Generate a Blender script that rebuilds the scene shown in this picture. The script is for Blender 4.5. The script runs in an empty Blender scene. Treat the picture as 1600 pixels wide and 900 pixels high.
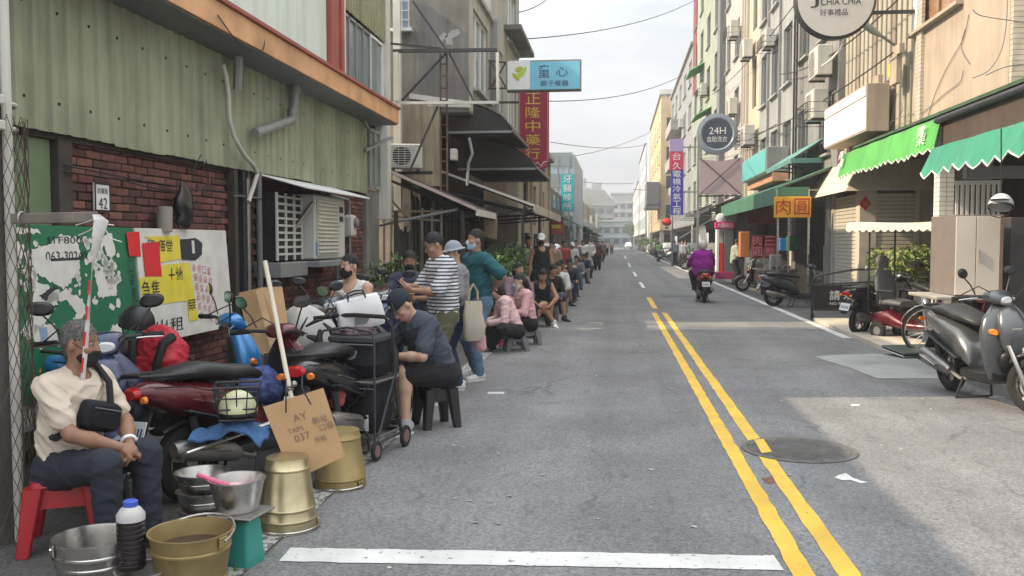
import bpy, math, random
import numpy as np
from mathutils import Vector as V, Matrix as MX
R = math.radians
rnd = random.Random(7)
S = bpy.context.scene
COL = S.collection
# ---------------- camera, sky, sun, exposure ----------------
cd = bpy.data.cameras.new('camera'); cam = bpy.data.objects.new('camera', cd); COL.objects.link(cam)
cd.sensor_width = 36; cd.lens = 31.5; cd.clip_end = 3000; cd.clip_start = 0.05
cam.location = (0, 0, 1.6); cam.rotation_euler = (R(90-2.94), 0, R(6.68)); S.camera = cam
SUN_EL, SUN_AZ = R(35.5), math.atan2(-0.985, -0.15)      # azimuth of the sun measured from +Y towards +X
wd = bpy.data.worlds.new('World'); S.world = wd; wd.use_nodes = True
def world():
    nt = wd.node_tree; n = nt.nodes; L = nt.links; n.clear()
    out = n.new('ShaderNodeOutputWorld'); bg = n.new('ShaderNodeBackground')
    sky = n.new('ShaderNodeTexSky'); sky.sky_type = 'NISHITA'; sky.sun_disc = False
    sky.sun_elevation = SUN_EL; sky.sun_rotation = SUN_AZ; sky.dust_density = 3.0; sky.air_density = 1.2
    tc = n.new('ShaderNodeTexCoord'); mp = n.new('ShaderNodeMapping'); mp.inputs['Scale'].default_value = (1.3, 1.3, 4.5)
    nz = n.new('ShaderNodeTexNoise'); nz.inputs['Scale'].default_value = 2.2; nz.inputs['Detail'].default_value = 6; nz.inputs['Roughness'].default_value = .55
    cr = n.new('ShaderNodeValToRGB'); cr.color_ramp.elements[0].position = .28; cr.color_ramp.elements[1].position = .62
    cr.color_ramp.elements[0].color = (1.25, 1.35, 1.47, 1); cr.color_ramp.elements[1].color = (1.95, 2.0, 2.05, 1)
    mx = n.new('ShaderNodeMix'); mx.data_type = 'RGBA'; mx.inputs['Factor'].default_value = .98
    L.new(tc.outputs['Generated'], mp.inputs['Vector']); L.new(mp.outputs[0], nz.inputs['Vector']); L.new(nz.outputs['Fac'], cr.inputs['Fac'])
    # hazy overcast sky: brighter overhead than at the skyline (steeper than the CIE overcast law, to lift the shade)
    sx = n.new('ShaderNodeSeparateXYZ'); L.new(tc.outputs['Generated'], sx.inputs[0]); gr = n.new('ShaderNodeMapRange'); gr.inputs[1].default_value = 0; gr.inputs[2].default_value = 1; gr.inputs[3].default_value = 1; gr.inputs[4].default_value = 4.6; L.new(sx.outputs[2], gr.inputs[0])
    mg = n.new('ShaderNodeMix'); mg.data_type = 'RGBA'; mg.blend_type = 'MULTIPLY'; mg.inputs['Factor'].default_value = 1; L.new(cr.outputs[0], mg.inputs['A']); L.new(gr.outputs[0], mg.inputs['B'])
    L.new(sky.outputs[0], mx.inputs['A']); L.new(mg.outputs['Result'], mx.inputs['B']); L.new(mx.outputs['Result'], bg.inputs['Color'])
    bg.inputs['Strength'].default_value = 0.13; L.new(bg.outputs[0], out.inputs['Surface'])
world()
sl = bpy.data.lights.new('sun', 'SUN'); sl.energy = 2.7; sl.angle = R(0.6); sl.color = (1, .81, .57)
so = bpy.data.objects.new('sun', sl); COL.objects.link(so)
sdir = V((math.sin(SUN_AZ)*math.cos(SUN_EL), math.cos(SUN_AZ)*math.cos(SUN_EL), math.sin(SUN_EL)))
so.rotation_euler = sdir.to_track_quat('Z', 'Y').to_euler(); so.location = sdir*60
S.view_settings.view_transform = 'Standard'; S.view_settings.look = 'None'; S.view_settings.gamma = 1
S.view_settings.exposure = 1.35
S.cycles.max_bounces = 6; S.cycles.volume_bounces = 0; S.cycles.transparent_max_bounces = 8
# ---------------- materials ----------------
MATS = {}
def mat(name, col, rough=.6, metal=0., var=.12, scale=6., bump=0., bscale=60., grime=0., streak=0., coat=0., alpha=None, spec=None, gs=1.5):
    if name in MATS: return MATS[name]
    m = bpy.data.materials.new(name); m.use_nodes = True; nt = m.node_tree; n = nt.nodes; L = nt.links
    b = n['Principled BSDF']; b.inputs['Roughness'].default_value = rough; b.inputs['Metallic'].default_value = metal
    if coat: b.inputs['Coat Weight'].default_value = coat
    if spec is not None: b.inputs['Specular IOR Level'].default_value = spec
    if alpha is not None: b.inputs['Alpha'].default_value = alpha
    tc = n.new('ShaderNodeTexCoord'); out = None
    def noise(sc, det=4, vec=None):
        z = n.new('ShaderNodeTexNoise'); z.inputs['Scale'].default_value = sc; z.inputs['Detail'].default_value = det
        L.new(vec or tc.outputs['Object'], z.inputs['Vector']); return z
    c = col
    def mixc(A, B, fac):
        x = n.new('ShaderNodeMix'); x.data_type = 'RGBA'
        for s, v in (('A', A), ('B', B)):
            if isinstance(v, (tuple, list)): x.inputs[s].default_value = (*v[:3], 1)
            else: L.new(v, x.inputs[s])
        if isinstance(fac, float): x.inputs['Factor'].default_value = fac
        else: L.new(fac, x.inputs['Factor'])
        return x.outputs['Result']
    def ramp(src, a, bb):
        r = n.new('ShaderNodeMapRange'); r.inputs[1].default_value = a; r.inputs[2].default_value = bb; L.new(src, r.inputs[0]); return r.outputs[0]
    if var:
        z = noise(scale); lo = tuple(x*(1-var) for x in col); hi = tuple(min(.95, x*(1+var)) for x in col)
        c = mixc(lo, hi, ramp(z.outputs['Fac'], .3, .7))
    if grime:
        z = noise(gs, 6); f = ramp(z.outputs['Fac'], .42, .78); mu = n.new('ShaderNodeMath'); mu.operation = 'MULTIPLY'; mu.inputs[1].default_value = grime; L.new(f, mu.inputs[0])
        c = mixc(c, tuple(x*.28+.008 for x in (col[0], col[1]*.92, col[2]*.82)), mu.outputs[0])
    if streak:
        mp = n.new('ShaderNodeMapping'); mp.inputs['Scale'].default_value = (4, 4, .35); L.new(tc.outputs['Object'], mp.inputs['Vector'])
        z = noise(1.6, 5, mp.outputs[0]); f = ramp(z.outputs['Fac'], .45, .75); mu = n.new('ShaderNodeMath'); mu.operation = 'MULTIPLY'; mu.inputs[1].default_value = streak; L.new(f, mu.inputs[0])
        c = mixc(c, tuple(x*.3+.01 for x in (col[0], col[1]*.95, col[2]*.85)), mu.outputs[0])
    if isinstance(c, (tuple, list)): b.inputs['Base Color'].default_value = (*c[:3], 1)
    else: L.new(c, b.inputs['Base Color'])
    if bump:
        z = noise(bscale, 3); bp = n.new('ShaderNodeBump'); bp.inputs['Strength'].default_value = bump; bp.inputs['Distance'].default_value = .01
        L.new(z.outputs['Fac'], bp.inputs['Height']); L.new(bp.outputs[0], b.inputs['Normal'])
    if rough < .9 and var:
        z = noise(scale*1.7); r = n.new('ShaderNodeMapRange'); r.inputs[3].default_value = max(.03, rough-.1); r.inputs[4].default_value = min(1, rough+.12)
        L.new(z.outputs['Fac'], r.inputs[0]); L.new(r.outputs[0], b.inputs['Roughness'])
    MATS[name] = m; return m
def emit(name, col, st):
    m = bpy.data.materials.new(name); m.use_nodes = True; b = m.node_tree.nodes['Principled BSDF']
    b.inputs['Base Color'].default_value = (*col, 1); b.inputs['Emission Color'].default_value = (*col, 1); b.inputs['Emission Strength'].default_value = st
    MATS[name] = m; return m
# ---------------- mesh builder ----------------
def perp(d):
    d = V(d).normalized(); a = V((0, 0, 1)) if abs(d.z) < .95 else V((1, 0, 0))
    u = d.cross(a).normalized(); return u, d.cross(u).normalized()
class MB:
    def __init__(s): s.v = []; s.f = []; s.m = []; s.k = 0
    def add(s, vs, fs):
        o = len(s.v); s.v += [tuple(v) for v in vs]; s.f += [tuple(i+o for i in f) for f in fs]; s.m += [s.k]*len(fs); return s
    def box(s, c, d, b=0., rot=None):
        hx, hy, hz = d[0]/2, d[1]/2, d[2]/2; b = min(b, hx*.9, hy*.9, hz*.9)
        if b <= 0:
            vs = [(x, y, z) for x in (-hx, hx) for y in (-hy, hy) for z in (-hz, hz)]
            fs = [(0, 1, 3, 2), (4, 6, 7, 5), (0, 4, 5, 1), (2, 3, 7, 6), (0, 2, 6, 4), (1, 5, 7, 3)]
        else:
            vs = []; ix = {}
            for sx in (-1, 1):
                for sy in (-1, 1):
                    for sz in (-1, 1):
                        for a in range(3):
                            ix[sx, sy, sz, a] = len(vs)
                            vs.append((sx*(hx-(b if a != 0 else 0)), sy*(hy-(b if a != 1 else 0)), sz*(hz-(b if a != 2 else 0))))
            fs = []; I = lambda x, y, z, a: ix[x, y, z, a]
            for q in (-1, 1):
                fs += [[I(q, -1, -1, 0), I(q, 1, -1, 0), I(q, 1, 1, 0), I(q, -1, 1, 0)][::q],
                       [I(-1, q, -1, 1), I(-1, q, 1, 1), I(1, q, 1, 1), I(1, q, -1, 1)][::q],
                       [I(-1, -1, q, 2), I(1, -1, q, 2), I(1, 1, q, 2), I(-1, 1, q, 2)][::q]]
            for p in (-1, 1):
                for q in (-1, 1):
                    g = p*q
                    fs += [[I(p, q, -1, 0), I(p, q, -1, 1), I(p, q, 1, 1), I(p, q, 1, 0)][::g],
                           [I(p, -1, q, 0), I(p, 1, q, 0), I(p, 1, q, 2), I(p, -1, q, 2)][::g],
                           [I(-1, p, q, 1), I(-1, p, q, 2), I(1, p, q, 2), I(1, p, q, 1)][::g]]
                    for r_ in (-1, 1):
                        fs.append([I(p, q, r_, 0), I(p, q, r_, 1), I(p, q, r_, 2)][::p*q*r_])
        c = V(c)
        vs = [(c + (rot @ V(v))) if rot else (c+V(v)) for v in vs]
        return s.add(vs, fs)
    def span(s, a, b, bev=0.):      # box between two corners
        a, b = V(a), V(b); return s.box((a+b)/2, [abs(x) for x in (b-a)], bev)
    def bar(s, a, b, w, h, up=(0, 0, 1), bev=0.):
        a, b = V(a), V(b); y = (b-a).normalized(); x = y.cross(V(up))
        x = x.normalized() if x.length > 1e-4 else perp(y)[0]
        z = x.cross(y); m = MX((x, y, z)).transposed()
        return s.box((a+b)/2, (w, (b-a).length, h), bev, m)
    def tube(s, pts, r, n=8, cap=True, closed=False):
        P = [V(p) for p in pts]; N = len(P); rs = r if isinstance(r, (list, tuple)) else [r]*N
        u = None; vs = []
        for i, p in enumerate(P):
            if closed: t = P[(i+1) % N]-P[i-1]
            else: t = P[min(i+1, N-1)]-P[max(i-1, 0)]
            t = t.normalized() if t.length > 1e-9 else V((0, 0, 1))
            if u is None: u = perp(t)[0]
            u = (u-t*u.dot(t)); u = u.normalized() if u.length > 1e-6 else perp(t)[0]
            w = t.cross(u)
            for k in range(n):
                a = 2*math.pi*k/n; vs.append(p+(u*math.cos(a)+w*math.sin(a))*rs[i])
        fs = []
        for i in range(N if closed else N-1):
            j = (i+1) % N
            for k in range(n):
                q = (k+1) % n; fs.append((i*n+k, i*n+q, j*n+q, j*n+k))
        if cap and not closed: fs += [tuple(range(n))[::-1], tuple((N-1)*n+k for k in range(n))]
        return s.add(vs, fs)
    def cyl(s, a, b, r0, r1=None, n=12, cap=True): return s.tube([a, b], [r0, r0 if r1 is None else r1], n, cap)
    def lathe(s, prof, c=(0, 0, 0), ax=(0, 0, 1), n=24, a0=0., a1=360.):
        ax = V(ax).normalized(); u, w = perp(ax); c = V(c); full = abs(a1-a0) >= 359.9; m = n if full else n+1; vs = []
        for r, z in prof:
            for k in range(m):
                a = R(a0+(a1-a0)*k/n); vs.append(c+ax*z+(u*math.cos(a)+w*math.sin(a))*r)
        fs = []
        for i in range(len(prof)-1):
            for k in range(n):
                q = (k+1) % m; fs.append((i*m+k, i*m+q, (i+1)*m+q, (i+1)*m+k))
        return s.add(vs, fs)
    def torus(s, c, ax, R0, r, n=28, m=8, sq=1.):
        prof = [(R0+math.cos(2*math.pi*k/m)*r, math.sin(2*math.pi*k/m)*r*sq) for k in range(m+1)]
        return s.lathe(prof, c, ax, n)
    def loft(s, secs, n=16, cap=True):   # sec = (centre, u, v, hu, hv, exponent)
        vs = []
        for c, u, w, hu, hv, e in secs:
            c, u, w = V(c), V(u).normalized(), V(w).normalized()
            for k in range(n):
                a = 2*math.pi*k/n; ca, sa = math.cos(a), math.sin(a)
                vs.append(c+u*hu*math.copysign(abs(ca)**(2/e), ca)+w*hv*math.copysign(abs(sa)**(2/e), sa))
        N = len(secs); fs = [(i*n+k, i*n+(k+1) % n, (i+1)*n+(k+1) % n, (i+1)*n+k) for i in range(N-1) for k in range(n)]
        if cap: fs += [tuple(range(n))[::-1], tuple((N-1)*n+k for k in range(n))]
        return s.add(vs, fs)
    def grid(s, rows, th=0., nrm=None):    # rows of points; optional thickness along nrm
        nr, nc = len(rows), len(rows[0]); A = [V(p) for r_ in rows for p in r_]
        fs = [(i*nc+j, i*nc+j+1, (i+1)*nc+j+1, (i+1)*nc+j) for i in range(nr-1) for j in range(nc-1)]
        if not th: return s.add(A, fs)
        d = V(nrm).normalized()*th; n0 = len(A); B = [p-d for p in A]
        f2 = [tuple(i+n0 for i in f[::-1]) for f in fs]
        edge = [j for j in range(nc)]+[i*nc+nc-1 for i in range(1, nr)]+[(nr-1)*nc+j for j in range(nc-2, -1, -1)]+[i*nc for i in range(nr-2, 0, -1)]
        f3 = [(edge[i], edge[(i+1) % len(edge)], edge[(i+1) % len(edge)]+n0, edge[i]+n0) for i in range(len(edge))]
        return s.add(A+B, fs+f2+f3)
    def prism(s, poly, o, u, w, d):       # 2-D outline in plane (o,u,w), extruded by vector d
        o, u, w, d = V(o), V(u), V(w), V(d); n = len(poly)
        A = [o+u*p[0]+w*p[1] for p in poly]; B = [p+d for p in A]
        return s.add(A+B, [tuple(range(n))[::-1], tuple(range(n, 2*n))]+[(i, (i+1) % n, (i+1) % n+n, i+n) for i in range(n)])
    def ball(s, c, r, n=12, sc=(1, 1, 1)):
        m = max(4, n//2); prof = [(math.sin(math.pi*i/m), -math.cos(math.pi*i/m)) for i in range(m+1)]
        vs = [(c[0]+r*sc[0]*p[0]*math.cos(2*math.pi*k/n), c[1]+r*sc[1]*p[0]*math.sin(2*math.pi*k/n), c[2]+r*sc[2]*p[1]) for p in prof for k in range(n)]
        return s.add(vs, [(i*n+k, i*n+(k+1) % n, (i+1)*n+(k+1) % n, (i+1)*n+k) for i in range(m) for k in range(n)])
    def mesh(s, name, m, smooth=35):
        me = bpy.data.meshes.new(name); me.from_pydata(s.v, [], s.f)
        ms = m if isinstance(m, (list, tuple)) else [m]
        for x in ms: me.materials.append(x)
        if len(ms) > 1: me.polygons.foreach_set('material_index', s.m)
        me.validate()
        if smooth:
            me.polygons.foreach_set('use_smooth', [True]*len(me.polygons)); me.set_sharp_from_angle(angle=R(smooth))
        me.update(); return me
def rootof(o):
    while o.parent: o = o.parent
    return o
def obj(name, g, m=None, parent=None, world=False, smooth=35, kind=None, label=None):
    if isinstance(g, MB):
        if world and parent:
            r = rootof(parent); M = (MX.Translation(r.location) @ r.rotation_euler.to_matrix().to_4x4()).inverted()
            g.v = [tuple(M @ V(p)) for p in g.v]
        g = g.mesh(name, m, smooth)
    o = bpy.data.objects.new(name, g); COL.objects.link(o)
    if parent: o.parent = parent
    if kind: o['kind'] = kind
    if label: o['label'] = label
    return o
def inst(name, me, parent, loc, rot=None, sc=None):
    o = bpy.data.objects.new(name, me); COL.objects.link(o); o.parent = parent; o.location = loc
    if rot: o.rotation_euler = rot
    if sc: o.scale = sc
    return o
def tag(o, label, cat, group=None):
    o['label'] = label; o['category'] = cat
    if group: o['group'] = group
    return o
def thing(name, label, cat, loc=(0, 0, 0), rz=0., group=None):
    o = bpy.data.objects.new(name, None); COL.objects.link(o); o.location = loc; o.rotation_euler = (0, 0, rz); o.empty_display_size = .1
    return tag(o, label, cat, group)
def struct(name, g, m, smooth=35):
    o = obj(name, g, m, smooth=smooth); o['kind'] = 'structure'; return o
def dup(root, loc, rz, label, recolor=None, group=None):
    def cp(o, par):
        c = o.copy(); COL.objects.link(c); c.parent = par
        if recolor:
            for i, sl_ in enumerate(c.material_slots):
                if sl_.material and sl_.material.name in recolor:
                    sl_.link = 'OBJECT'; sl_.material = recolor[o.material_slots[i].material.name]
        for ch in o.children: cp(ch, c)
        return c
    c = cp(root, None); c.location = loc; c.rotation_euler = (c.rotation_euler.x, c.rotation_euler.y, rz); c['label'] = label
    if group: c['group'] = group
    return c
def text(name, s, m, parent, o, u, w, width=None, height=None, d=.004, vertical=False, center=True, world=True, bold=0.):
    """lettering as real flat letters: o = centre, u = reading direction, w = up"""
    cu = bpy.data.curves.new(name, 'FONT'); cu.body = '\n'.join(s) if vertical else s; cu.size = 1
    cu.align_x = 'CENTER'; cu.extrude = 0; cu.resolution_u = 3; cu.space_line = .95; cu.offset = 0
    t = bpy.data.objects.new(name, cu); COL.objects.link(t); bpy.context.view_layer.update()
    me = bpy.data.meshes.new_from_object(t.evaluated_get(bpy.context.evaluated_depsgraph_get()))
    bpy.data.objects.remove(t); me.materials.clear(); me.materials.append(m)
    P = np.array([v.co[:] for v in me.vertices]) if len(me.vertices) else np.zeros((1, 3))
    lo, hi = P.min(0), P.max(0); sx = sy = 1
    if width: sx = sy = width/max(1e-6, hi[0]-lo[0])
    if height:
        sy = height/max(1e-6, hi[1]-lo[1])
        if not width: sx = sy
    u, w, o = V(u).normalized(), V(w).normalized(), V(o); nn = u.cross(w)
    c = (lo+hi)/2
    for v in me.vertices: v.co = o+u*((v.co.x-c[0])*sx)+w*((v.co.y-c[1])*sy)+nn*d
    if world and parent:
        r = rootof(parent); me.transform((MX.Translation(r.location) @ r.rotation_euler.to_matrix().to_4x4()).inverted())
    ob = bpy.data.objects.new(name, me); COL.objects.link(ob)
    if parent: ob.parent = parent
    return ob
# ---------------- survey: sight line of a photo point met with a known plane of the street ----------------
_rot = cam.rotation_euler.to_matrix(); EYE = V((0, 0, 1.6))
def ray(x, y): return _rot @ V(((x-800)/1400, (450-y)/1400, -1))
def G(x, y, h=0.): d = ray(x, y); return EYE+d*((h-1.6)/d.z)
def onX(x, y, X): d = ray(x, y); return EYE+d*(X/d.x)
def onY(x, y, Y): d = ray(x, y); return EYE+d*(Y/d.y)
# ---------------- shared materials ----------------
def asphalt(name, col, crack=True):
    m = mat(name, col, rough=.85, var=.14, scale=1.1, bump=.35, bscale=140, grime=.3, gs=.6)
    nt = m.node_tree; n = nt.nodes; L = nt.links; b = n['Principled BSDF']; tc = [x for x in n if x.type == 'TEX_COORD'][0]
    src = b.inputs['Base Color'].links[0].from_socket
    z = n.new('ShaderNodeTexVoronoi'); z.inputs['Scale'].default_value = 75; L.new(tc.outputs['Object'], z.inputs['Vector'])
    r = n.new('ShaderNodeMapRange'); r.inputs[1].default_value = 0; r.inputs[2].default_value = 1; r.inputs[3].default_value = .7; r.inputs[4].default_value = 1.35
    sep = n.new('ShaderNodeSeparateColor'); L.new(z.outputs['Color'], sep.inputs[0]); L.new(sep.outputs[0], r.inputs[0])
    mu = n.new('ShaderNodeMix'); mu.data_type = 'RGBA'; mu.blend_type = 'MULTIPLY'; mu.inputs['Factor'].default_value = 1
    L.new(src, mu.inputs['A']); L.new(r.outputs[0], mu.inputs['B']); last = mu.outputs['Result']
    # dark drips and stains lying along the traffic
    mp = n.new('ShaderNodeMapping'); mp.inputs['Scale'].default_value = (2.2, .8, 1); L.new(tc.outputs['Object'], mp.inputs['Vector'])
    z2 = n.new('ShaderNodeTexNoise'); z2.inputs['Scale'].default_value = 3.2; z2.inputs['Detail'].default_value = 7; L.new(mp.outputs[0], z2.inputs['Vector'])
    r2 = n.new('ShaderNodeMapRange'); r2.inputs[1].default_value = .60; r2.inputs[2].default_value = .72; r2.inputs[3].default_value = 0; r2.inputs[4].default_value = .5; L.new(z2.outputs['Fac'], r2.inputs[0])
    m2 = n.new('ShaderNodeMix'); m2.data_type = 'RGBA'; L.new(r2.outputs[0], m2.inputs['Factor']); L.new(last, m2.inputs['A']); m2.inputs['B'].default_value = (col[0]*.45, col[1]*.45, col[2]*.45, 1)
    last = m2.outputs['Result']
    # hairline cracks and the polish of the wheel tracks
    mp3 = n.new('ShaderNodeMapping'); mp3.inputs['Scale'].default_value = (1, .6, 1); L.new(tc.outputs['Object'], mp3.inputs['Vector'])
    wz = n.new('ShaderNodeTexNoise'); wz.inputs['Scale'].default_value = 3; wz.inputs['Detail'].default_value = 5; L.new(tc.outputs['Object'], wz.inputs['Vector'])
    av = n.new('ShaderNodeMix'); av.data_type = 'RGBA'; av.inputs['Factor'].default_value = .22; L.new(mp3.outputs[0], av.inputs['A']); L.new(wz.outputs['Color'], av.inputs['B'])
    vc = n.new('ShaderNodeTexVoronoi'); vc.feature = 'DISTANCE_TO_EDGE'; vc.inputs['Scale'].default_value = .8; L.new(av.outputs['Result'], vc.inputs['Vector'])
    rc = n.new('ShaderNodeMapRange'); rc.inputs[1].default_value = .004; rc.inputs[2].default_value = .012; rc.inputs[3].default_value = .55; rc.inputs[4].default_value = 0; L.new(vc.outputs['Distance'], rc.inputs[0])
    mk = n.new('ShaderNodeTexNoise'); mk.inputs['Scale'].default_value = .7; L.new(tc.outputs['Object'], mk.inputs['Vector'])
    rm = n.new('ShaderNodeMapRange'); rm.inputs[1].default_value = .5; rm.inputs[2].default_value = .6; L.new(mk.outputs['Fac'], rm.inputs[0])
    mm = n.new('ShaderNodeMath'); mm.operation = 'MULTIPLY'; L.new(rc.outputs[0], mm.inputs[0]); L.new(rm.outputs[0], mm.inputs[1])
    m3 = n.new('ShaderNodeMix'); m3.data_type = 'RGBA'; L.new(mm.outputs[0], m3.inputs['Factor']); L.new(last, m3.inputs['A']); m3.inputs['B'].default_value = (col[0]*.35, col[1]*.35, col[2]*.35, 1)
    mp4 = n.new('ShaderNodeMapping'); mp4.inputs['Scale'].default_value = (1.1, .03, 1); L.new(tc.outputs['Object'], mp4.inputs['Vector'])
    tn = n.new('ShaderNodeTexNoise'); tn.inputs['Scale'].default_value = 1.3; tn.inputs['Detail'].default_value = 5; L.new(mp4.outputs[0], tn.inputs['Vector'])
    tr = n.new('ShaderNodeMapRange'); tr.inputs[1].default_value = .35; tr.inputs[2].default_value = .65; tr.inputs[3].default_value = .84; tr.inputs[4].default_value = 1.12; L.new(tn.outputs['Fac'], tr.inputs[0])
    m4 = n.new('ShaderNodeMix'); m4.data_type = 'RGBA'; m4.blend_type = 'MULTIPLY'; m4.inputs['Factor'].default_value = 1; L.new(m3.outputs['Result'], m4.inputs['A']); L.new(tr.outputs[0], m4.inputs['B'])
    last = m4.outputs['Result']
    L.new(last, b.inputs['Base Color']); return m
ASPH = asphalt('asphalt', (.17, .17, .173))
ASPH2 = asphalt('old asphalt', (.10, .097, .093))
def paint(name, col, wear):
    m = mat(name, col, rough=.7, var=.1, scale=3, grime=.35, gs=2.5, bump=.3, bscale=120)
    nt = m.node_tree; n = nt.nodes; L = nt.links; b = n['Principled BSDF']; tc = [x for x in n if x.type == 'TEX_COORD'][0]
    src = b.inputs['Base Color'].links[0].from_socket
    z = n.new('ShaderNodeTexNoise'); z.inputs['Scale'].default_value = 22; z.inputs['Detail'].default_value = 8; z.inputs['Roughness'].default_value = .7; L.new(tc.outputs['Object'], z.inputs['Vector'])
    r = n.new('ShaderNodeMapRange'); r.inputs[1].default_value = wear; r.inputs[2].default_value = wear+.05; L.new(z.outputs['Fac'], r.inputs[0])
    mu = n.new('ShaderNodeMix'); mu.data_type = 'RGBA'; L.new(r.outputs[0], mu.inputs['Factor']); L.new(src, mu.inputs['A']); mu.inputs['B'].default_value = (.11, .11, .11, 1)
    L.new(mu.outputs['Result'], b.inputs['Base Color']); return m
YEL = paint('yellow road paint', (.72, .45, .055), .62)
WHT = paint('white road paint', (.62, .62, .6), .6)
WORN = paint('worn white road paint', (.42, .41, .38), .5)
CONC = mat('concrete', (.36, .35, .33), .85, var=.15, scale=2, bump=.3, grime=.5)
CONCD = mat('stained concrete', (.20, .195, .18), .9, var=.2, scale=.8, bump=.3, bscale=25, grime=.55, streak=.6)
CONCL = mat('pale concrete floor', (.52, .47, .38), .85, var=.12, scale=1.3, bump=.25, grime=.35)
GRNSID = mat('pale green painted sheet', (.325, .35, .24), .5, var=.14, scale=1.2, grime=.4, streak=.45)
GRNEDGE = mat('dusty green sheet', (.2, .25, .13), .55, var=.15, scale=2, grime=.4, streak=.4)
ORANGE = mat('faded orange steel', (.66, .36, .18), .55, var=.22, scale=2.2, grime=.45, bump=.1)
REDST = mat('red oxide steel', (.36, .085, .06), .55, var=.15, scale=2, grime=.35)
PALE = mat('pale mint sheet', (.62, .71, .66), .45, var=.06, scale=.8, streak=.25)
BRICK = [mat('brick %s' % a, c, .9, var=.25, scale=14, bump=.5, bscale=70, grime=.45, gs=1.2) for a, c in (('red', (.165, .06, .05)), ('dark', (.09, .042, .037)), ('plum', (.13, .055, .052)), ('rust', (.20, .085, .065)))]
MORTAR = mat('dark mortar', (.085, .06, .052), .95, var=.25, scale=9, bump=.6)
REDWALL = mat('painted red wall', (.20, .05, .04), .7, var=.2, scale=3, grime=.5, bump=.4, bscale=40)
GRDOOR = mat('green door paint', (.15, .215, .12), .5, var=.12, scale=3, grime=.3)
GRNBRD = mat('green board', (.012, .15, .07), .5, var=.1, scale=2, grime=.15)
PAPER = mat('paper', (.68, .67, .62), .85, var=.06, scale=7, grime=.25, gs=5)
PAPERY = mat('yellow paper', (.74, .62, .06), .8, var=.08, scale=6, grime=.2, gs=5)
PAPERR = mat('red paper', (.62, .02, .025), .75, var=.08, scale=6)
PAPERP = mat('pink print', (.62, .2, .28), .8, var=.1)
INK = mat('black ink', (.03, .03, .035), .8, var=0)
WHITE = mat('white paint', (.76, .76, .74), .5, var=.05, scale=3, grime=.2)
OFFW = mat('off white plastic', (.62, .61, .56), .45, var=.05, scale=4, grime=.25)
ACW = mat('air conditioner white', (.58, .58, .54), .45, var=.06, scale=3, grime=.4, streak=.2)
BLACK = mat('black plastic', (.014, .014, .016), .42, var=.1)
BLACKM = mat('black matt', (.011, .011, .012), .8, var=.1)
RUBBER = mat('rubber', (.014, .014, .014), .85, var=.2, scale=20)
GREYP = mat('grey plastic', (.14, .145, .15), .5, var=.08)
GREYM = mat('grey painted metal', (.27, .28, .28), .5, metal=.2, var=.1, grime=.4)
STEEL = mat('stainless steel', (.58, .56, .53), .28, metal=1, var=.1, scale=9, bump=.05, grime=.2)
DSTEEL = mat('dull steel', (.34, .33, .32), .45, metal=.9, var=.15, scale=6, grime=.4)
BRASS = mat('brass', (.55, .47, .29), .33, metal=.9, var=.22, scale=7, grime=.5, bump=.12, bscale=18, streak=.4)
BRASSD = mat('yellow tin', (.36, .27, .12), .5, metal=.65, var=.2, scale=5, grime=.5)
CHROME = mat('chrome', (.75, .75, .75), .12, metal=1, var=.04)
RUST = mat('rusty steel', (.12, .08, .06), .8, metal=.3, var=.35, scale=8, grime=.4, bump=.3)
DKSTEEL = mat('dark painted steel', (.045, .045, .05), .55, metal=.3, var=.2, scale=6, grime=.3)
WOODD = mat('dark weathered wood', (.055, .045, .037), .85, var=.3, scale=5, bump=.4, streak=.5)
WOODG = mat('grey weathered board', (.16, .14, .12), .85, var=.3, scale=5, bump=.3, streak=.5)
WOODL = mat('pale wood', (.42, .31, .19), .75, var=.2, scale=6)
CARD = mat('cardboard', (.43, .27, .135), .85, var=.1, scale=5, bump=.12, bscale=30, grime=.15)
TINROOF = mat('dark corrugated roof', (.06, .055, .052), .7, metal=.3, var=.35, scale=2, grime=.6, streak=.5)
TARP = mat('navy tarpaulin', (.02, .022, .035), .7, var=.2, scale=3)
GLASS = mat('window glass', (.05, .06, .065), .08, var=.2, scale=.6, spec=.8)
GLASSL = mat('pale window glass', (.22, .27, .28), .1, var=.25, scale=.7, spec=.8)
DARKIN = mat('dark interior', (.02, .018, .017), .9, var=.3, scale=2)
LEAF = [mat('leaf %s' % a, c, .55, var=.3, scale=14) for a, c in (('mid', (.07, .14, .035)), ('dark', (.035, .08, .025)), ('light', (.14, .22, .06)), ('yellow', (.21, .24, .05)))]
STEM = mat('green stem', (.08, .09, .035), .7)
POLE = mat('utility pole concrete', (.115, .105, .10), .9, var=.25, scale=4, bump=.5, bscale=30, streak=.6, grime=.4)
PIPEW = mat('white pipe', (.56, .55, .5), .45, var=.06, grime=.4)
BLUEP = mat('blue plastic', (.04, .22, .6), .4, var=.05)
TEALP = mat('teal plastic', (.03, .26, .22), .45, var=.1, grime=.3)
REDP = mat('red plastic', (.34, .012, .02), .35, var=.08, scale=8, grime=.15)
SIGNW = mat('white sign face', (.74, .75, .76), .35, var=.03)
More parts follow.
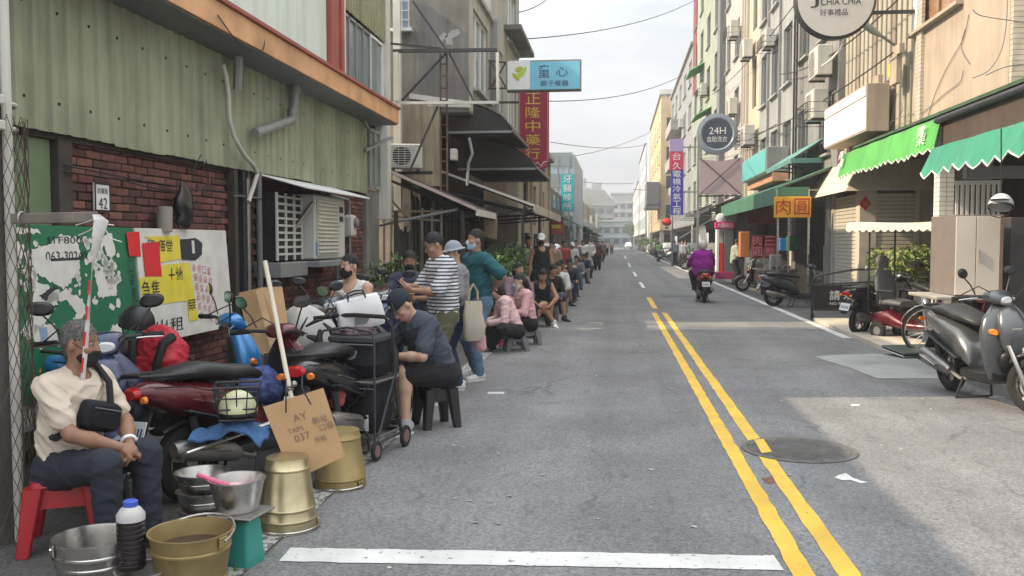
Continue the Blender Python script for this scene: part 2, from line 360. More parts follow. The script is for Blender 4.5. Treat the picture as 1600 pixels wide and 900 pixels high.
def leaves(mb, c, size, n, ls, r_=None, nm=4, up=.4):
    r_ = r_ or rnd
    for i in range(n):
        # clumped positions in an ellipsoid
        while True:
            p = V((r_.uniform(-1, 1), r_.uniform(-1, 1), r_.uniform(-1, 1)))
            if .25 < p.length < 1: break
        p = V((p.x*size[0], p.y*size[1], p.z*size[2]))+V(c)
        d = V((r_.gauss(0, 1), r_.gauss(0, 1), r_.gauss(up, .8))).normalized(); u, w = perp(d)
        a = r_.uniform(0, 6.28); u, w = u*math.cos(a)+w*math.sin(a), w*math.cos(a)-u*math.sin(a)
        l = ls*r_.uniform(.6, 1.3); mb.k = min(nm-1, int(abs(r_.gauss(0, 1.1))))
        mb.add([p-u*l*.5, p+w*l*.28+d*l*.06, p+u*l*.5-d*l*.1, p-w*l*.28+d*l*.06], [(0, 1, 2, 3)])
    return mb
# ---------------- soft and organic shapes: distance field polygonised by surface nets ----------------
def A3(v): return np.array([float(v[0]), float(v[1]), float(v[2])])
def unit(v): v = A3(v); return v/(np.linalg.norm(v)+1e-9)
class SDF:
    def __init__(s): s.p = []
    def cap(s, a, b, ra, rb=None, k=.03, r=None, sq=1.): s.p.append(('c', A3(a), A3(b), ra, ra if rb is None else rb, k, None if r is None else unit(r), sq)); return s
    def ell(s, c, rad, fr=None, k=.02, op='u'): s.p.append(('e', A3(c), np.array(rad, float), np.eye(3) if fr is None else np.array([A3(f) for f in fr]), k, op)); return s
    def plane(s, p, n): s.p.append(('p', A3(p), unit(n))); return s
    def mesh(s, name, m, h, wr=0., seed=0, wf=1., fold=0.):
        lo = np.full(3, 1e9); hi = -lo; bb = []
        for q in s.p:
            if q[0] == 'c': R_ = max(q[3], q[4])*max(1, q[7]); a, b = np.minimum(q[1], q[2])-R_, np.maximum(q[1], q[2])+R_
            elif q[0] == 'e' and q[5] == 'u': e = np.abs(q[3]).T @ q[2]; a, b = q[1]-e, q[1]+e
            else: bb.append(None); continue
            bb.append((a, b)); lo = np.minimum(lo, a); hi = np.maximum(hi, b)
        lo = lo-3*h-wr*2; hi = hi+3*h+wr*2; n = np.ceil((hi-lo)/h).astype(int)+1
        F = np.full(n, .2, np.float32)
        ax = [lo[i]+h*np.arange(n[i]) for i in range(3)]
        for q, box in zip(s.p, bb):
            if box is None: i0, i1 = np.zeros(3, int), n
            else:
                pad = 2.5*q[5 if q[0] == 'c' else 4]+4*h; i0 = np.clip(((box[0]-pad-lo)/h).astype(int), 0, n); i1 = np.clip(((box[1]+pad-lo)/h).astype(int)+2, 0, n)
            sl_ = tuple(slice(i0[i], i1[i]) for i in range(3))
            X, Y, Z = np.meshgrid(ax[0][sl_[0]], ax[1][sl_[1]], ax[2][sl_[2]], indexing='ij'); P = np.stack([X, Y, Z], -1); D = F[sl_]
            if q[0] == 'c':
                _, a, b, ra, rb, k, r, sq = q; ab = b-a; L2 = ab@ab+1e-12; t = np.clip(((P-a)@ab)/L2, 0, 1); d = P-a-t[..., None]*ab
                if r is not None: dr = d@r; d = d-dr[..., None]*r*(1-1/sq)
                dist = np.sqrt((d*d).sum(-1))-(ra+(rb-ra)*t)
            elif q[0] == 'e':
                _, c, rad, fr, k, op = q; l = (P-c)@fr.T; k0 = np.sqrt(((l/rad)**2).sum(-1)); k1 = np.sqrt(((l/rad**2)**2).sum(-1))+1e-9; dist = k0*(k0-1)/k1
                if op == 'sub': F[sl_] = np.maximum(D, -dist); continue
                if op == 'and': F[sl_] = np.maximum(D, dist); continue
            else: F[sl_] = np.maximum(D, -((P-q[1])@q[2])); continue
            w = np.clip(.5+.5*(D-dist)/k, 0, 1); F[sl_] = D*(1-w)+dist*w-k*w*(1-w)
        if wr:
            X, Y, Z = np.meshgrid(*ax, indexing='ij'); o = seed*1.7; f = wf
            wx = X+.03*np.sin(17*Z*f+o)+.02*np.sin(29*Y*f+o*2); wz = Z+.035*np.sin(13*X*f+o)+.03*np.sin(15*Y*f-o)
            ca, cb = 24*f*wz+15*f*wx+9*f*Y+o, 34*f*wz-21*f*wx+13*f*Y+2*o; F = F-wr*((1-np.abs(np.sin(ca)))**3*1.5+(1-np.abs(np.sin(cb)))**3*1.1-.35)+wr*.35*np.sin(95*f*wz+60*f*Y+o)
        # surface nets
        I = F < 0; c8 = [(i, j, k) for i in (0, 1) for j in (0, 1) for k in (0, 1)]; N = np.array(F.shape)-1
        sub = lambda A, c: A[c[0]:c[0]+N[0], c[1]:c[1]+N[1], c[2]:c[2]+N[2]]
        cnt = sum(sub(I, c).astype(np.int8) for c in c8); mk = (cnt > 0) & (cnt < 8); cells = np.argwhere(mk)
        if len(cells) == 0: me = bpy.data.meshes.new(name); return me
        acc = np.zeros((len(cells), 3)); num = np.zeros(len(cells)); val = {c: sub(F, c)[mk] for c in c8}
        for i, a in enumerate(c8):
            for b in c8[i+1:]:
                if sum(abs(a[t]-b[t]) for t in range(3)) != 1: continue
                va, vb = val[a], val[b]; cr = (va < 0) != (vb < 0); t = np.where(cr, va/(va-vb+1e-12), 0); acc += (np.array(a)+t[:, None]*(np.array(b)-np.array(a)))*cr[:, None]; num += cr
        vs = (cells+acc/num[:, None])*h+lo; idx = np.full(N, -1, np.int64); idx[mk] = np.arange(len(cells)); quads = []
        for a in range(3):
            b, c = (a+1) % 3, (a+2) % 3; s0 = [slice(None)]*3; s1 = [slice(None)]*3; s0[a] = slice(0, -1); s1[a] = slice(1, None)
            A_, B_ = I[tuple(s0)], I[tuple(s1)]; E = np.argwhere(A_ != B_); E = E[(E[:, b] > 0) & (E[:, c] > 0) & (E[:, b] < N[b]) & (E[:, c] < N[c]) & (E[:, a] < N[a])]
            if not len(E): continue
            ins = A_[tuple(E.T)]
            def at(db, dc): G_ = E.copy(); G_[:, b] -= db; G_[:, c] -= dc; return idx[tuple(G_.T)]
            q = np.stack([at(1, 1), at(0, 1), at(0, 0), at(1, 0)], 1); q[~ins] = q[~ins][:, ::-1]; quads.append(q[(q >= 0).all(1)])
        q = np.concatenate(quads); me = bpy.data.meshes.new(name); me.vertices.add(len(vs)); me.vertices.foreach_set('co', vs.astype(np.float32).ravel())
        me.loops.add(q.size); me.loops.foreach_set('vertex_index', q.astype(np.int32).ravel()); me.polygons.add(len(q)); me.polygons.foreach_set('loop_start', (np.arange(len(q))*4).astype(np.int32)); me.polygons.foreach_set('loop_total', np.full(len(q), 4, np.int32)); me.polygons.foreach_set('use_smooth', np.ones(len(q), bool)); me.update(calc_edges=True); me.validate(); me.materials.append(m); return me
# ---------------- building helpers ----------------
UP = V((0, 0, 1))
def holewall(mb, o, u, Lh, Hh, holes, n, depth=.12):
    """wall sheet with real openings and reveals; o bottom corner, u along, n outward"""
    o, u, n = V(o), V(u), V(n)
    xs = sorted({0, Lh}|{h[0] for h in holes}|{h[1] for h in holes}); zs = sorted({0, Hh}|{h[2] for h in holes}|{h[3] for h in holes})
    flip = u.cross(UP).dot(n) < 0
    def q(a, b, c, d): mb.add([a, b, c, d], [(3, 2, 1, 0) if flip else (0, 1, 2, 3)])
    P = lambda x, z, k=0.: o+u*x+UP*z-n*k
    for i in range(len(xs)-1):
        for j in range(len(zs)-1):
            cx, cz = (xs[i]+xs[i+1])/2, (zs[j]+zs[j+1])/2
            if any(h[0] < cx < h[1] and h[2] < cz < h[3] for h in holes): continue
            q(P(xs[i], zs[j]), P(xs[i+1], zs[j]), P(xs[i+1], zs[j+1]), P(xs[i], zs[j+1]))
    for a, b, c, d in holes:
        q(P(a, c), P(a, c, depth), P(a, d, depth), P(a, d)); q(P(b, c, depth), P(b, c), P(b, d), P(b, d, depth))
        q(P(a, d), P(a, d, depth), P(b, d, depth), P(b, d)); q(P(a, c, depth), P(a, c), P(b, c), P(b, c, depth))
def window(parent, o, u, n, w, h, cols=2, rows=1, fm=None, gm=None, depth=.1, sill=None, fw=.045, bars=0):
    """frame (part) with one pane per light (sub-parts); o = bottom corner of the opening on the wall face"""
    o, u, n = V(o), V(u), V(n); b = o-n*depth; g = MB()
    def strip(x0, z0, x1, z1): g.bar(b+u*x0+UP*z0, b+u*x1+UP*z1, fw, fw, n)
    for x in [fw/2]+[w*k/cols for k in range(1, cols)]+[w-fw/2]: strip(x, 0, x, h)
    for z in [fw/2]+[h*k/rows for k in range(1, rows)]+[h-fw/2]: strip(fw, z, w-fw, z)
    for k in range(bars):
        z = h*(k+1)/(bars+1); g.bar(b+n*.05+UP*z, b+n*.05+u*w+UP*z, .012, .012, n)
    fr = obj('window', g, fm or GREYM, parent, world=True)
    for i in range(cols):
        for j in range(rows):
            p = MB(); c = b-n*.012+u*(w*(i+.5)/cols)+UP*(h*(j+.5)/rows)
            m = MX((u, n, UP)).transposed(); p.box(c, (w/cols-.01, .008, h/rows-.01), 0, m)
            obj('pane', p, gm or GLASS, fr, world=True)
    if sill:
        p = MB(); p.bar(o-u*.06+n*.05-UP*.03, o+u*(w+.06)+n*.05-UP*.03, .14, .06, UP); obj('sill', p, sill, fr, world=True)
    return fr
def ribbed(mb, o, u, up, n, L_, H_, pitch=.2, dep=.03, th=.004, saw=True):
    """trapezoid profiled sheet: ribs run along up"""
    o, u, up, n = V(o), V(u), V(up), V(n); top = []; bot = []; k = 0; x = 0.
    while x < L_-1e-6:
        for dx, d in ((0, 0), (.62, 0), (.70, dep), (.92, dep), (1, 0)):
            xx = min(L_, x+dx*pitch)
            if top and abs((top[-1]-(o+up*H_)).dot(u)-xx) < 1e-6: continue
            top.append(o+u*xx+n*d+up*H_); bot.append(o+u*xx+n*d)
        x += pitch
    return mb.grid([bot, top], th, n)
def corr(mb, o, u, v, n, L_, W_, pitch=.08, amp=.012, th=.004):
    """sine corrugated sheet, length L_ along v, waves across u"""
    o, u, v, n = V(o), V(u).normalized(), V(v).normalized(), V(n).normalized(); N = max(6, int(W_/pitch*6))
    rows = [[o+u*(W_*i/N)+n*(amp*math.sin(2*math.pi*W_*i/N/pitch))+v*(L_*j) for i in range(N+1)] for j in (0, 1)]
    return mb.grid(rows, th, n)
# ---------------- ground, road, markings ----------------
g = MB()
g.grid([[(-1500, -300, -.02), (1500, -300, -.02)], [(-1500, 2600, -.02), (1500, 2600, -.02)]]); struct('ground', g, CONC, 0)
g = MB(); g.grid([[(-1.78, -8, 0), (3.95, -8, 0)], [(-1.78, 30, 0), (3.95, 30, 0)], [(-1.9, 120, 0), (3.9, 120, 0)], [(-3, 290, 0), (4.6, 290, 0)]]); struct('road', g, ASPH, 0)
g = MB(); g.grid([[(-6.5, -8, -.004), (-1.76, -8, -.004)], [(-6.5, 300, -.004), (-1.76, 300, -.004)]]); struct('road_shoulder', g, ASPH2, 0)
g = MB(); g.grid([[(3.93, -8, -.004), (12, -8, -.004)], [(3.93, 300, -.004), (12, 300, -.004)]]); struct('parking_strip', g, ASPH2, 0)
def marking(pts, m, z=.004):
    g = MB(); g.add([(p[0], p[1], z) for p in pts], [tuple(range(len(pts)))]); return struct('road_marking', g, m, 0)
def rough_edge(a, b, w, n, am, seed):
    """a painted stripe with ragged sides"""
    q = random.Random(seed); a, b = V(a), V(b); d = (b-a); s = V((d.y, -d.x, 0)).normalized(); l = []; r = []
    for i in range(n+1):
        p = a+d*(i/n); l.append(p+s*(w/2+q.uniform(-am, am))); r.append(p-s*(w/2+q.uniform(-am, am)))
    g = MB(); g.grid([[(p.x, p.y, .004) for p in r], [(p.x, p.y, .004) for p in l]]); return g
struct('road_marking', rough_edge(G(1273, 930), G(1022, 489), .108, 110, .006, 1), YEL, 0)
struct('road_marking', rough_edge(G(1349, 930), G(1038, 489), .108, 110, .006, 2), YEL, 0)
struct('road_marking', rough_edge((-1.68, 4.345, 0), (.81, 4.517, 0), .2, 40, .006, 3), WHT, 0)
struct('road_marking', rough_edge((-1.87, -3, 0), (-1.87, 60, 0), .17, 300, .012, 4), WORN, 0)
struct('road_marking', rough_edge((3.82, 15.4, 0), (3.85, 120, 0), .15, 200, .008, 5), WHT, 0)
for (a, b, m) in (((1024, 482), (1013, 465), YEL), ((1006, 450), (1000, 441), WHT), ((994, 432), (990, 425), WHT), ((985, 417), (982, 411), WHT), ((978, 404), (976, 400), WHT)):
    struct('road_marking', rough_edge(G(*a), G(*b), .13, 6, .006, 9), m, 0)
for px in (((1310, 743), (1322, 740), (1332, 747), (1346, 752), (1356, 754), (1345, 756), (1330, 751), (1316, 751), (1304, 747)), ((762, 613), (788, 613), (788, 616), (762, 616)), ((1330, 632), (1344, 632), (1342, 635), (1330, 635))):
    marking([G(*p) for p in px], WHT)
marking([G(*p) for p in ((1190, 748), (1210, 744), (1218, 752), (1200, 757))], mat('red oxide drip', (.16, .07, .05), .9, var=.2, scale=20), .003)
# patched asphalt pieces and the concrete repair by the kerb
g = MB(); P_ = [G(*p) for p in ((1272, 558), (1300, 555), (1418, 552), (1478, 588), (1472, 592), (1370, 592), (1330, 576))]
g.add([(p.x, p.y, .005) for p in P_], [tuple(range(7))[::-1]]); struct('road_patch', g, mat('grey concrete patch', (.30, .31, .30), .8, var=.12, scale=2, bump=.2, grime=.3), 0)
g = MB(); g.add([(1.25, 26, .002), (2.6, 26.2, .002), (2.7, 27.6, .002), (1.3, 27.3, .002)], [(0, 1, 2, 3)]); struct('road_patch', g, asphalt('newer asphalt', (.125, .125, .128)), 0)
# raised pale slab in front of the shutters
g = MB(); top = [(3.96, 18.75), (6.9, 18.9), (6.9, 12.9), (5.2, 12.7), (4.45, 12.72), (4.05, 12.95), (3.9, 13.5), (3.93, 16)]
g.prism(top[::-1], (0, 0, -.01), (1, 0, 0), (0, 1, 0), (0, 0, .075)); struct('pavement', g, CONCL, 20)
# manhole cover
mh = thing('manhole_cover', 'round iron manhole cover set in the road across the right yellow line', 'manhole cover', (1.4, 7.04, 0))
IRON = mat('worn cast iron', (.13, .125, .12), .6, metal=.4, var=.25, scale=8, grime=.4, bump=.2)
g = MB(); g.lathe([(.43, -.01), (.43, .008), (.385, .008), (.38, .0)], n=48); obj('ring', g, IRON, mh)
g = MB(); g.lathe([(0.0, .0058), (.377, .0058), (.377, -.01)], n=48); pl = obj('plate', g, IRON, mh)
g = MB()
for i in range(-9, 10):
    for j in range(-9, 10):
        x, y = i*.039+(j % 2)*.0195, j*.037
        if math.hypot(x, y) < .355: g.box((x, y, .0075), (.026, .019, .006), .002)
k = obj('tread_studs', g, IRON, mh); k['kind'] = 'stuff'
g = MB(); q = [V((G(x, y).x-1.4, G(x, y).y-7.04, .0105)) for x, y in ((1178, 689), (1193, 688), (1206, 708), (1190, 710))]
g.prism([(p.x, p.y) for p in q], (0, 0, .0112), (1, 0, 0), (0, 1, 0), (0, 0, .001)); obj('paint_stripe', g, YEL, mh)
# litter: loose flecks nobody could count
g = MB()
for i in range(170):
    x, y = rnd.uniform(-1.6, 4), rnd.uniform(3.5, 16)**1.0; a = rnd.uniform(0, 6.3); s = rnd.uniform(.006, .018)
    g.add([(x+s*math.cos(a+k*1.57)*(1+.5*(k % 2)), y+s*math.sin(a+k*1.57), .004+.002*k) for k in range(4)], [(0, 1, 2, 3)])
o = obj('road_grit', g, mat('pale grit', (.34, .33, .3), .9, var=.3, scale=30), smooth=0); o['kind'] = 'stuff'
# green moss and grit by the gutter in the lower left corner
g = MB()
for i in range(500):
    x, y = -1.95+abs(rnd.gauss(0, .12))*(-1 if rnd.random() < .75 else .6), rnd.uniform(3.9, 4.5); h = rnd.uniform(.012, .05); a = rnd.uniform(0, 6.28)
    dx, dy = math.cos(a)*.006, math.sin(a)*.006; lx, ly = rnd.gauss(0, .015), rnd.gauss(0, .015)
    g.add([(x-dx, y-dy, 0), (x+dx, y+dy, 0), (x+lx, y+ly, h)], [(0, 1, 2)])
o = obj('gutter_grass', g, mat('fresh grass', (.06, .17, .02), .7, var=.3, scale=30), smooth=0); o['kind'] = 'stuff'
# ---------------- LEFT: brick house with the green sheet skirt ----------------
H1 = thing('brick_house', 'low brick house behind the seated man, green sheet skirt and orange gutter above', 'house', (-4.2, 10, 0))
X0 = -4.2
def W(name, g, m, parent=H1, **k): return obj(name, g, m, parent, world=True, **k)
def wp(name, m, *spans, parent=H1, bev=.004, **k):
    os_ = [W(name, MB().span(a, b, bev), m, parent, **k) for a, b in spans]
    return os_[0]
wall = wp('wall', MORTAR, ((-4.5, 4.4, 0), (-4.225, 15.6, 2.5)), bev=0)
# courses of brick; the nearest three hundred in sight are parts, the rest one mass
B0 = [MB().box((0, 0, 0), (.03, .20, .058), .004).mesh('brick', m, 0) for m in BRICK]
rest = [MB() for _ in BRICK]; cand = []
for row in range(36):
    z = .04+row*.0685; y = 6.5+(row % 2)*.105
    while y < 14.6:
        if not (9.32 < y < 9.95) and not (10.02 < y < 12.35 and 1.33 < z < 2.3): cand.append((y, z))
        y += .2115
seen = lambda y, z: (z > 1.70 and y < 9.3) or (y > 9.9 and z > .75)
cand.sort(key=lambda c: (not seen(*c), c[0]))
for i, (y, z) in enumerate(cand):
    k = rnd.choice((0, 0, 1, 1, 2, 3)); dx = rnd.uniform(-.006, .007)
    if i < 300: inst('brick', B0[k], wall, (dx-.0, y-10+rnd.uniform(-.004, .004), z+rnd.uniform(-.003, .003)), (rnd.uniform(-.015, .015), rnd.uniform(-.04, .04), rnd.uniform(-.02, .02))).location.x = -.013+dx
    else: rest[k].box((X0-.013+dx, y, z), (.03, .2, .058), .004)
g = MB()
for k, r_ in enumerate(rest):
    for f in r_.f: g.f.append(tuple(i+len(g.v) for i in f)); g.m.append(k)
    g.v += r_.v
W('brick_courses', g, BRICK, wall, smooth=0, kind='stuff')
# green door with its dark post
d = wp('door', GRDOOR, ((-4.235, 4.6, .1), (-4.205, 6.28, 2.36)))
wp('door_panel', GRDOOR, ((-4.206, 5.5, 1.45), (-4.19, 6.1, 2.2)), parent=d, bev=.008); wp('door_panel', GRDOOR, ((-4.206, 5.5, .5), (-4.19, 6.1, 1.3)), parent=d, bev=.008)
wp('door_post', WOODD, ((-4.24, 6.3, 0), (-4.15, 6.47, 2.4)))
wp('lintel', WOODD, ((-4.28, 4.6, 2.36), (-4.16, 9.4, 2.44)))
# dark posts and pipes between notice board and air conditioner
for y, m, w in ((9.36, WOODD, .09), (9.62, DKSTEEL, .07), (9.78, WOODG, .06)): wp('wall_post', m, ((-4.2, y-w/2, 0), (-4.2+w, y+w/2, 2.4)))
wp('wall_recess', DARKIN, ((-4.224, 9.4, .0), (-4.215, 9.95, 2.4)), bev=0)
g = MB(); g.cyl((-4.08, 9.9, 0), (-4.08, 9.9, 2.4), .035, n=12); W('downpipe', g, GREYP)
g = MB(); g.cyl((-4.05, 9.52, .3), (-4.05, 9.52, 2.3), .02, n=8); g.cyl((-4.12, 9.3, 1.0), (-4.05, 9.9, 1.02), .014, n=6); g.cyl((-4.12, 9.3, 2.1), (-4.05, 9.9, 2.1), .012, n=6); W('conduit', g, DSTEEL)
# house number plate
pl = wp('number_plate', WHITE, ((-4.185, 6.78, 1.85), (-4.165, 7.0, 2.08)))
for a, b in (((-4.166, 6.78, 2.065), (-4.16, 7.0, 2.08)), ((-4.166, 6.78, 1.85), (-4.16, 7.0, 1.862)), ((-4.166, 6.78, 1.863), (-4.16, 6.792, 2.064)), ((-4.166, 6.988, 1.863), (-4.16, 7.0, 2.064))): wp('plate_edge', INK, (a, b), parent=pl, bev=0)
text('lettering', '42', INK, pl, (-4.165, 6.89, 1.915), (0, 1, 0), UP, height=.09)
text('lettering', '民權路', INK, pl, (-4.165, 6.89, 2.015), (0, 1, 0), UP, width=.15)
# profiled green sheets, four ribs each
y = 4.6
while y < 14.4:
    w = min(.8, 14.52-y); g = MB(); dx = rnd.uniform(-.004, .004)
    ribbed(g, (-4.11+dx, y, 2.40+rnd.uniform(-.012, .012)), (0, 1, 0), UP, (1, 0, 0), w-.004, 1.19, .2, .026); sh = W('siding_sheet', g, GRNSID, smooth=0)
    g = MB()
    for zz in (2.62, 3.28):
        for q in (.06, .46):
            if q < w-.05: g.lathe([(0, .012), (.011, .009), (.014, 0)], (-4.112+dx, y+q, zz), (1, 0, 0), 6)
    W('screws', g, BLACKM, sh, smooth=0); y += .8
wp('sheet_batten', DKSTEEL, ((-4.2, 4.6, 2.44), (-4.13, 14.5, 2.52)), ((-4.2, 4.6, 3.4), (-4.13, 14.5, 3.46)))
# orange gutter with lip, underside and outlet pipes
g = MB(); g.span((-3.66, 3.6, 3.56), (-3.635, 14.78, 3.8), .004); g.span((-3.9, 14.76, 3.565), (-3.66, 14.78, 3.79)); eb = W('gutter', g, ORANGE)
wp('gutter_lip', REDST, ((-3.75, 3.6, 3.803), (-3.6, 14.8, 3.845)), parent=eb); wp('gutter_bottom', GREYP, ((-4.1, 3.6, 3.545), (-3.664, 14.76, 3.565)), parent=eb, bev=0)
g = MB(); g.tube([(-3.95, 9.1, 3.54), (-3.96, 9.1, 3.35), (-3.98, 9.12, 3.2)], .05, 8); W('gutter_outlet', g, GREYM)
g = MB(); pts = [onX(*p, -4.0) for p in ((348, 100), (353, 118), (357, 150), (358, 185), (366, 215), (382, 243), (396, 258), (402, 272), (396, 292), (388, 315))]; g.tube(pts, .024, 10); W('drain_hose', g, PIPEW)
g = MB(); a = onX(462, 120, -3.97); b = onX(457, 188, -3.97); c = onX(398, 208, -3.97); g.tube([a, (a+b)/2, b+V((0, .0, .06)), b+V((0, -.07, -.01)), c], .055, 12)
for p, q in ((a-V((0, 0, .12)), a-V((0, 0, .2))), (b+V((0, 0, .14)), b+V((0, 0, .06)))): g.cyl(p, q, .064, n=12)
W('elbow_pipe', g, GREYM)
# upper storey: pale sheets, red column, window band, profiled cladding
for i in range(4):
    y0 = 8.55+i*.9; wp('wall_sheet', PALE, ((-4.2, y0, 3.6), (-4.0+rnd.uniform(-.003, .003), y0+.893, 5.85)))
wp('red_column', REDST, ((-4.2, 12.17, 3.6), (-3.93, 12.5, 5.85)), ((-4.2, 12.53, 3.6), (-3.9, 12.66, 5.85)))
wp('trim_strip', OFFW, ((-4.2, 12.68, 3.6), (-3.97, 12.95, 5.85)), ((-4.2, 15.35, 2.0), (-3.98, 15.6, 6.4)))
wp('upper_wall', DARKIN, ((-5.9, 8.55, 3.6), (-4.26, 14.0, 5.83)), ((-5.9, 14.002, 3.6), (-4.26, 15.58, 6.38)), bev=0)
for a, b, wd_ in ((12.97, 14.5, 4), (14.52, 15.33, 2)):
    fr = window(H1, (-4.0, a, 3.62), (0, 1, 0), (1, 0, 0), b-a, 1.4, wd_ if a < 14 else 1, 1, WHITE if a > 14 else GREYM, GLASSL, .06)
for y_, l_, h_ in ((12.97, 1.12, .79), (14.092, 1.25, 1.3)): g = MB(); ribbed(g, (-4.03, y_, 5.06), (0, 1, 0), UP, (1, 0, 0), l_, h_, .16, .025); W('siding_sheet', g, mat('olive profiled sheet', (.30, .30, .17), .5, var=.12, grime=.35, streak=.5), smooth=0)
fr = window(H1, (-4.1, 14.62, 2.5), (0, 1, 0), (1, 0, 0), .7, 1.0, 2, 1, GREYM, GLASSL, .02)
wp('wall_panel', CONCD, ((-4.3, 14.55, 0), (-4.14, 15.34, 2.48)), bev=0)
wp('roof', TINROOF, ((-6.1, 8.5, 5.85), (-3.95, 14.0, 5.93)), ((-6.1, 14.001, 6.4), (-3.95, 15.62, 6.48)), ((-6.3, 2.0, 3.72), (-3.9, 8.5, 3.8)), bev=0)
wp('back_wall', CONC, ((-6.2, 2.0, 0), (-5.95, 15.58, 3.7)), ((-5.94, 2.0, 2.52), (-4.3, 8.53, 3.7)), ((-5.94, 15.4, 0), (-4.51, 15.57, 2.3)), bev=0)
# a bracket arm and wires under the gutter end
g = MB(); g.bar(onX(570, 235, -4.05), onX(612, 215, -3.8), .05, .05); g.bar(onX(568, 188, -4.05), onX(575, 200, -4.0), .04, .04); W('bracket', g, GREYM)
# loose wires along the brick
WIRE = mat('black wire', (.012, .012, .012), .6, var=0)
def cable(name, label, pts, r=.008, sag=0., m=None, cat='cable', parent=None, world=True):
    P = [V(p) for p in pts]
    if len(P) == 2 and sag: P = [P[0].lerp(P[1], i/14)-UP*sag*4*(i/14)*(1-i/14) for i in range(15)]
    if len(P) > 2 and not sag:
        Q = [P[0]]+P+[P[-1]]; P = []
        for i in range(1, len(Q)-2):
            for k in range(6):
                t_ = k/6; a_, b_, c_, d_ = Q[i-1], Q[i], Q[i+1], Q[i+2]; P.append(((b_*2)+(c_-a_)*t_+(a_*2-b_*5+c_*4-d_)*t_*t_+(b_*3-a_-c_*3+d_)*t_**3)*.5)
        P.append(Q[-1])
    g = MB(); g.tube(P, r, 5); o = obj(name, g, m or WIRE, parent, world=world)
    if not parent: tag(o, label, cat)
    return o
cable('wire', '', [onX(100, 258, -4.13), onX(200, 278, -4.13), onX(270, 290, -4.13), onX(340, 300, -4.1)], .007, parent=H1)
cable('wire', '', [onX(100, 268, -4.13), onX(180, 280, -4.12), onX(260, 297, -4.13), onX(330, 297, -4.1), onX(390, 306, -4.05)], .007, parent=H1)
cable('wire', '', [onX(300, 268, -4.12), onX(318, 240, -4.1), onX(325, 285, -4.1), onX(305, 300, -4.12)], .006, parent=H1)
cable('wire', '', [(-3.64, 9.05, 3.7), (-3.62, 8.9, 3.55), (-3.62, 8.4, 3.5), (-3.62, 7.9, 3.66)], .006, parent=H1)
# window air conditioner with its cover sheet and shelf
AC = thing('window_air_conditioner', 'boxy white air conditioner built into the brick wall under a tin cover', 'air conditioner', (-4.2, 11.2, 1.8))
y0, y1, y2 = 10.05, 12.0, 12.3; z0, z1 = 1.38, 2.2
g = MB(); g.span((-4.2, 10.95, z0), (-3.78, 12.2, z1), .02); obj('body', g, ACW, AC, world=True)
g = MB(); g.span((-4.2, 10.08, z0), (-3.95, 10.93, z1-.02), .01); bd = obj('grille_box', g, BLACKM, AC, world=True)
for i in range(9):
    g = MB(); z = z0+.06+i*.085; g.span((-3.955, 10.1, z), (-3.93, 10.9, z+.028), .004); obj('slat', g, ACW, bd, world=True)
g = MB()
for yy in (10.08, 10.36, 10.64, 10.91): g.span((-3.953, yy-.018, z0), (-3.926, yy+.018, z1-.02), .003)
obj('grille_frame', g, ACW, bd, world=True)
fp = MB(); fp.span((-3.78, 11.0, z0+.04), (-3.765, 11.85, z1-.05), .005); fr = obj('front_panel', fp, mat('beige grille', (.42, .40, .31), .6), AC, world=True)
for i in range(14):
    g = MB(); z = z0+.08+i*.05; g.span((-3.768, 11.03, z), (-3.75, 11.82, z+.02), .003); obj('slat', g, OFFW, fr, world=True)
g = MB(); g.span((-3.779, 11.95, z1-.2), (-3.772, 12.1, z1-.12)); g.span((-3.779, 11.95, z1-.32), (-3.772, 12.1, z1-.25)); obj('control_label', g, INK, AC, world=True)
g = MB(); g.span((-3.775, 10.97, z0+.05), (-3.768, 11.06, z0+.22)); obj('sticker', g, BLUEP, AC, world=True)
g = MB(); g.span((-4.2, 10.9, z0-.1), (-3.7, 12.5, z0-.02), .01); g.span((-4.2, 10.0, z0-.2), (-3.86, 10.9, z0-.02), .01); obj('shelf', g, GREYM, AC, world=True)
g = MB(); g.bar((-4.18, 10.2, z0-.15), (-3.8, 10.95, z1-.1), .04, .04); obj('brace', g, DSTEEL, AC, world=True)
g = MB(); corr(g, (-4.19, 10.0, 2.4), (0, 1, 0), (.62, 0, -.17), (.2, 0, 1), .64, 2.75, .075, .012); obj('cover_sheet', g, WHITE, AC, world=True)
# electricity meter and its conduits
MT = thing('electricity_meter', 'white electricity meter with conduits on the red wall right of the air conditioner', 'meter', (-4.15, 13.3, 1.8))
g = MB(); g.span((-4.2, 13.5, 1.68), (-4.06, 13.72, 2.02), .03); obj('meter_box', g, OFFW, MT, world=True)
g = MB(); g.lathe([(.075, 0), (.075, .05), (.05, .06), (0, .06)], (-4.062, 13.61, 1.9), (1, 0, 0), 16); obj('dial', g, GREYM, MT, world=True)
g = MB(); g.span((-4.2, 13.15, 1.66), (-4.08, 13.36, 2.0), .03); obj('switch_box', g, GREYM, MT, world=True)
for yy in (13.24, 13.6, 12.95):
    g = MB(); g.tube([(-4.14, yy, .1), (-4.14, yy, 1.67)], .022, 8); obj('conduit', g, GREYP if yy < 13 else DSTEEL, MT, world=True)
g = MB(); g.tube([(-4.14, 12.6, 2.28), (-4.14, 13.55, 2.26), (-4.14, 13.6, 2.2), (-4.14, 13.6, 2.0)], .02, 8); g.tube([(-4.14, 12.8, 2.15), (-4.14, 13.2, 2.14), (-4.14, 13.25, 2.0)], .018, 8); obj('conduit', g, GREYM, MT, world=True)
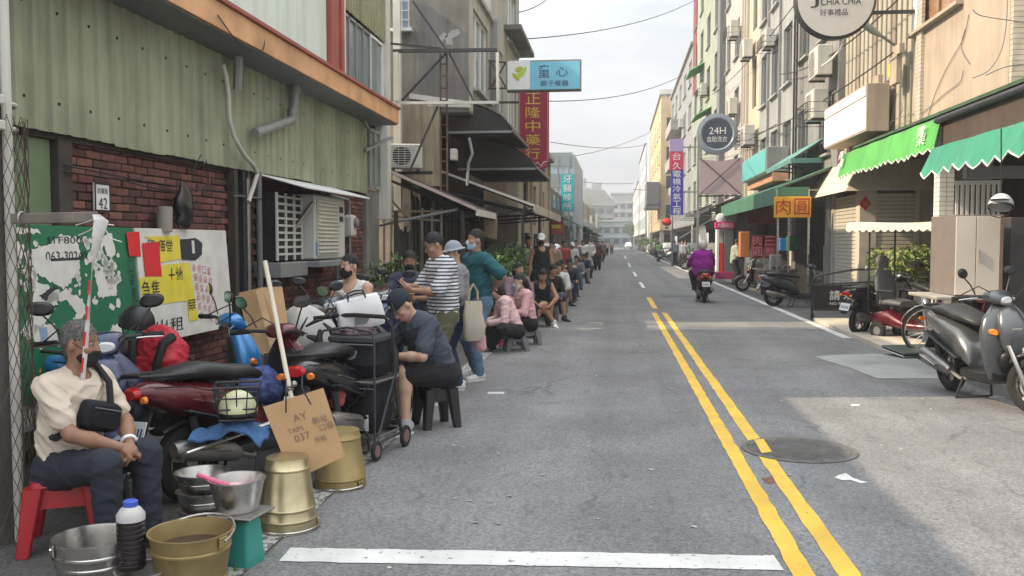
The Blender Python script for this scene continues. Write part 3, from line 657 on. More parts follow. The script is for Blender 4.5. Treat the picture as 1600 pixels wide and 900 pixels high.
# ---------------- utility pole with conduit and wire netting ----------------
UPL = thing('utility_pole', 'weathered utility pole wrapped in wire netting at the left edge, white conduit beside it', 'utility pole', (-3.37, 4.42, 0))
g = MB(); g.cyl((0, 0, -.02), (-.015, 0, 3.6), .185, .165, 28); obj('pole', g, POLE, UPL)
g = MB(); g.tube([(.20, -.03, 0), (.195, -.03, 1.5), (.192, -.03, 3.0), (.185, -.03, 3.58)], .026, 10); obj('conduit', g, PIPEW, UPL)
for z in (2.2, 2.33):
    g = MB(); g.torus((0, 0, z), (0, 0, 1), .183, .012, 24, 6); g.span((.13, -.2, z-.025), (.24, -.1, z+.025), .006); obj('clamp', g, DSTEEL if z < 2 else PIPEW, UPL)
g = MB(); n_ = 30; r0 = .232
for dirn in (-1, 1):
    for k in range(n_):
        pts = []
        for i in range(40):
            z = -.0+i*.058; a = 2*math.pi*k/n_+dirn*i*.10; rr = r0+.006*math.sin(k*3+i)
            pts.append((rr*math.cos(a), rr*math.sin(a), z))
        g.tube(pts, .0022, 3, False)
o = obj('wire_netting', g, RUST, UPL, smooth=0, kind='stuff')
# ---------------- notice boards leaning on the wall ----------------
def board(name, label, m, y0, y1, z0, z1, x0=-3.98, x1=-4.08):
    t = thing(name, label, 'notice board', (x0, (y0+y1)/2, 0)); u = V((0, 1, 0)); n = V((1, 0, .08)).normalized()
    def at(y, z, d=0.): return V((x0+(x1-x0)*(z-z0)/(z1-z0), y, z))+n*d
    g = MB(); g.grid([[at(y0, z0), at(y1, z0)], [at(y0, z1), at(y1, z1)]], .02, n); obj('panel', g, m, t, world=True, smooth=0)
    return t, at, n
G1, at1, nb = board('notice_board', 'green notice board with half torn white posters leaning behind the seated man', GRNBRD, 5.45, 7.18, .5, 1.72)
def patch(t, at, pts, m, d=.003, name='paper_scrap', jag=0, seed=0):
    q = random.Random(seed)
    P = []
    for i, (y, z) in enumerate(pts):
        a = pts[i]; b = pts[(i+1) % len(pts)]; n = 6 if jag else 1
        for k in range(n):
            P.append((a[0]+(b[0]-a[0])*k/n+(q.uniform(-jag, jag) if k or jag else 0), a[1]+(b[1]-a[1])*k/n+(q.uniform(-jag, jag) if jag else 0)))
    g = MB(); A = [at(y, z, d) for y, z in P]; B = [at(y, z, d+.0012) for y, z in P]; n = len(P)
    g.add(A+B, [tuple(range(n))[::-1], tuple(range(n, 2*n))]+[(i, (i+1) % n, (i+1) % n+n, i+n) for i in range(n)])
    return obj(name, g, m, t, world=True, smooth=0)
def onb(px, py):      # point of the photo on the board plane
    p = onX(px, py, -4.03); return (p.y, p.z)
def patches(t, at, lst, m, d=.003, jag=.012, name='paper_scrap'):
    for i, l in enumerate(lst): patch(t, at, [onb(*p) for p in l], m, d, name, jag, i)
patches(G1, at1, [((55, 390), (85, 382), (95, 372), (125, 368), (132, 395), (128, 420), (112, 438), (100, 452), (80, 440), (60, 425)),
    ((58, 440), (95, 452), (88, 480), (62, 512), (40, 532), (30, 520), (48, 490)),
    ((60, 490), (78, 460), (105, 452), (128, 468), (132, 490), (118, 512), (108, 508), (118, 488), (105, 470), (82, 472), (72, 492)),
    ((50, 508), (82, 505), (88, 540), (58, 545), (48, 530)), ((28, 385), (44, 380), (46, 400), (30, 408)), ((32, 358), (66, 356), (72, 364), (40, 368)),
    ((166, 372), (182, 364), (186, 398), (172, 402)), ((150, 428), (162, 420), (172, 452), (186, 460), (160, 466)), ((162, 522), (174, 508), (188, 505), (186, 536), (166, 538))], PAPER)
q = random.Random(5)
for i in range(200):   # scraps and glue spots left by torn notices
    cx, cy = q.choice(((170, 420), (168, 400), (150, 380), (40, 430), (60, 405), (180, 440), (120, 430))); cx += q.gauss(0, 14); cy += q.gauss(0, 18)
    if not (32 < cx < 190 and 366 < cy < 545): continue
    s = q.uniform(1.5, 6); patch(G1, at1, [onb(cx+s*math.cos(a)*q.uniform(.4, 1.2), cy+1.6*s*math.sin(a)*q.uniform(.4, 1.2)) for a in (0, 1, 2.1, 3.1, 4.2, 5.2)], PAPER, .0028, 'paper_scrap')
patches(G1, at1, [((62, 462), (80, 450), (92, 450), (70, 470)), ((62, 488), (75, 478), (92, 476), (76, 488))], INK, .006)
patch(G1, at1, [onb(*p) for p in ((58, 512), (70, 511), (72, 540), (60, 541))], mat('faded blue print', (.25, .35, .5), .8), .006)
o = text('lettering', 'J1F800', INK, G1, at1(*onb(108, 377)), (0, 1, 0), UP, width=.42, height=.07, d=.006); o = text('lettering', '063-30240', INK, G1, at1(*onb(110, 400)), (0, 1, 0), UP, width=.5, height=.07, d=.006)
patch(G1, at1, [onb(*p) for p in ((84, 404), (132, 402), (132, 406), (84, 408))], INK, .006)
wp('paper_edge', PAPER, ((-4.06, 5.4, .3), (-4.0, 7.2, .49)), parent=G1, bev=.003)
G2, at2, _ = board('poster_board', 'white board covered in yellow and red handbills beside the green board', PAPER, 7.2, 8.98, .72, 1.72, -4.0, -4.07)
patches(G2, at2, [((203, 363), (223, 362), (223, 401), (205, 400))], PAPERR, .006, .002, 'red_slip'); patches(G2, at2, [((226, 380), (252, 378), (253, 432), (228, 432))], PAPERR, .008, .002, 'red_slip')
patches(G2, at2, [((230, 370), (285, 368), (285, 405), (253, 410), (253, 380)), ((218, 436), (228, 432), (253, 432), (256, 414), (298, 410), (306, 500), (292, 502), (290, 470), (224, 478))], PAPERY, .004, .003, 'yellow_bill')
patches(G2, at2, [((286, 374), (310, 372), (320, 380), (318, 398), (308, 407), (286, 406))], INK, .005, .004, 'black_patch'); patches(G2, at2, [((303, 376), (307, 376), (307, 396), (303, 396))], PAPER, .008, 0, 'paper_scrap')
def col(t, at, s, m, px, py, h, u=(0, 1, 0)):
    n = len(s)
    for i, ch in enumerate(s):
        y_, z_ = onb(px+i*1.2, py+i*h); text('lettering', ch, m, t, at(y_, z_), u, UP, height=h*.0052, width=.07, d=.007)
col(G2, at2, '口袋書口', INK, 207, 416, 21)
for i, s in enumerate(('新開張品質優', '現場製作大小', '口味多請試吃', '電話預訂外送')): col(G2, at2, s, PAPERP, 305+i*7.5, 418+i*2, 15)
for s, px, py, h in (('便當', 262, 388, .16), ('急售', 235, 455, .19), ('土地', 275, 432, .17), ('屋', 297, 480, .15), ('租', 240, 385, .12)):
    y_, z_ = onb(px, py); text('lettering', s, INK, G2, at2(y_, z_), (0, 1, 0), UP, height=h, width=h*1.6 if len(s) > 1 else h*1.1, d=.0075)
y_, z_ = onb(262, 508); text('lettering', '出租', INK, G2, at2(y_, z_), (0, 1, 0), UP, height=.13, width=.5, d=.005)
# ---------------- LEFT ROW beyond the house ----------------
def bpart(t, name, m, *spans, bev=.004, **k):
    os_ = [obj(name, MB().span(a, b, bev), m, t, world=True, **k) for a, b in spans]
    return os_[0]
# grey concrete block whose bare gable faces the camera
GB = thing('concrete_building', 'tall bare grey concrete building with stained side wall behind the empty sign frame', 'building', (-4, 20, 0))
gy = 17.5
xe = onY(733, 100, gy).x
g = MB(); hx0 = -9.0
wx0 = onY(611, 0, gy).x-.1; a = onY(612, 0, gy); b = onY(640, 45, gy)
holes = [(a.x-hx0, b.x-hx0, b.z, b.z+1.1)]
holewall(g, (hx0, gy, 4.2), (1, 0, 0), xe-hx0, 2.4, [(h[0], h[1], h[2]-4.2, h[3]-4.2) for h in holes], (0, -1, 0)); wl = obj('wall', g, CONCD, GB, world=True, smooth=0)
window(GB, (a.x, gy, b.z), (1, 0, 0), (0, -1, 0), b.x-a.x, 1.1, 2, 1, WHITE, mat('blue reflecting glass', (.3, .38, .5), .15), .08, WHITE, bars=5)
g = MB(); hl = []
for k, (y0, y1) in enumerate(((.5, 2.6), (3.6, 5.2), (6.2, 8.2))):
    for z in (.5,): hl.append((y0, y1, z, z+1.6))
    if k == 2: hl.append((y0, y1, 2.7, 4.2))
segs = ((gy, 3.1, 2.4), (gy+3.1, 2.4, 3.6), (gy+5.5, 3.5, 4.6))
for sy, sl_, sh_ in segs: holewall(g, (xe, sy, 4.2), (0, 1, 0), sl_, sh_, [(q_[0]-(sy-gy), q_[1]-(sy-gy), q_[2], q_[3]) for q_ in hl if sy-gy <= q_[0] < sy-gy+sl_], (1, 0, 0))
obj('facade', g, mat('pale render', (.38, .37, .33), .85, var=.12, scale=1, streak=.5), GB, world=True, smooth=0)
for h in hl: window(GB, (xe, gy+h[0], 4.2+h[2]), (0, 1, 0), (1, 0, 0), h[1]-h[0], h[3]-h[2], 3, 1, WHITE, GLASSL, .08, CONC)
bpart(GB, 'rear_wall', CONC, ((-9, gy+8.9, 4.2), (xe-.003, gy+9.0, 8.8)), bev=0); bpart(GB, 'side_wall', CONC, ((-9, gy+3.1, 6.6), (xe-.003, gy+3.2, 7.8)), bev=0); bpart(GB, 'side_wall', CONC, ((-9, gy+5.5, 7.8), (xe-.003, gy+5.6, 8.8)), bev=0)
for (sy, sl_, sh_) in segs: bpart(GB, 'roof', CONC, ((-9.1, sy+.0, 4.2+sh_), (xe+.08, sy+sl_-.003, 4.3+sh_)))
bpart(GB, 'floor_slab', CONCD, ((-8.9, gy+.01, 4.15), (xe-.003, gy+8.95, 4.3)), bev=0)
bpart(GB, 'column', GREYM, ((xe+.003, gy+3.0, 4.2), (xe+.16, gy+3.3, 6.7)))
for z in (7.0,): bpart(GB, 'ledge', CONCD, ((xe+.002, gy+5.4, z), (xe+.45, gy+9, z+.12)))
bpart(GB, 'lower_wall', WOODG, ((-4.3, gy+.3, 0), (-3.95, gy+9, 4.15)), bev=0)
g = MB(); a = onY(612, 160, gy); b = onY(690, 160, gy); ribbed(g, (a.x, gy-.06, 2.7), (1, 0, 0), UP, (0, -1, 0), b.x-a.x, 1.62, .12, .02); obj('tan_sheet', g, mat('tan profiled sheet', (.36, .31, .22), .6, var=.15, scale=2, streak=.7, grime=.4), GB, world=True, smooth=0)
bpart(GB, 'white_post', OFFW, ((-4.36, gy-.2, 2.2), (-4.22, gy-.07, 6.6)))
g = MB(); P0 = onY(640, 150, gy-.05)
g.bar(onY(640, 150, gy-.03), onY(732, 163, gy-.03), .05, .1); obj('flashing', g, OFFW, GB, world=True)
# patches of old white render on the gable
for k, pts in enumerate((((705, 48), (716, 45), (720, 52), (712, 58), (706, 60), (708, 70), (698, 70), (695, 58)), ((685, 60), (694, 50), (700, 56), (690, 66)))):
    g = MB(); A = [onY(x, y, gy-.004) for x, y in pts]; g.add(A+[p-V((0, .004, 0)) for p in A], [tuple(range(len(A))), tuple(range(len(A), 2*len(A)))]); obj('render_patch', g, CONC, GB, world=True, smooth=0)
# empty steel sign frame
SF = thing('sign_frame', 'empty rusty steel sign frame braced with struts above the stalls', 'sign frame', onY(617, 160, 16.1))
fy = 16.1; q = lambda x, y, d=0: onY(x, y, fy+d)
def strut(t, a, b, w=.045, m=RUST, name='strut'):
    g = MB(); g.bar(a, b, w, w); return obj(name, g, m, t, world=True)
strut(SF, q(614, 80), q(777, 78), .06, DKSTEEL, 'top_rail'); strut(SF, q(614, 161), q(779, 160), .05, OFFW, 'bottom_rail')
strut(SF, q(619, 82), q(620, 158), .09, OFFW, 'end_post'); strut(SF, q(777, 82), q(778, 158), .05, OFFW, 'end_post'); strut(SF, q(605, 82), q(608, 175), .05)
for a, b in (((628, 157), (697, 83)), ((702, 83), (740, 157)), ((645, 2), (696, 76)), ((590, 66), (690, 76)), ((684, 166), (640, 268))): strut(SF, q(*a, .05), q(*b, .05), .035, DKSTEEL)
for x in (688, 698): strut(SF, q(x, 84, .1), q(x+1, 300, .1), .03, RUST, 'ladder_rail')
for y in range(100, 300, 19): strut(SF, q(688, y, .1), q(699, y, .1), .022, RUST, 'rung')
strut(SF, q(668, 164), q(735, 166, .3), .05, OFFW)
# projecting shop signs
def ybox(t, x0, y0, x1, y1, Y, dep, m, name='panel', bev=.01, **k):
    a = onY(x0, y1, Y); b = onY(x1, y0, Y); g = MB(); g.span((a.x, Y, a.z), (b.x, Y+dep, b.z), bev); return obj(name, g, m, t, world=True, **k)
BS = thing('shop_sign', 'light blue projecting shop sign with a leaf emblem, above the red sign', 'sign', onY(792, 118, 20)); BY = 20
ybox(BS, 791, 92, 908, 142, BY, .3, GREYM, 'sign_box'); ybox(BS, 793, 95, 828, 140, BY-.012, .012, SIGNW, 'white_panel', 0)
ybox(BS, 828, 95, 906, 140, BY-.012, .012, mat('sky blue sign face', (.17, .50, .66), .4, var=.15, scale=.9), 'blue_panel', 0)
NAVY = mat('navy print', (.03, .09, .2), .6, var=0)
text('lettering', '童', NAVY, BS, onY(850, 111, BY-.016), (1, 0, 0), UP, width=.26, height=.28); text('lettering', '心', NAVY, BS, onY(878, 112, BY-.016), (1, 0, 0), UP, width=.27, height=.2)
text('lettering', '親子餐廳', NAVY, BS, onY(866, 130, BY-.016), (1, 0, 0), UP, width=.62, height=.13)
for k, (c, r_, m) in enumerate((((806, 120), -.5, 'olive leaf print'), ((813, 116), .3, 'lime leaf print'), ((818, 112), .8, 'lime leaf print'), ((811, 108), .1, 'olive leaf print'))):
    cc = onY(*c, BY-.02); g = MB(); pl = [(.15*math.cos(t_)*math.cos(r_)-.06*math.sin(t_)*math.sin(r_), .15*math.cos(t_)*math.sin(r_)+.06*math.sin(t_)*math.cos(r_)) for t_ in [i*.6283 for i in range(10)]]
    g.prism([(x*.6, z) for x, z in pl], cc+V((0, -.001*k, 0)), (1, 0, 0), UP, (0, .004, 0)); obj('leaf_emblem', g, mat(m, (.42, .45, .03) if 'olive' in m else (.4, .6, .05), .6, var=0), BS, world=True)
for a, b in (((738, 92), (791, 98)), ((738, 140), (791, 138)), ((766, 96), (766, 140)), ((768, 98), (790, 136)), ((768, 136), (790, 98))): strut(BS, onY(*a, BY+.15), onY(*b, BY+.15), .035, RUST, 'bracket')
RS = thing('hanging_sign', 'tall red vertical shop sign with yellow characters below the light blue sign', 'sign', onY(833, 200, 22))
RY = 22; a = onY(810, 265, RY); b = onY(857, 139, RY); wv, hv = b.x-a.x, b.z-a.z
pl = [(0, .0), (.45*wv, -.02)]+[(wv-.25+.25*math.sin(t_), .25-.25*math.cos(t_)-.02) for t_ in (0, .3, .6, .9, 1.2, 1.57)]+[(wv, hv), (0, hv)]
SRED = mat('crimson sign face', (.30, .02, .05), .5, var=.06, streak=.2)
g = MB(); g.prism(pl, a, (1, 0, 0), UP, (0, .25, 0)); obj('sign_box', g, SRED, RS, world=True)
g = MB(); g.tube([a+V((p[0]*.93+.03, -.012, p[1]*.96+.06)) for p in pl], .012, 6, closed=True); obj('white_border', g, PAPERP, RS, world=True)
YCH = mat('yellow characters', (.66, .48, .08), .6, var=.05)
for i, ch in enumerate('正隆中藥行'): text('lettering', ch, YCH, RS, onY(833-i*.2, 154+i*21.5, RY-.006), (1, 0, 0), UP, height=.27, width=.36, bold=.012)
g = MB(); g.tube([onY(x, y, RY-.01) for x, y in ((834, 259), (840, 254), (845, 259), (850, 253), (855, 252))], .014, 6); obj('scroll_emblem', g, PAPER, RS, world=True)
strut(RS, onY(735, 160, RY+.1), onY(812, 160, RY+.1), .05, RUST, 'bracket'); strut(RS, onY(735, 240, RY+.1), onY(812, 240, RY+.1), .05, RUST, 'bracket')
# black canopies over the upper windows
EX0 = V((1, 0, 0))
def canopy(name, label, y0, y1, x0, x1, z0, z1, m, front=.35):
    t = thing(name, label, 'awning', (x0, (y0+y1)/2, z0)); g = MB(); rows = []
    for i in range(7):
        f = i/6; a = f*1.25; rows.append([(x0+(x1-x0)*math.sin(a)/math.sin(1.25), y, z1+(z0-z1)*(1-math.cos(a))/(1-math.cos(1.25))) for y in (y0, y1)])
    g.grid(rows, .02, (-.4, 0, -1)); obj('cover', g, m, t, world=True)
    for y in (y0, y1-.02):     # closed ends
        g = MB(); g.prism([(x0, z0)]+[(r_[0][0], r_[0][2]-.02) for r_ in rows]+[(x1, z0-.0)], (0, y, 0), EX0, UP, (0, .02, 0)); obj('end_panel', g, m, t, world=True, smooth=0)
    g = MB(); g.span((x0, y0+.03, z0-.02), (x1-.05, y1-.03, z0)); obj('underside', g, m, t, world=True)
    for y in (y0-.03, y1): strut(t, (x0, y, z0-.03), (x1-.02, y, z0-.03), .045, GREYM, 'edge_bar')
    g = MB(); g.cyl((x1, y0, z0), (x1, y1, z0), .03, n=8); obj('front_bar', g, GREYM, t, world=True); return t
CAN = mat('charcoal canopy sheet', (.035, .034, .034), .75, var=.4, scale=3, grime=.6, streak=.6)
canopy('awning', 'upper black canopy under the empty sign frame', 18.0, 21.2, -3.4, onY(800, 0, 18).x, onY(700, 205, 18).z, onY(700, 158, 18).z, CAN)
canopy('awning', 'lower charcoal canopy with rounded front beside the red sign', 19.6, 23.5, -3.5, onY(838, 0, 19.6).x, onY(800, 262, 19.6).z, onY(800, 212, 19.6).z, CAN)
# stalls: sloping tin and tarpaulin awnings over a plank front
ST = thing('market_stall', 'dark plank shack with sloping tin roof and clutter behind the queue', 'stall', (-3.5, 17, 0))
def slope(t, y0, y1, pa, pb, m, name='roof_sheet', trim=None):
    a = onY(*pa, y0); b = onY(*pb, y0); dv = b-a; g = MB(); n_ = V((-dv.z, 0, dv.x)).normalized()
    corr(g, a, (0, 1, 0), dv, n_, dv.length, y1-y0, .09, .014, .01); o = obj(name, g, m, t, world=True)
    if trim: strut(t, a+V((0, -.02, .01)), b+V((0, -.02, .01)), .05, trim, 'edge_trim')
    g = MB(); g.span((b.x-.02, y0, b.z-.1), (b.x+.01, y1, b.z+.02)); obj('front_flashing', g, OFFW, t, world=True)
    return a, b
PINKT = mat('faded pink trim', (.5, .38, .36), .7, var=.1)
slope(ST, 15.75, 18.3, (572, 252), (745, 328), TINROOF, trim=PINKT)
for y in (16.2, 17.4, 18.2): strut(ST, (-4.2, y, 2.75), (-2.5, y, 2.05), .05, WOODD, 'rafter')
for (x, y) in ((-2.75, 15.9), (-2.75, 18.2), (-3.95, 15.8)):
    strut(ST, (x, y, 0), (x, y, 2.15), .07, WOODD, 'post')
for i in range(66):
    y = 15.65+i*.17; g = MB(); h = (1.85 if y < 16.75 else 2.5)+rnd.uniform(-.08, .1); g.box((-3.93+rnd.uniform(-.012, .012), y+.08, h/2), (.025, .16, h), .004); obj('plank', g, rnd.choice((WOODD, WOODD, WOODD, WOODG, DKSTEEL)), ST, world=True)
g = MB(); p0 = onY(563, 358, 15.9); p1 = onY(715, 327, 15.9); g.cyl(p0, p1, .028, n=10); obj('white_pipe', g, GREYM, ST, world=True)
for (a, b) in (((575, 330), (700, 330)), ((580, 335), (690, 345)), ((600, 300), (640, 345))): strut(ST, onY(*a, 16.4), onY(*b, 16.4), .04, WOODG, 'beam')
for k in range(3):
    g = MB(); c = onY(583+k*3, 330, 16.2); g.torus(c, (.3, 1, .2*k), .16-.02*k, .012, 20, 5); obj('hose_coil', g, GREYP, ST, world=True)
for x in (600, 612, 660, 675, 690): strut(ST, onY(x, 325, 16.8), onY(x-(x % 5), 440, 16.8), .035, rnd.choice((WOODG, DSTEEL)), 'leaning_stick')
g = MB(); g.lathe([(.0, 0), (.07, .0), (.08, .12), (.03, .16)], onY(604, 278, 15.9), (0, -1, .3), 14); obj('floodlight', g, GREYM, ST, world=True)
S2 = thing('tarpaulin_awning', 'long navy tarpaulin awning with a white front edge, beyond the tin roof stall', 'awning', (-3, 20, 0))
a, b = slope(S2, 18.5, 26.5, (655, 256), (835, 322), TARP, 'tarpaulin', OFFW)
g = MB(); g.span((b.x, 18.5, b.z-.16), (b.x+.05, 26.5, b.z+.03), .01); obj('valance', g, mat('dirty cream sheet', (.48, .45, .38), .7, grime=.5, streak=.4), S2, world=True)
for y in (18.7, 21, 23.5, 26.2):
    strut(S2, (a.x, y, b.z-.25), (b.x-.02, y, b.z-.08), .045, DKSTEEL, 'arm'); strut(S2, (a.x, y, b.z+.45), (b.x-.1, y, b.z-.1), .03, DKSTEEL, 'brace')
    for k in range(5): f = k/5; strut(S2, (a.x+(b.x-a.x)*f, y, b.z-.25+.16*f), (a.x+(b.x-a.x)*(f+.15), y, b.z+.3-.4*f), .02, DKSTEEL, 'lattice')
for y in (18.6, 22.6, 26.4): strut(S2, (b.x-.25, y, 0), (b.x-.25, y, b.z-.05), .06, DKSTEEL, 'post')
HB = thing('hanging_board', 'tan board hanging from the tarpaulin awning edge above the bushes', 'board', onY(764, 350, 18.4)); a = onY(752, 372, 18.4); b = onY(776, 333, 18.4)
g = MB(); g.prism([(0, .05), (b.x-a.x, -.03), (b.x-a.x+.02, b.z-a.z-.1), (-.05, b.z-a.z)], a, (1, 0, 0), UP, (0, .015, 0)); obj('sheet', g, mat('stained ply', (.3, .22, .15), .8, var=.2, streak=.4), HB, world=True)
# outdoor condenser units
def condenser(label, loc, rz, group='outdoor air conditioner units', cage=False, sc=1.):
    t = thing('condenser_unit', label, 'air conditioner', loc, rz, group)      # front faces local -Y
    g = MB(); g.box((0, 0, .3*sc), (.8*sc, .3*sc, .6*sc), .02); bd = obj('casing', g, ACW, t)
    g = MB(); g.lathe([(.23*sc, 0), (.23*sc, -.005), (0, -.006)], (-.1*sc, -.151*sc, .3*sc), (0, 1, 0), 20); obj('fan_opening', g, BLACKM, bd)
    g = MB()
    for k in range(9): g.span((-.34*sc, -.172*sc, (.07+k*.055)*sc), (.14*sc, -.162*sc, (.085+k*.055)*sc))
    for k in range(4): g.span((-.33*sc+k*.15*sc, -.17*sc, .06*sc), (-.315*sc+k*.15*sc, -.158*sc, .53*sc))
    obj('fan_grille', g, ACW, bd); g = MB(); g.span((.2*sc, -.156*sc, .1*sc), (.37*sc, -.15*sc, .5*sc)); obj('side_panel', g, OFFW, bd)
    g = MB()
    for x in (-.3, .3): g.span((x*sc-.03, -.16*sc, -.05), (x*sc+.03, .16*sc, 0))
    obj('feet', g, DKSTEEL, t)
    if cage:
        g = MB(); w, d_, h = .55*sc, .3*sc, .3*sc
        for x in (-w, w):
            for y in (-d_, d_): g.cyl((x, y, -.08), (x, y, h), .012, n=6)
        for z in (-.08, h*.35, h):
            g.tube([(-w, -d_, z), (w, -d_, z), (w, d_, z), (-w, d_, z)], .012, 6, closed=True)
        for k in range(8): g.cyl((-w+k*2*w/7, -d_, -.08), (-w+k*2*w/7, -d_, h), .008, n=5)
        obj('cage', g, DKSTEEL, t)
    return t
p = onY(634, 268, 16.9); condenser('white outdoor unit standing on the tin roof by the tan sheet', (p.x, 16.9, p.z+.05), .25, sc=.78)
strut(ST, (p.x-.5, 17.0, p.z-.02), (p.x+.5, 17.0, p.z-.02), .06, DKSTEEL, 'beam')
# meter cupboard and pipes on the lower wall of the grey building
UB = thing('meter_cupboard', 'small white meter cupboard on the dark wall below the black canopies', 'meter', onY(707, 240, 17.7)); ybox(UB, 703, 232, 713, 250, 17.55, .2, OFFW, 'cupboard'); 
g = MB(); g.tube([onY(x, y, 17.75) for x, y in ((733, 215), (738, 240), (732, 255), (730, 290))], .03, 8); obj('pipe', g, GREYM, UB, world=True)
# pale low building further on
PB = thing('pale_building', 'pale rendered two storey building behind the tarpaulin awning', 'building', (-3.2, 33, 0))
px0 = -2.95; g = MB(); hl = [(1.5, 3.0, 2.2, 3.6), (4.6, 6.0, 2.2, 3.6), (8, 9.6, 2.2, 3.6), (.8, 3.6, .2, 1.9), (5, 8, .2, 1.9)]
PBW = mat('pinkish render', (.40, .34, .27), .85, var=.12, scale=1, grime=.3, streak=.4)
holewall(g, (px0, 26.8, 0.), (0, 1, 0), 12, 5.0, hl, (1, 0, 0)); obj('wall', g, PBW, PB, world=True, smooth=0)
for h in hl: window(PB, (px0, 26.8+h[0], h[2]), (0, 1, 0), (1, 0, 0), h[1]-h[0], h[3]-h[2], 2, 1, DKSTEEL, GLASS, .1)
bpart(PB, 'side_wall', PBW, ((-8, 26.8, 0), (px0-.003, 26.95, 5)), ((-8, 38.6, 0), (px0-.003, 38.8, 5)), bev=0); bpart(PB, 'roof', CONC, ((-8.2, 26.7, 5), (px0+.25, 38.9, 5.18)))
for y in (30.4, 34.2, 38.4): bpart(PB, 'pilaster', PBW, ((px0+.002, y, 0), (px0+.1, y+.3, 4.99)))
bpart(PB, 'balcony', CONC, ((px0+.003, 27.2, 3.95), (px0+.6, 30, 4.05)), ((px0+.55, 27.2, 4.051), (px0+.6, 30, 4.5)))
# blue grey block with a teal vertical sign
BB = thing('blue_grey_building', 'blue grey flat sided building behind the crowd with glazed bands', 'building', (-4, 60, 0))
BBM = mat('blue grey cladding', (.40, .47, .56), .5, var=.06, scale=.5, streak=.2); a = onY(846, 345, 58); b = onY(898, 241, 58)
bpart(BB, 'wall', BBM, ((-10, 58, 0), (b.x, 72, b.z)), bev=.02)
for k in range(4): z = 2.4+k*1.35; bpart(BB, 'glazing_band', GLASSL, ((a.x+.15, 57.96, z), (b.x-.15, 57.99, z+.9)), bev=0)
for k in range(3): x = a.x+(k+.5)*(b.x-a.x)/3; bpart(BB, 'mullion', GREYM, ((x-.05, 57.93, .2), (x+.05, 57.955, b.z-.1)), bev=0)
TS = thing('vertical_sign', 'teal vertical sign with pale characters on the blue grey building', 'sign', onY(887, 300, 54)); ybox(TS, 876, 272, 897, 330, 54, .3, mat('teal sign face', (.03, .38, .42), .5, var=.06), 'sign_box')
for i, ch in enumerate('牙醫診所'): text('lettering', ch, WHITE, TS, onY(886.5, 280+i*14, 53.99), (1, 0, 0), UP, height=.42, width=.55)
strut(TS, onY(868, 290, 54.2), onY(877, 290, 54.2), .08, GREYM, 'bracket')
# low shops with awnings between
LS = thing('shop_row', 'row of low dark shops with tin eaves behind the far queue', 'shop', (-3.5, 48, 0))
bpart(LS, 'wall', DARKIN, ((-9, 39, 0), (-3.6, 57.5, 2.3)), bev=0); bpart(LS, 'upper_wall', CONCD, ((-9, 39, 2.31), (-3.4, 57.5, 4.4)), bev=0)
for k in range(5):
    y = 39.4+k*3.7; g = MB(); g.grid([[(-3.6, y, 3.2), (-3.6, y+3.4, 3.2)], [(-2.3, y, 2.65), (-2.3, y+3.4, 2.65)]], .06, (.3, 0, 1)); obj('eave', g, rnd.choice((TINROOF, GREYM, CAN)), LS, world=True)
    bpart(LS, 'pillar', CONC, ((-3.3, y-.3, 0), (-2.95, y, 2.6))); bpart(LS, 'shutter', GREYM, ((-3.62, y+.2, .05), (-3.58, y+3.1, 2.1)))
    bpart(LS, 'window', GLASSL, ((-3.41, y+.5, 3.4), (-3.37, y+2.5, 4.1)), bev=0)
GAW = thing('awning', 'green tarpaulin awning over the far end of the queue', 'awning', (-2.8, 62, 2.5)); a = onY(884, 342, 60); b = onY(925, 362, 60)
g = MB(); g.grid([[(a.x, 60, a.z), (a.x, 66, a.z)], [((a.x+b.x)/2, 60, (a.z+b.z)/2-.1), ((a.x+b.x)/2, 66, (a.z+b.z)/2-.1)], [(b.x, 60, b.z), (b.x, 66, b.z)]], .05, (.5, 0, 1)); obj('cover', g, mat('green tarpaulin', (.03, .20, .10), .6, var=.2), GAW, world=True)
for y in (60.1, 65.9): strut(GAW, (b.x-.1, y, 0), (b.x-.1, y, b.z), .06, GREYM, 'post')
RB = thing('hanging_sign', 'red shop sign box over the queue in front of the pale building', 'sign', onY(868, 355, 40)); ybox(RB, 856, 344, 879, 366, 40, .4, mat('brick red sign', (.38, .05, .04), .6, var=.15, scale=4), 'sign_box'); ybox(RB, 858, 351, 876, 357, 39.97, .03, PAPERY, 'band', 0); strut(RB, onY(845, 350, 40.2), onY(857, 350, 40.2), .06, RUST, 'bracket')
FR = thing('far_shop_block', 'hazy low shops along the far left kerb', 'shop', (-3.5, 110, 0))
for k in range(9):
    y = 72+k*13; h = rnd.uniform(4.5, 7.5); x = -3.6-k*.05
    bpart(FR, 'shop_front', rnd.choice((CONC, CONCD, PBW, BBM, OFFW)), ((-14, y, 0), (x, y+12.6, h)), bev=0); bpart(FR, 'eave', rnd.choice((TINROOF, GREYM, CAN, GRNSID)), ((x, y+.4, 2.7), (x+1.1, y+12, 2.85)))
    bpart(FR, 'opening', DARKIN, ((x, y+.6, 0), (x+.02, y+12, 2.5)), bev=0)
    for j in range(3): bpart(FR, 'window', GLASS, ((x, y+1+j*3.8, 3.4), (x+.03, y+3.2+j*3.8, 4.3)), bev=0)
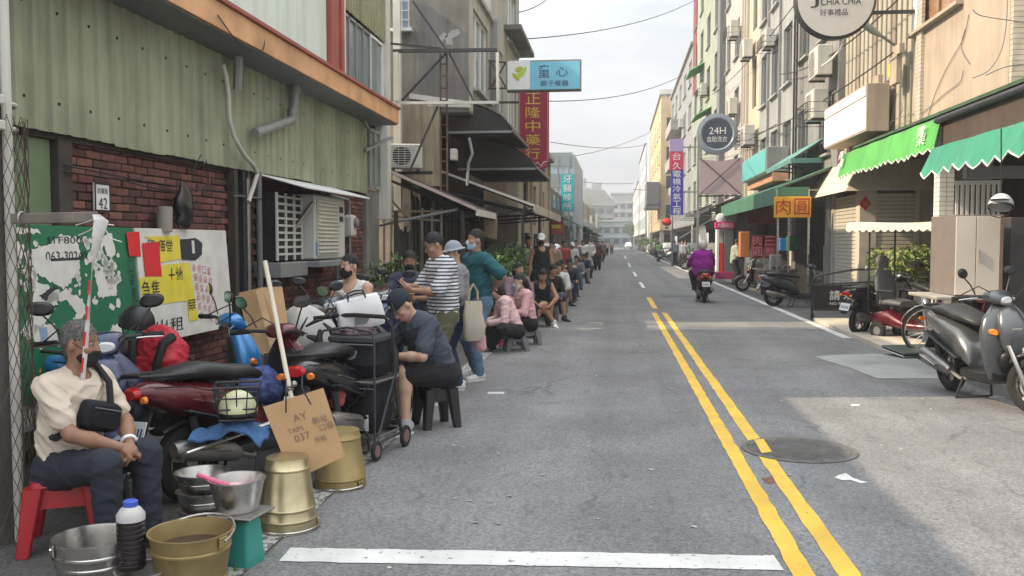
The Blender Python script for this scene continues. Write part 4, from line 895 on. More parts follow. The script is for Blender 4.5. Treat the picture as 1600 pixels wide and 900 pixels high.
# ---------------- far end of the street ----------------
EB = [('terrace_building', 'grey terraced building with a dark roof closing the street', -22, -1, 13, 285), ('office_block', 'pale office block above the far roofs right of the terrace', -2, 12, 19, 330), ('apartment_block', 'hazy pale block furthest left at the street end', -30, -8, 24, 380), ('depot_building', 'long low glazed building across the end of the road', -12, 9, 7.5, 262)]
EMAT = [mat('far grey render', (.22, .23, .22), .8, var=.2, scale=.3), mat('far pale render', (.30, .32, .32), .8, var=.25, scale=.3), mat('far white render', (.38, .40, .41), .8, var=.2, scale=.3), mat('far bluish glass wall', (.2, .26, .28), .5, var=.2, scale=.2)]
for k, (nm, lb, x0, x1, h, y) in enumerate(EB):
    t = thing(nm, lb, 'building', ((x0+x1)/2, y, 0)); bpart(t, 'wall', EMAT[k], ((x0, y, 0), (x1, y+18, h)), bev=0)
    nf = max(2, int(h/3.2)); nc = int((x1-x0)/2.6)
    for f in range(nf):
        for c in range(nc):
            bpart(t, 'window', GLASS, ((x0+.6+c*2.6, y-.06, 1+f*3.2), (x0+2.2+c*2.6, y+.02, 2.5+f*3.2)), bev=0)
        bpart(t, 'ledge', EMAT[2], ((x0-.1, y-.5, 2.9+f*3.2), (x1+.1, y-.01, 3.12+f*3.2)), bev=0)
    if k == 0:
        g = MB(); g.prism([(0, 0), (1, 0), (.82, 1), (.18, 1)], (x0-1, y-1, h+.01), (x1-x0+2, 0, 0), (0, 0, 5), (0, 20, 0)); obj('roof', g, EMAT[0], t, world=True, smooth=0)
        g = MB(); g.span((x0+5, y+3, h+5), (x0+12, y+8, h+9)); g.span((x0+14, y+3, h+4), (x0+17, y+6, h+7.5)); obj('roof_house', g, EMAT[1], t, world=True)
    else: bpart(t, 'roof', EMAT[1], ((x0-.4, y-.4, h+.01), (x1+.4, y+18, h+.5)), bev=0)
def tree(label, p, h, w, seed, group='trees at the end of the street', n=700):
    q = random.Random(seed); t = thing('broadleaf_tree', label, 'tree', p, 0, group); g = MB(); g.tube([(0, 0, 0), (.1, 0, h*.3), (0, .1, h*.6)], [.18*h/6, .13*h/6, .06*h/6], 8)
    for k in range(5): a = k*1.26; g.tube([(0, 0, h*.35), (math.cos(a)*w*.4, math.sin(a)*w*.4, h*.65)], [.07*h/6, .03*h/6], 6)
    obj('trunk', g, WOODD, t); g = MB()
    for k in range(9):
        a = q.uniform(0, 6.28); rr = q.uniform(0, w*.6); leaves(g, (rr*math.cos(a), rr*math.sin(a), h*q.uniform(.5, .9)), (w*.42, w*.42, h*.2), n//9, h*.06, q)
    obj('crown', g, LEAF, t, smooth=0); return t
for k, (x, y, h, w, lb) in enumerate(((3.4, 215, 6, 2.5, 'lime green street tree beside the far parked cars'), (6.5, 175, 5, 2.2, 'broad roadside tree right of the far white car'), (-7, 250, 9, 4, 'dark tree at the far end left of the road'))):
    tree(lb, (x, y, 0), h, w, k)
# ---------------- RIGHT ROW ----------------
FX = 5.45
BEIGE = mat('beige stone render', (.43, .355, .28), .75, var=.1, scale=1.2, grime=.2, streak=.25)
def tilemat(name, col, bw, bh):
    m = mat(name, col, .5, var=.08, scale=3, grime=.15, streak=.2); nt = m.node_tree; n = nt.nodes; L = nt.links; b = n['Principled BSDF']; tc = [x for x in n if x.type == 'TEX_COORD'][0]
    src = b.inputs['Base Color'].links[0].from_socket
    sp = n.new('ShaderNodeSeparateXYZ'); L.new(tc.outputs['Object'], sp.inputs[0]); ad = n.new('ShaderNodeMath'); L.new(sp.outputs[0], ad.inputs[0]); L.new(sp.outputs[1], ad.inputs[1])
    cb = n.new('ShaderNodeCombineXYZ'); L.new(ad.outputs[0], cb.inputs[0]); L.new(sp.outputs[2], cb.inputs[1])
    br = n.new('ShaderNodeTexBrick'); br.inputs['Scale'].default_value = 1; br.inputs['Brick Width'].default_value = bw; br.inputs['Row Height'].default_value = bh; br.inputs['Mortar Size'].default_value = .006; br.offset = 0
    br.inputs['Color1'].default_value = (1, 1, 1, 1); br.inputs['Color2'].default_value = (.86, .86, .86, 1); br.inputs['Mortar'].default_value = (.5, .46, .42, 1); L.new(cb.outputs[0], br.inputs['Vector'])
    mu = n.new('ShaderNodeMix'); mu.data_type = 'RGBA'; mu.blend_type = 'MULTIPLY'; mu.inputs['Factor'].default_value = 1; L.new(src, mu.inputs['A']); L.new(br.outputs['Color'], mu.inputs['B']); L.new(mu.outputs['Result'], b.inputs['Base Color'])
    bp = n.new('ShaderNodeBump'); bp.inputs['Strength'].default_value = .5; bp.inputs['Distance'].default_value = .01; L.new(br.outputs['Color'], bp.inputs['Height']); L.new(bp.outputs[0], b.inputs['Normal']); return m
TILE = tilemat('cream mosaic tile', (.56, .50, .41), .3, .075); TILEW = tilemat('white mosaic tile', (.66, .66, .64), .2, .075); TILEG = tilemat('grey mosaic tile', (.40, .41, .40), .25, .08)
RBD = thing('beige_building', 'beige rendered corner building with tiled end wall above the green awnings', 'building', (5.5, 15, 0))
wa, wb = onX(1503, 30, FX), onX(1428, 52, FX); wy0, wy1 = wa.y, wb.y; wz = onX(1428, 54, FX).z
h0 = 3.6; ye = 13.45
g = MB(); holewall(g, (FX, ye, h0), (0, 1, 0), 3.85, 10, [(wy0-ye, wy1-ye, wz-h0, wz-h0+1.5), (wy0-ye, wy1-ye, wz-h0+3.4, wz-h0+4.9)], (-1, 0, 0)); obj('wall', g, BEIGE, RBD, world=True, smooth=0)
for dz in (0, 3.4): window(RBD, (FX, wy0, wz+dz), (0, 1, 0), (-1, 0, 0), wy1-wy0, 1.5, 2, 1, mat('brown window frame', (.16, .08, .05), .5), mat('brown tinted pane', (.3, .17, .09), .25, var=.2), .06, BEIGE)
ww = onX(1428, 40, FX)
bpart(RBD, 'white_casing', WHITE, ((FX-.03, wy1-.32, wz-.02), (FX-.004, wy1-.0, wz+1.5)))
bpart(RBD, 'end_wall', TILE, ((FX+.003, ye-.1, h0), (5.93, ye-.002, 13)), bev=0); bpart(RBD, 'side_wing', TILEW, ((5.935, 11.2, h0), (9, ye-.12, 13)), bev=0)
bpart(RBD, 'tiled_column', TILE, ((FX-.06, 17.0, h0), (FX-.003, 17.28, 13)), bev=0)
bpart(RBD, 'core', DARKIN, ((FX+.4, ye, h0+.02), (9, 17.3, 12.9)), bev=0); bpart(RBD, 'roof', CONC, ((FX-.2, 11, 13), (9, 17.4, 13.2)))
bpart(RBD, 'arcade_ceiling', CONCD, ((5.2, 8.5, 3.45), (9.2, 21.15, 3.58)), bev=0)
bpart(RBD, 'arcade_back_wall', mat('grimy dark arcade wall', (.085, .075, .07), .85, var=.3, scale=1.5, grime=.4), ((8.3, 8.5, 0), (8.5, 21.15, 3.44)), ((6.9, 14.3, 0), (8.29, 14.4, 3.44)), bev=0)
g = MB(); g.grid([[(5.6, 8.6, 3.74), (5.6, 20, 3.74)], [(5.0, 8.6, 3.64), (5.0, 20, 3.64)]], .05, (0, 0, 1)); obj('green_ledge', g, mat('mossy green sheet', (.05, .10, .05), .7, var=.3, scale=2, grime=.4), RBD, world=True)
pb = onX(1463, 166, 4.95); bpart(RBD, 'brown_fascia', mat('dark brown fascia', (.07, .045, .035), .7, var=.25, scale=2, streak=.5), ((5.04, 8.7, 2.95), (5.1, pb.y, 3.6)), bev=.005)
g = MB(); g.cyl((4.98, pb.y+.05, 3.5), (4.98, 8.7, 3.5), .05, n=10); obj('roller', g, DKSTEEL, RBD, world=True)
# loose cables down the wall
for pts in (((1514, 22), (1505, 60), (1480, 105), (1460, 150), (1448, 190)), ((1508, 45), (1502, 75), (1515, 100)), ((1505, 110), (1500, 128), (1478, 145), (1455, 165), (1430, 185)), ((1390, 200), (1398, 170), (1402, 145), (1410, 170), (1405, 180)), ((1380, 140), (1384, 165), (1378, 185)), ((1362, 190), (1380, 196), (1410, 182), (1440, 175))):
    cable('loose_cable', '', [onX(*p, FX-.02) for p in pts], .006, parent=RBD, m=GREYP)
for pts in (((1574, 0), (1572, 40), (1564, 80), (1545, 110), (1520, 122)), ((1520, 15), (1535, 25), (1600, 35)), ((1600, 100), (1570, 105), (1540, 118))): cable('loose_cable', '', [onY(*p, ye-.13) for p in pts], .007, parent=RBD, m=GREYP)
g = MB(); 
for p, s in (((1400, 110), (.22, .55)), ((1372, 130), (.12, .3)), ((1405, 78), (.1, .2))): c = onX(*p, FX-.1); g.span((FX-.16, c.y-.2, c.z-s[1]/2), (FX-.062, c.y+.2, c.z+s[1]/2), .01)
obj('cable_box', g, BEIGE, RBD, world=True)
g = MB(); c = onX(1396, 112, FX-.1); g.span((FX-.17, c.y-.02, c.z-.1), (FX-.164, c.y+.1, c.z+.15)); obj('yellow_label', g, PAPERY, RBD, world=True)
# pillars of the arcade, window bars, dark shop fittings
def pillar(t, x, y, w, m, h=3.44): return bpart(t, 'pillar', m, ((x-w/2, y-w/2, 0), (x+w/2, y+w/2, h)), bev=.01)
pp = onY(1474, 340, 15.2); pillar(RBD, pp.x, 15.2, .24, TILEW); pillar(RBD, pp.x+.27, 15.3, .2, mat('brown tile', (.22, .17, .13), .6)); pillar(RBD, 5.6, 8.8, .3, TILEW)
g = MB(); a = onY(1495, 332, 14.2); b = onY(1562, 288, 14.2)
for i in range(9): x = a.x+(b.x-a.x)*i/8; g.span((x-.02, 14.2, a.z-.5), (x+.02, 14.22, b.z))
g.span((a.x-.03, 14.19, b.z), (b.x+.03, 14.23, b.z+.06)); obj('window_bars', g, WHITE, RBD, world=True)
bpart(RBD, 'lintel_board', GREYM, ((pp.x-.1, 14.0, b.z+.08), (b.x+.4, 14.15, b.z+.26)))
# scalloped awnings
def scallop(name, label, y0, y1, xt, zt, xb, zb, pitch, amp, m, trim, xback, zback, cat='awning'):
    t = thing(name, label, cat, (xb, (y0+y1)/2, zb)); n_ = int(round((y1-y0)/pitch)); g = MB(); top = []; bot = []
    N = n_*8
    for i in range(N+1):
        y = y0+(y1-y0)*i/N; ph = (i/8) % 1; s = abs(2*ph-1); z = zb-amp*(1-s)**.8+.015*math.sin(y*3)
        top.append(V((xt+.012*math.sin(y*5), y, zt))); bot.append(V((xb+.02*math.sin(y*4.3)+.008*math.sin(y*11), y, z)))
    g.grid([bot, top], .006, (1, 0, .3)); v = obj('valance', g, m, t, world=True)
    g = MB(); g.tube([p+V((-.004, 0, 0)) for p in bot], .011, 5); obj('trim', g, trim, v, world=True)
    g = MB(); g.grid([[(xt, y0, zt), (xt, y1, zt)], [((xt+xback)/2, y0, (zt+zback)/2-.03), ((xt+xback)/2, y1, (zt+zback)/2-.03)], [(xback, y0, zback), (xback, y1, zback)]], .008, (0, 0, 1)); obj('roof_cloth', g, m, t, world=True)
    for k in range(4):
        y = y0+.05+(y1-y0-.1)*k/3; strut(t, (xback, y, zb+.1), (xt+.03, y, zt-.03), .03, GREYM, 'arm')
    g = MB(); g.cyl((xt+.02, y0, zt-.02), (xt+.02, y1, zt-.02), .022, n=8); obj('front_bar', g, GREYM, t, world=True); return t
TEALA = mat('teal green awning cloth', (.035, .25, .16), .7, var=.1, scale=1.5, streak=.35, grime=.2, gs=1.); LIME = mat('bright green awning cloth', (.085, .37, .075), .65, var=.12, scale=1.5, streak=.25)
scallop('awning', 'teal green scalloped awning nearest on the right above the silver scooter', 9.0, 14.35, 4.75, 3.02, 4.6, 2.66, .46, .1, TEALA, WHITE, 5.5, 3.3)
pa = onX(1309, 235, 4.9); pb_ = onX(1460, 190, 4.9)
LA = scallop('awning', 'bright lime green scalloped awning with white characters at both ends', pb_.y, pa.y, 5.02, onX(1460, 186, 5.02).z, 4.9, onX(1455, 232, 4.9).z, .33, .07, LIME, WHITE, 5.44, 3.58)
for px, py, s in ((1440, 213, '青果'), (1315, 250, '青果')):
    for i, ch in enumerate(s): text('lettering', ch, WHITE, LA, onX(px+i*0, py-7+i*13, 4.93), (0, -1, 0), V((.25, 0, 1)), height=.2, width=.42, d=.012)
# white light box on the facade
LB = thing('light_box', 'blank white light box sign on the beige corner facade', 'sign', (5.2, 19.5, 3.6)); a = onX(1352, 208, 4.98); b = onX(1289, 133, 4.98); z0, z1 = onX(1325, 217, 4.98).z, onX(1325, 148, 4.98).z
bpart(LB, 'box', BEIGE, ((4.99, a.y, z0), (5.44, b.y, z1)), bev=.01); bpart(LB, 'face', emit('glowing white face', (.85, .88, .95), .35), ((4.975, a.y+.04, z0+.05), (4.988, b.y-.04, z1-.28)), bev=0); bpart(LB, 'top_band', WHITE, ((4.975, a.y+.04, z1-.24), (4.988, b.y-.04, z1-.04)), bev=0)
# round hanging sign and street lamp arm
JS = thing('round_sign', 'large round white shop sign with black lettering at the top right', 'sign', onY(1306, 0, 17.4)); c = onY(1306, -2, 17.4)
g = MB(); g.lathe([(0, 0), (.70, 0), (.735, .03), (.735, .17), (.7, .2), (0, .2)], c, (0, 1, 0), 48); obj('sign_box', g, DKSTEEL, JS, world=True)
g = MB(); g.lathe([(0, 0), (.685, 0), (.685, .012)], c-V((0, .012, 0)), (0, 1, 0), 48); obj('face', g, mat('grey white sign face', (.50, .50, .48), .5, var=.04), JS, world=True)
text('lettering', 'J', INK, JS, onY(1273, 2, 17.38), (1, 0, 0), UP, height=.24, width=.15); text('lettering', 'CHIA CHIA', INK, JS, onY(1314, 2, 17.38), (1, 0, 0), UP, width=.72, height=.13); text('lettering', '好事禮品', INK, JS, onY(1303, 19, 17.38), (1, 0, 0), UP, width=.5, height=.12)
strut(JS, c+V((.7, .1, -.25)), (FX+.1, 17.5, c.z-.25), .06, DKSTEEL, 'bracket'); g = MB(); g.tube([onY(x, y, 17.5) for x, y in ((1318, 56), (1314, 75), (1300, 92), (1284, 104))], .02, 8); obj('conduit', g, OFFW, JS, world=True)
SL = thing('street_lamp', 'grey street lamp head on a slanting arm fixed to the beige facade', 'street lamp', (FX, 16.9, 5)); a = onX(1402, 72, FX); b = V((4.55, a.y-.9, 0)); 
h1 = onY(1334, 28, a.y-.2); h2 = onY(1368, 50, a.y-.1); 
g = MB(); g.loft([(h1, (0, 1, 0), UP, .05, .03, 2.4), (h1.lerp(h2, .3), (0, 1, 0), UP, .12, .06, 2.4), (h1.lerp(h2, .8), (0, 1, 0), UP, .12, .08, 2.4), (h2.lerp(a, .2), (0, 1, 0), UP, .05, .05, 2)], 16); obj('lamp_head', g, mat('lamp grey', (.36, .40, .38), .5), SL, world=True); g = MB(); g.tube([h2, a+V((-.02, 0, 0))], .03, 8); obj('arm', g, GREYM, SL, world=True)
# ---- facades of the row, near to far ----
def facade(name, label, Y0, Y1, h, m, floors, x=FX, zb=2.9, cols=1, wm=GREYM, gm=GLASS, ww=.6, wh=1.5, skip=(), z1=1.0, fh=3.1, ground=True, depth=9, mull=2, sill=None, gh=2.5):
    t = thing(name, label, 'building', (x, (Y0+Y1)/2, 0)); L_ = Y1-Y0; hl = []
    for f in range(floors):
        for c in range(cols):
            if (f, c) in skip: continue
            cw = L_/cols; hl.append((c*cw+cw*(1-ww)/2, c*cw+cw*(1+ww)/2, z1+f*fh, z1+f*fh+wh))
    g = MB(); holewall(g, (x, Y0, zb), (0, 1, 0), L_, h-zb, hl, (-1, 0, 0)); obj('wall', g, m, t, world=True, smooth=0)
    for q in hl: window(t, (x, Y0+q[0], zb+q[2]), (0, 1, 0), (-1, 0, 0), q[1]-q[0], q[3]-q[2], mull, 1, wm, gm, .1, sill)
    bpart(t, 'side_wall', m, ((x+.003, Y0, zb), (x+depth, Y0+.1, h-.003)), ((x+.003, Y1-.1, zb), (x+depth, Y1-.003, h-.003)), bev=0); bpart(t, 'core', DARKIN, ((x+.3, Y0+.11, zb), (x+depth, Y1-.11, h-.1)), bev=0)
    bpart(t, 'roof', CONC, ((x-.2, Y0, h), (x+depth, Y1, h+.15)))
    if ground:
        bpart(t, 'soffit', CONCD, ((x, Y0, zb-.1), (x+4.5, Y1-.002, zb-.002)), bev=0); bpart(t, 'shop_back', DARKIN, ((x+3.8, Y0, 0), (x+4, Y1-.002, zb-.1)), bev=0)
        for y in (Y0+.2, Y1-.4): bpart(t, 'pillar', rnd.choice((TILEW, CONC, CONCD)), ((x+.02, y, 0), (x+.42, y+.38, zb-.1)), bev=.01)
    return t
CREAMR = mat('cream ribbed cladding', (.42, .385, .31), .65, var=.08, scale=1.5, grime=.2, streak=.35)
R2 = facade('ribbed_building', 'building with tall cream and brown vertical cladding beside the round sign', 17.32, 23.3, 14, CREAMR, 0, x=FX+.3, zb=3.6, ground=False)
for i in range(17):
    y = 17.45+i*.34; bpart(R2, 'cladding_rib', (CREAMR, mat('brown ribbed cladding', (.27, .21, .17), .65, var=.1, streak=.3), CREAMR, CREAMR)[i % 4], ((FX+.1, y, 3.6), (FX+.297, y+.17, 13.9)), bev=.02)
R3 = facade('grey_tile_building', 'grey rendered building carrying two caged outdoor units', 23.32, 29, 15, mat('grey render', (.25, .25, .245), .8, var=.15, scale=1, streak=.6, grime=.4), 4, cols=2, ww=.5, wh=1.6, sill=CONC)
R4 = facade('panel_building', 'building of pale grey panels and dark windows left of the outdoor units', 29.02, 36, 16, mat('pale grey panel', (.33, .345, .34), .6, var=.12, scale=.8, streak=.55), 4, cols=3, ww=.62, wh=1.9, z1=.7, mull=2, sill=CONC)
for y in (31.3, 33.65): bpart(R4, 'downpipe', GREYM, ((FX-.09, y, 2.9), (FX-.003, y+.09, 15.9)))
R5 = facade('cream_building', 'narrow cream rendered house with a brown recessed strip', 36.02, 41.2, 17.5, mat('cream render', (.50, .44, .33), .75, var=.08, scale=1, streak=.45), 4, cols=2, ww=.42, wh=2.0, skip=((0, 1), (1, 1), (2, 1), (3, 1)))
bpart(R5, 'brown_strip', mat('brown profiled sheet', (.26, .21, .16), .7, var=.15, streak=.5), ((FX-.02, 38.9, 3), (FX-.004, 41.0, 17.3)), bev=0)
for y in (39.3, 40.1, 40.8): bpart(R5, 'strip_rib', OFFW, ((FX-.06, y, 3), (FX-.021, y+.07, 17.3)))
R6 = facade('white_building', 'white rendered building with arched dark windows behind the 24 hour sign', 41.22, 47.6, 19, mat('white render', (.42, .42, .405), .75, var=.12, scale=1, streak=.6), 5, cols=2, ww=.5, wh=1.7, sill=CONC)
bpart(R6, 'dark_column', GREYP, ((FX-.3, 47.2, 3), (FX-.004, 48.4, 18.8)))
R7 = facade('green_awning_building', 'tall building with small green window awnings and a dark red cornice', 48.42, 66, 21.6, mat('mint grey render', (.31, .345, .29), .8, var=.1, scale=1, streak=.4), 5, cols=4, ww=.45, wh=1.9, x=FX-.1, sill=CONC)
bpart(R7, 'red_band', mat('maroon render', (.20, .05, .06), .7, grime=.3), ((FX-.13, 63.2, 12), (FX-.104, 65.9, 21.5)), bev=0); bpart(R7, 'cornice', mat('dark red cornice', (.19, .07, .07), .7, grime=.3), ((FX-1.0, 57, 21.65), (FX+3, 67.5, 21.9)), ((FX-.8, 60, 20.8), (FX-.2, 67.4, 21.0)))
for k, (y, z) in enumerate(((53, 17.5), (53, 9.4), (57.5, 12.8))):
    g = MB(); corr(g, (FX-.1, y, z), (0, 1, 0), (-.9, 0, -.5), (-.4, 0, 1), 1.05, 3.2, .3, .04, .02); obj('window_awning', g, mat('green tin awning', (.10, .30, .10), .55, var=.12), R7, world=True)
R8 = facade('slate_building', 'slate grey stepped building beyond the green awning building', 66.02, 92, 15.8, mat('slate render', (.27, .285, .30), .8, var=.1, scale=.8, streak=.4), 4, cols=5, ww=.5, wh=1.8, x=FX-.1, wm=WHITE, sill=CONC)
for z in (8, 11.1): bpart(R8, 'balcony', rnd.choice((CONC, OFFW)), ((FX-1.0, 74+z*.3, z), (FX-.104, 86, z+.9)))
R9 = facade('yellow_building', 'yellow ochre apartment building further down on the right', 98, 128, 17.2, mat('ochre render', (.55, .43, .26), .75, var=.08, scale=.6, streak=.2), 4, cols=6, ww=.4, wh=1.5, x=4.6, wm=WHITE, gm=GLASSL, sill=WHITE, fh=3.1)
YE = MATS['ochre render']
for f in range(4):
    for k, x in enumerate((5.2, 6.6)): z = 4.2+f*3.1; bpart(R9, 'window', GLASS, ((x, 97.93, z), (x+.8, 97.995, z+1.4)), bev=0, label=None)
bpart(R9, 'parapet', OFFW, ((4.4, 97.9, 17.36), (9, 98.2, 17.9)))
bpart(R9, 'canopy', GREYP, ((3.0, 97, 5.2), (4.5, 104, 5.5)), ((3.1, 97.1, 5.6), (4.5, 103.9, 8.0))); bpart(R9, 'white_corner', WHITE, ((4.3, 128.1, 0), (4.59, 131, 16.5)))
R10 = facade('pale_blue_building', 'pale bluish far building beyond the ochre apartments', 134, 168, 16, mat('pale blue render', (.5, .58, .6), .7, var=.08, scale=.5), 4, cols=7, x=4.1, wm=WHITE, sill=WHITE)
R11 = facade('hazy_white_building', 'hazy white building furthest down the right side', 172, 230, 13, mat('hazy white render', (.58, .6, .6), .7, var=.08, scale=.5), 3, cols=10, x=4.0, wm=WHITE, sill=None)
# condensers in cages on the grey building
p1 = onX(1274, 122, 5.0); p2 = onX(1268, 188, 5.0)
condenser('upper white outdoor unit in a wall cage right of the pale panels', (5.12, p1.y, p1.z), -math.pi/2, cage=False, sc=1.25); condenser('lower white outdoor unit in a wall cage right of the pale panels', (5.12, p2.y, p2.z), -math.pi/2, cage=True, sc=1.25)
p3 = onX(1198, 75, 5.1); condenser('outdoor unit high on the pale panel building', (5.15, p3.y, p3.z), -math.pi/2, cage=True); p4 = onX(1164, 92, 5.1); condenser('outdoor unit on a bracket against the brown strip', (5.15, p4.y, p4.z), -math.pi/2, sc=1.2)
p5_ = onX(1166, 208, 5.05); condenser('outdoor unit above the pink hoarding right of the round blue sign', (5.1, p5_.y, p5_.z-.5), -math.pi/2, cage=True, sc=1.3)
LD = thing('wall_ladder', 'black steel lattice ladder fixed up the grey facade beside the outdoor units', 'ladder', (5.3, 25.5, 3)); 
for d in (0, .38): strut(LD, (5.25, 27.6+d, 3.2), (5.25, 27.6+d, 12), .05, DKSTEEL, 'rail')
for k in range(22): strut(LD, (5.25, 27.62, 3.4+k*.4), (5.25, 27.96, 3.4+k*.4), .035, DKSTEEL, 'rung')
for k, (px, py, lb) in enumerate(((1142, 60, 'outdoor unit on the white building above the round blue sign'), (1140, 180, 'lower outdoor unit on the white building'), (1096, 150, 'outdoor unit between the green window awnings'), (1062, 200, 'outdoor unit on the slate building'))):
    p_ = onX(px, py, 5.0); condenser(lb, (5.1, p_.y, p_.z), -math.pi/2, cage=(k % 2 == 0), sc=1.2)
for k, (y0, z0, y1, z1) in enumerate(((17.4, 6.2, 30, 7.0), (18, 5.2, 41, 6.2), (24, 8.6, 50, 9.6), (30, 5.4, 62, 7.5))): cable('facade_cable', 'cable %s strung along the right facades' % ('just above the light box', 'at first floor height', 'at second floor height', 'towards the green window awnings')[k], [(5.25-.05*k, y0, z0), (5.2-.05*k, y1, z1)], .016, .35, WIRE)
# signs over the right pavement
CS = thing('round_sign', 'round blue grey 24H sign on a bracket over the right shops', 'sign', onY(1121, 209, 38)); c = onY(1121, 209, 38); r_ = 31*38/1400
g = MB(); g.lathe([(0, .3), (r_, .3), (r_, .0), (r_*.8, -.03), (r_*.72, .03)], c, (0, 1, 0), 40); obj('rim', g, mat('blue grey plastic', (.22, .27, .33), .45, var=.06), CS, world=True)
g = MB(); g.lathe([(0, 0), (r_*.75, 0)], c+V((0, .02, 0)), (0, 1, 0), 40); obj('face', g, mat('dark navy sign face', (.045, .065, .10), .5, var=.1), CS, world=True)
text('lettering', '24H', SIGNW, CS, c+V((0, .014, .13)), (1, 0, 0), UP, width=r_*.8, height=.28, bold=.02); text('lettering', '自助洗衣', SIGNW, CS, c+V((0, .014, -.22)), (1, 0, 0), UP, width=r_*.95, height=.24)
strut(CS, c+V((r_*.9, .15, .1)), (FX+.0, 38.15, c.z+.1), .07, GREYM, 'bracket'); strut(CS, c+V((r_*.9, .15, -.3)), (FX+.0, 38.15, c.z-.3), .07, GREYM, 'bracket')
VS = thing('vertical_sign', 'tall vertical sign in lilac, red and blue panels with white characters', 'sign', onY(1058, 280, 52)); VY = 52
for (y0, y1, m, s) in ((217, 237, mat('lilac sign', (.33, .27, .5), .5), ''), (237, 266, mat('magenta red sign', (.50, .03, .10), .5), '台久'), (266, 336, mat('cobalt sign', (.035, .035, .36), .5), '電機冷氣工程')):
    ybox(VS, 1046 if y0 < 266 else 1048, y0, 1068, y1, VY, .3, m, 'panel')
    for i, ch in enumerate(s):
        n_ = len(s); text('lettering', ch, SIGNW, VS, onY(1057.5, y0+(y1-y0)*(i+.5)/n_, VY-.006), (1, 0, 0), UP, height=.36 if n_ > 2 else .42, width=.45)
for y in (230, 300): strut(VS, onY(1066, y, VY+.15), onY(1112, y, VY+.15), .07, GREYM, 'bracket')
PH = thing('hoarding', 'faded pink hoarding crossed by wires below the round blue sign', 'hoarding', onY(1125, 275, 36.5)); PY_ = 36.5; a = onY(1093, 304, PY_); b = onY(1158, 246, PY_)
g = MB(); g.prism([(0, 0), (b.x-a.x, .0), (b.x-a.x, b.z-a.z), ((b.x-a.x)*.5, b.z-a.z-.14), (0, b.z-a.z-.05)], a, (1, 0, 0), UP, (0, .06, 0)); obj('panel', g, mat('faded pink vinyl', (.46, .33, .37), .7, var=.06, scale=.6), PH, world=True)
strut(PH, a+V((0, -.03, 0)), b+V((0, -.03, 0)), .025, DKSTEEL, 'wire'); strut(PH, V((a.x, PY_-.03, b.z)), V((b.x, PY_-.03, a.z)), .025, DKSTEEL, 'wire'); strut(PH, (a.x-.05, PY_+.1, 0), (a.x-.05, PY_+.1, b.z+.9), .09, GREYM, 'post'); strut(PH, (b.x+.06, PY_+.1, 0), (b.x+.06, PY_+.1, b.z+.1), .09, OFFW, 'post')
strut(PH, (a.x-.05, PY_-.02, a.z-.06), (b.x, PY_-.02, a.z-.06), .06, DKSTEEL, 'bottom_rail')
TB = thing('light_box', 'turquoise light box sign above the meatball stall awning', 'sign', onX(1180, 255, 4.7)); y0, y1 = onX(1197, 250, 4.7).y, onX(1160, 255, 4.7).y; bpart(TB, 'box', GREYM, ((4.71, y0, onX(1180, 277, 4.7).z), (5.4, y1, onX(1180, 240, 4.7).z)), bev=.02); bpart(TB, 'face', mat('turquoise sign face', (.10, .42, .42), .4, var=.05), ((4.69, y0+.05, onX(1180, 275, 4.7).z), (4.705, y1-.05, onX(1180, 242, 4.7).z)), bev=0)
bpart(TB, 'orange_base', mat('salmon board', (.5, .26, .17), .7), ((4.9, y0, onX(1180, 293, 4.9).z), (5.4, y1, onX(1180, 279, 4.9).z)))
# teal tin awning of the grey building and the long stall awning
def slopeaw(name, label, y0, y1, xa, za, xb, zb, m, val=0., vm=None):
    t = thing(name, label, 'awning', (xb, (y0+y1)/2, zb)); g = MB(); corr(g, (xa, y0, za), (0, 1, 0), (xb-xa, 0, zb-za), (-(za-zb), 0, abs(xb-xa)), math.hypot(xb-xa, zb-za), y1-y0, .3, .02, .012); obj('roof_sheet', g, m, t, world=True)
    if val: g = MB(); g.span((xb-.02, y0, zb-val), (xb, y1, zb+.01), .004); g.span((xb, y0, zb-val), (xb+.8, y0+.02, zb+.01), .004); obj('valance', g, vm or m, t, world=True)
    for k in range(4): y = y0+.1+(y1-y0-.2)*k/3; strut(t, (xa, y, zb-.1), (xb+.02, y, zb-.03), .04, GREYM, 'arm'); strut(t, (xa, y, za-.05), (xb+.03, y, zb-.02), .03, GREYM, 'arm')
    return t
TT = mat('pale teal tin', (.10, .24, .22), .55, var=.12, scale=1, streak=.3)
c1 = onX(1232, 262, 4.4); c2 = onX(1310, 262, 4.6)
slopeaw('awning', 'pale teal tin awning between the stall and the lime awning', 24.7, 28.6, 5.42, 4.35, 4.6, 3.82, TT, .12)
GA = mat('bottle green cloth', (.05, .16, .10), .7, var=.15, scale=1)
a1 = onX(1130, 318, 4.1); a2 = onX(1275, 285, 4.1)
slopeaw('awning', 'long bottle green awning over the meatball stall', 23.8, 36.3, 6.0, 3.75, 4.1, 3.0, GA, .42)
slopeaw('awning', 'dark tin awning beyond the pink hoarding', 40, 50, 5.5, 3.7, 4.0, 3.1, TINROOF, .15); slopeaw('awning', 'grey tin awning far along the right shops', 52, 64, 5.4, 3.8, 3.9, 3.2, GREYM, .2)
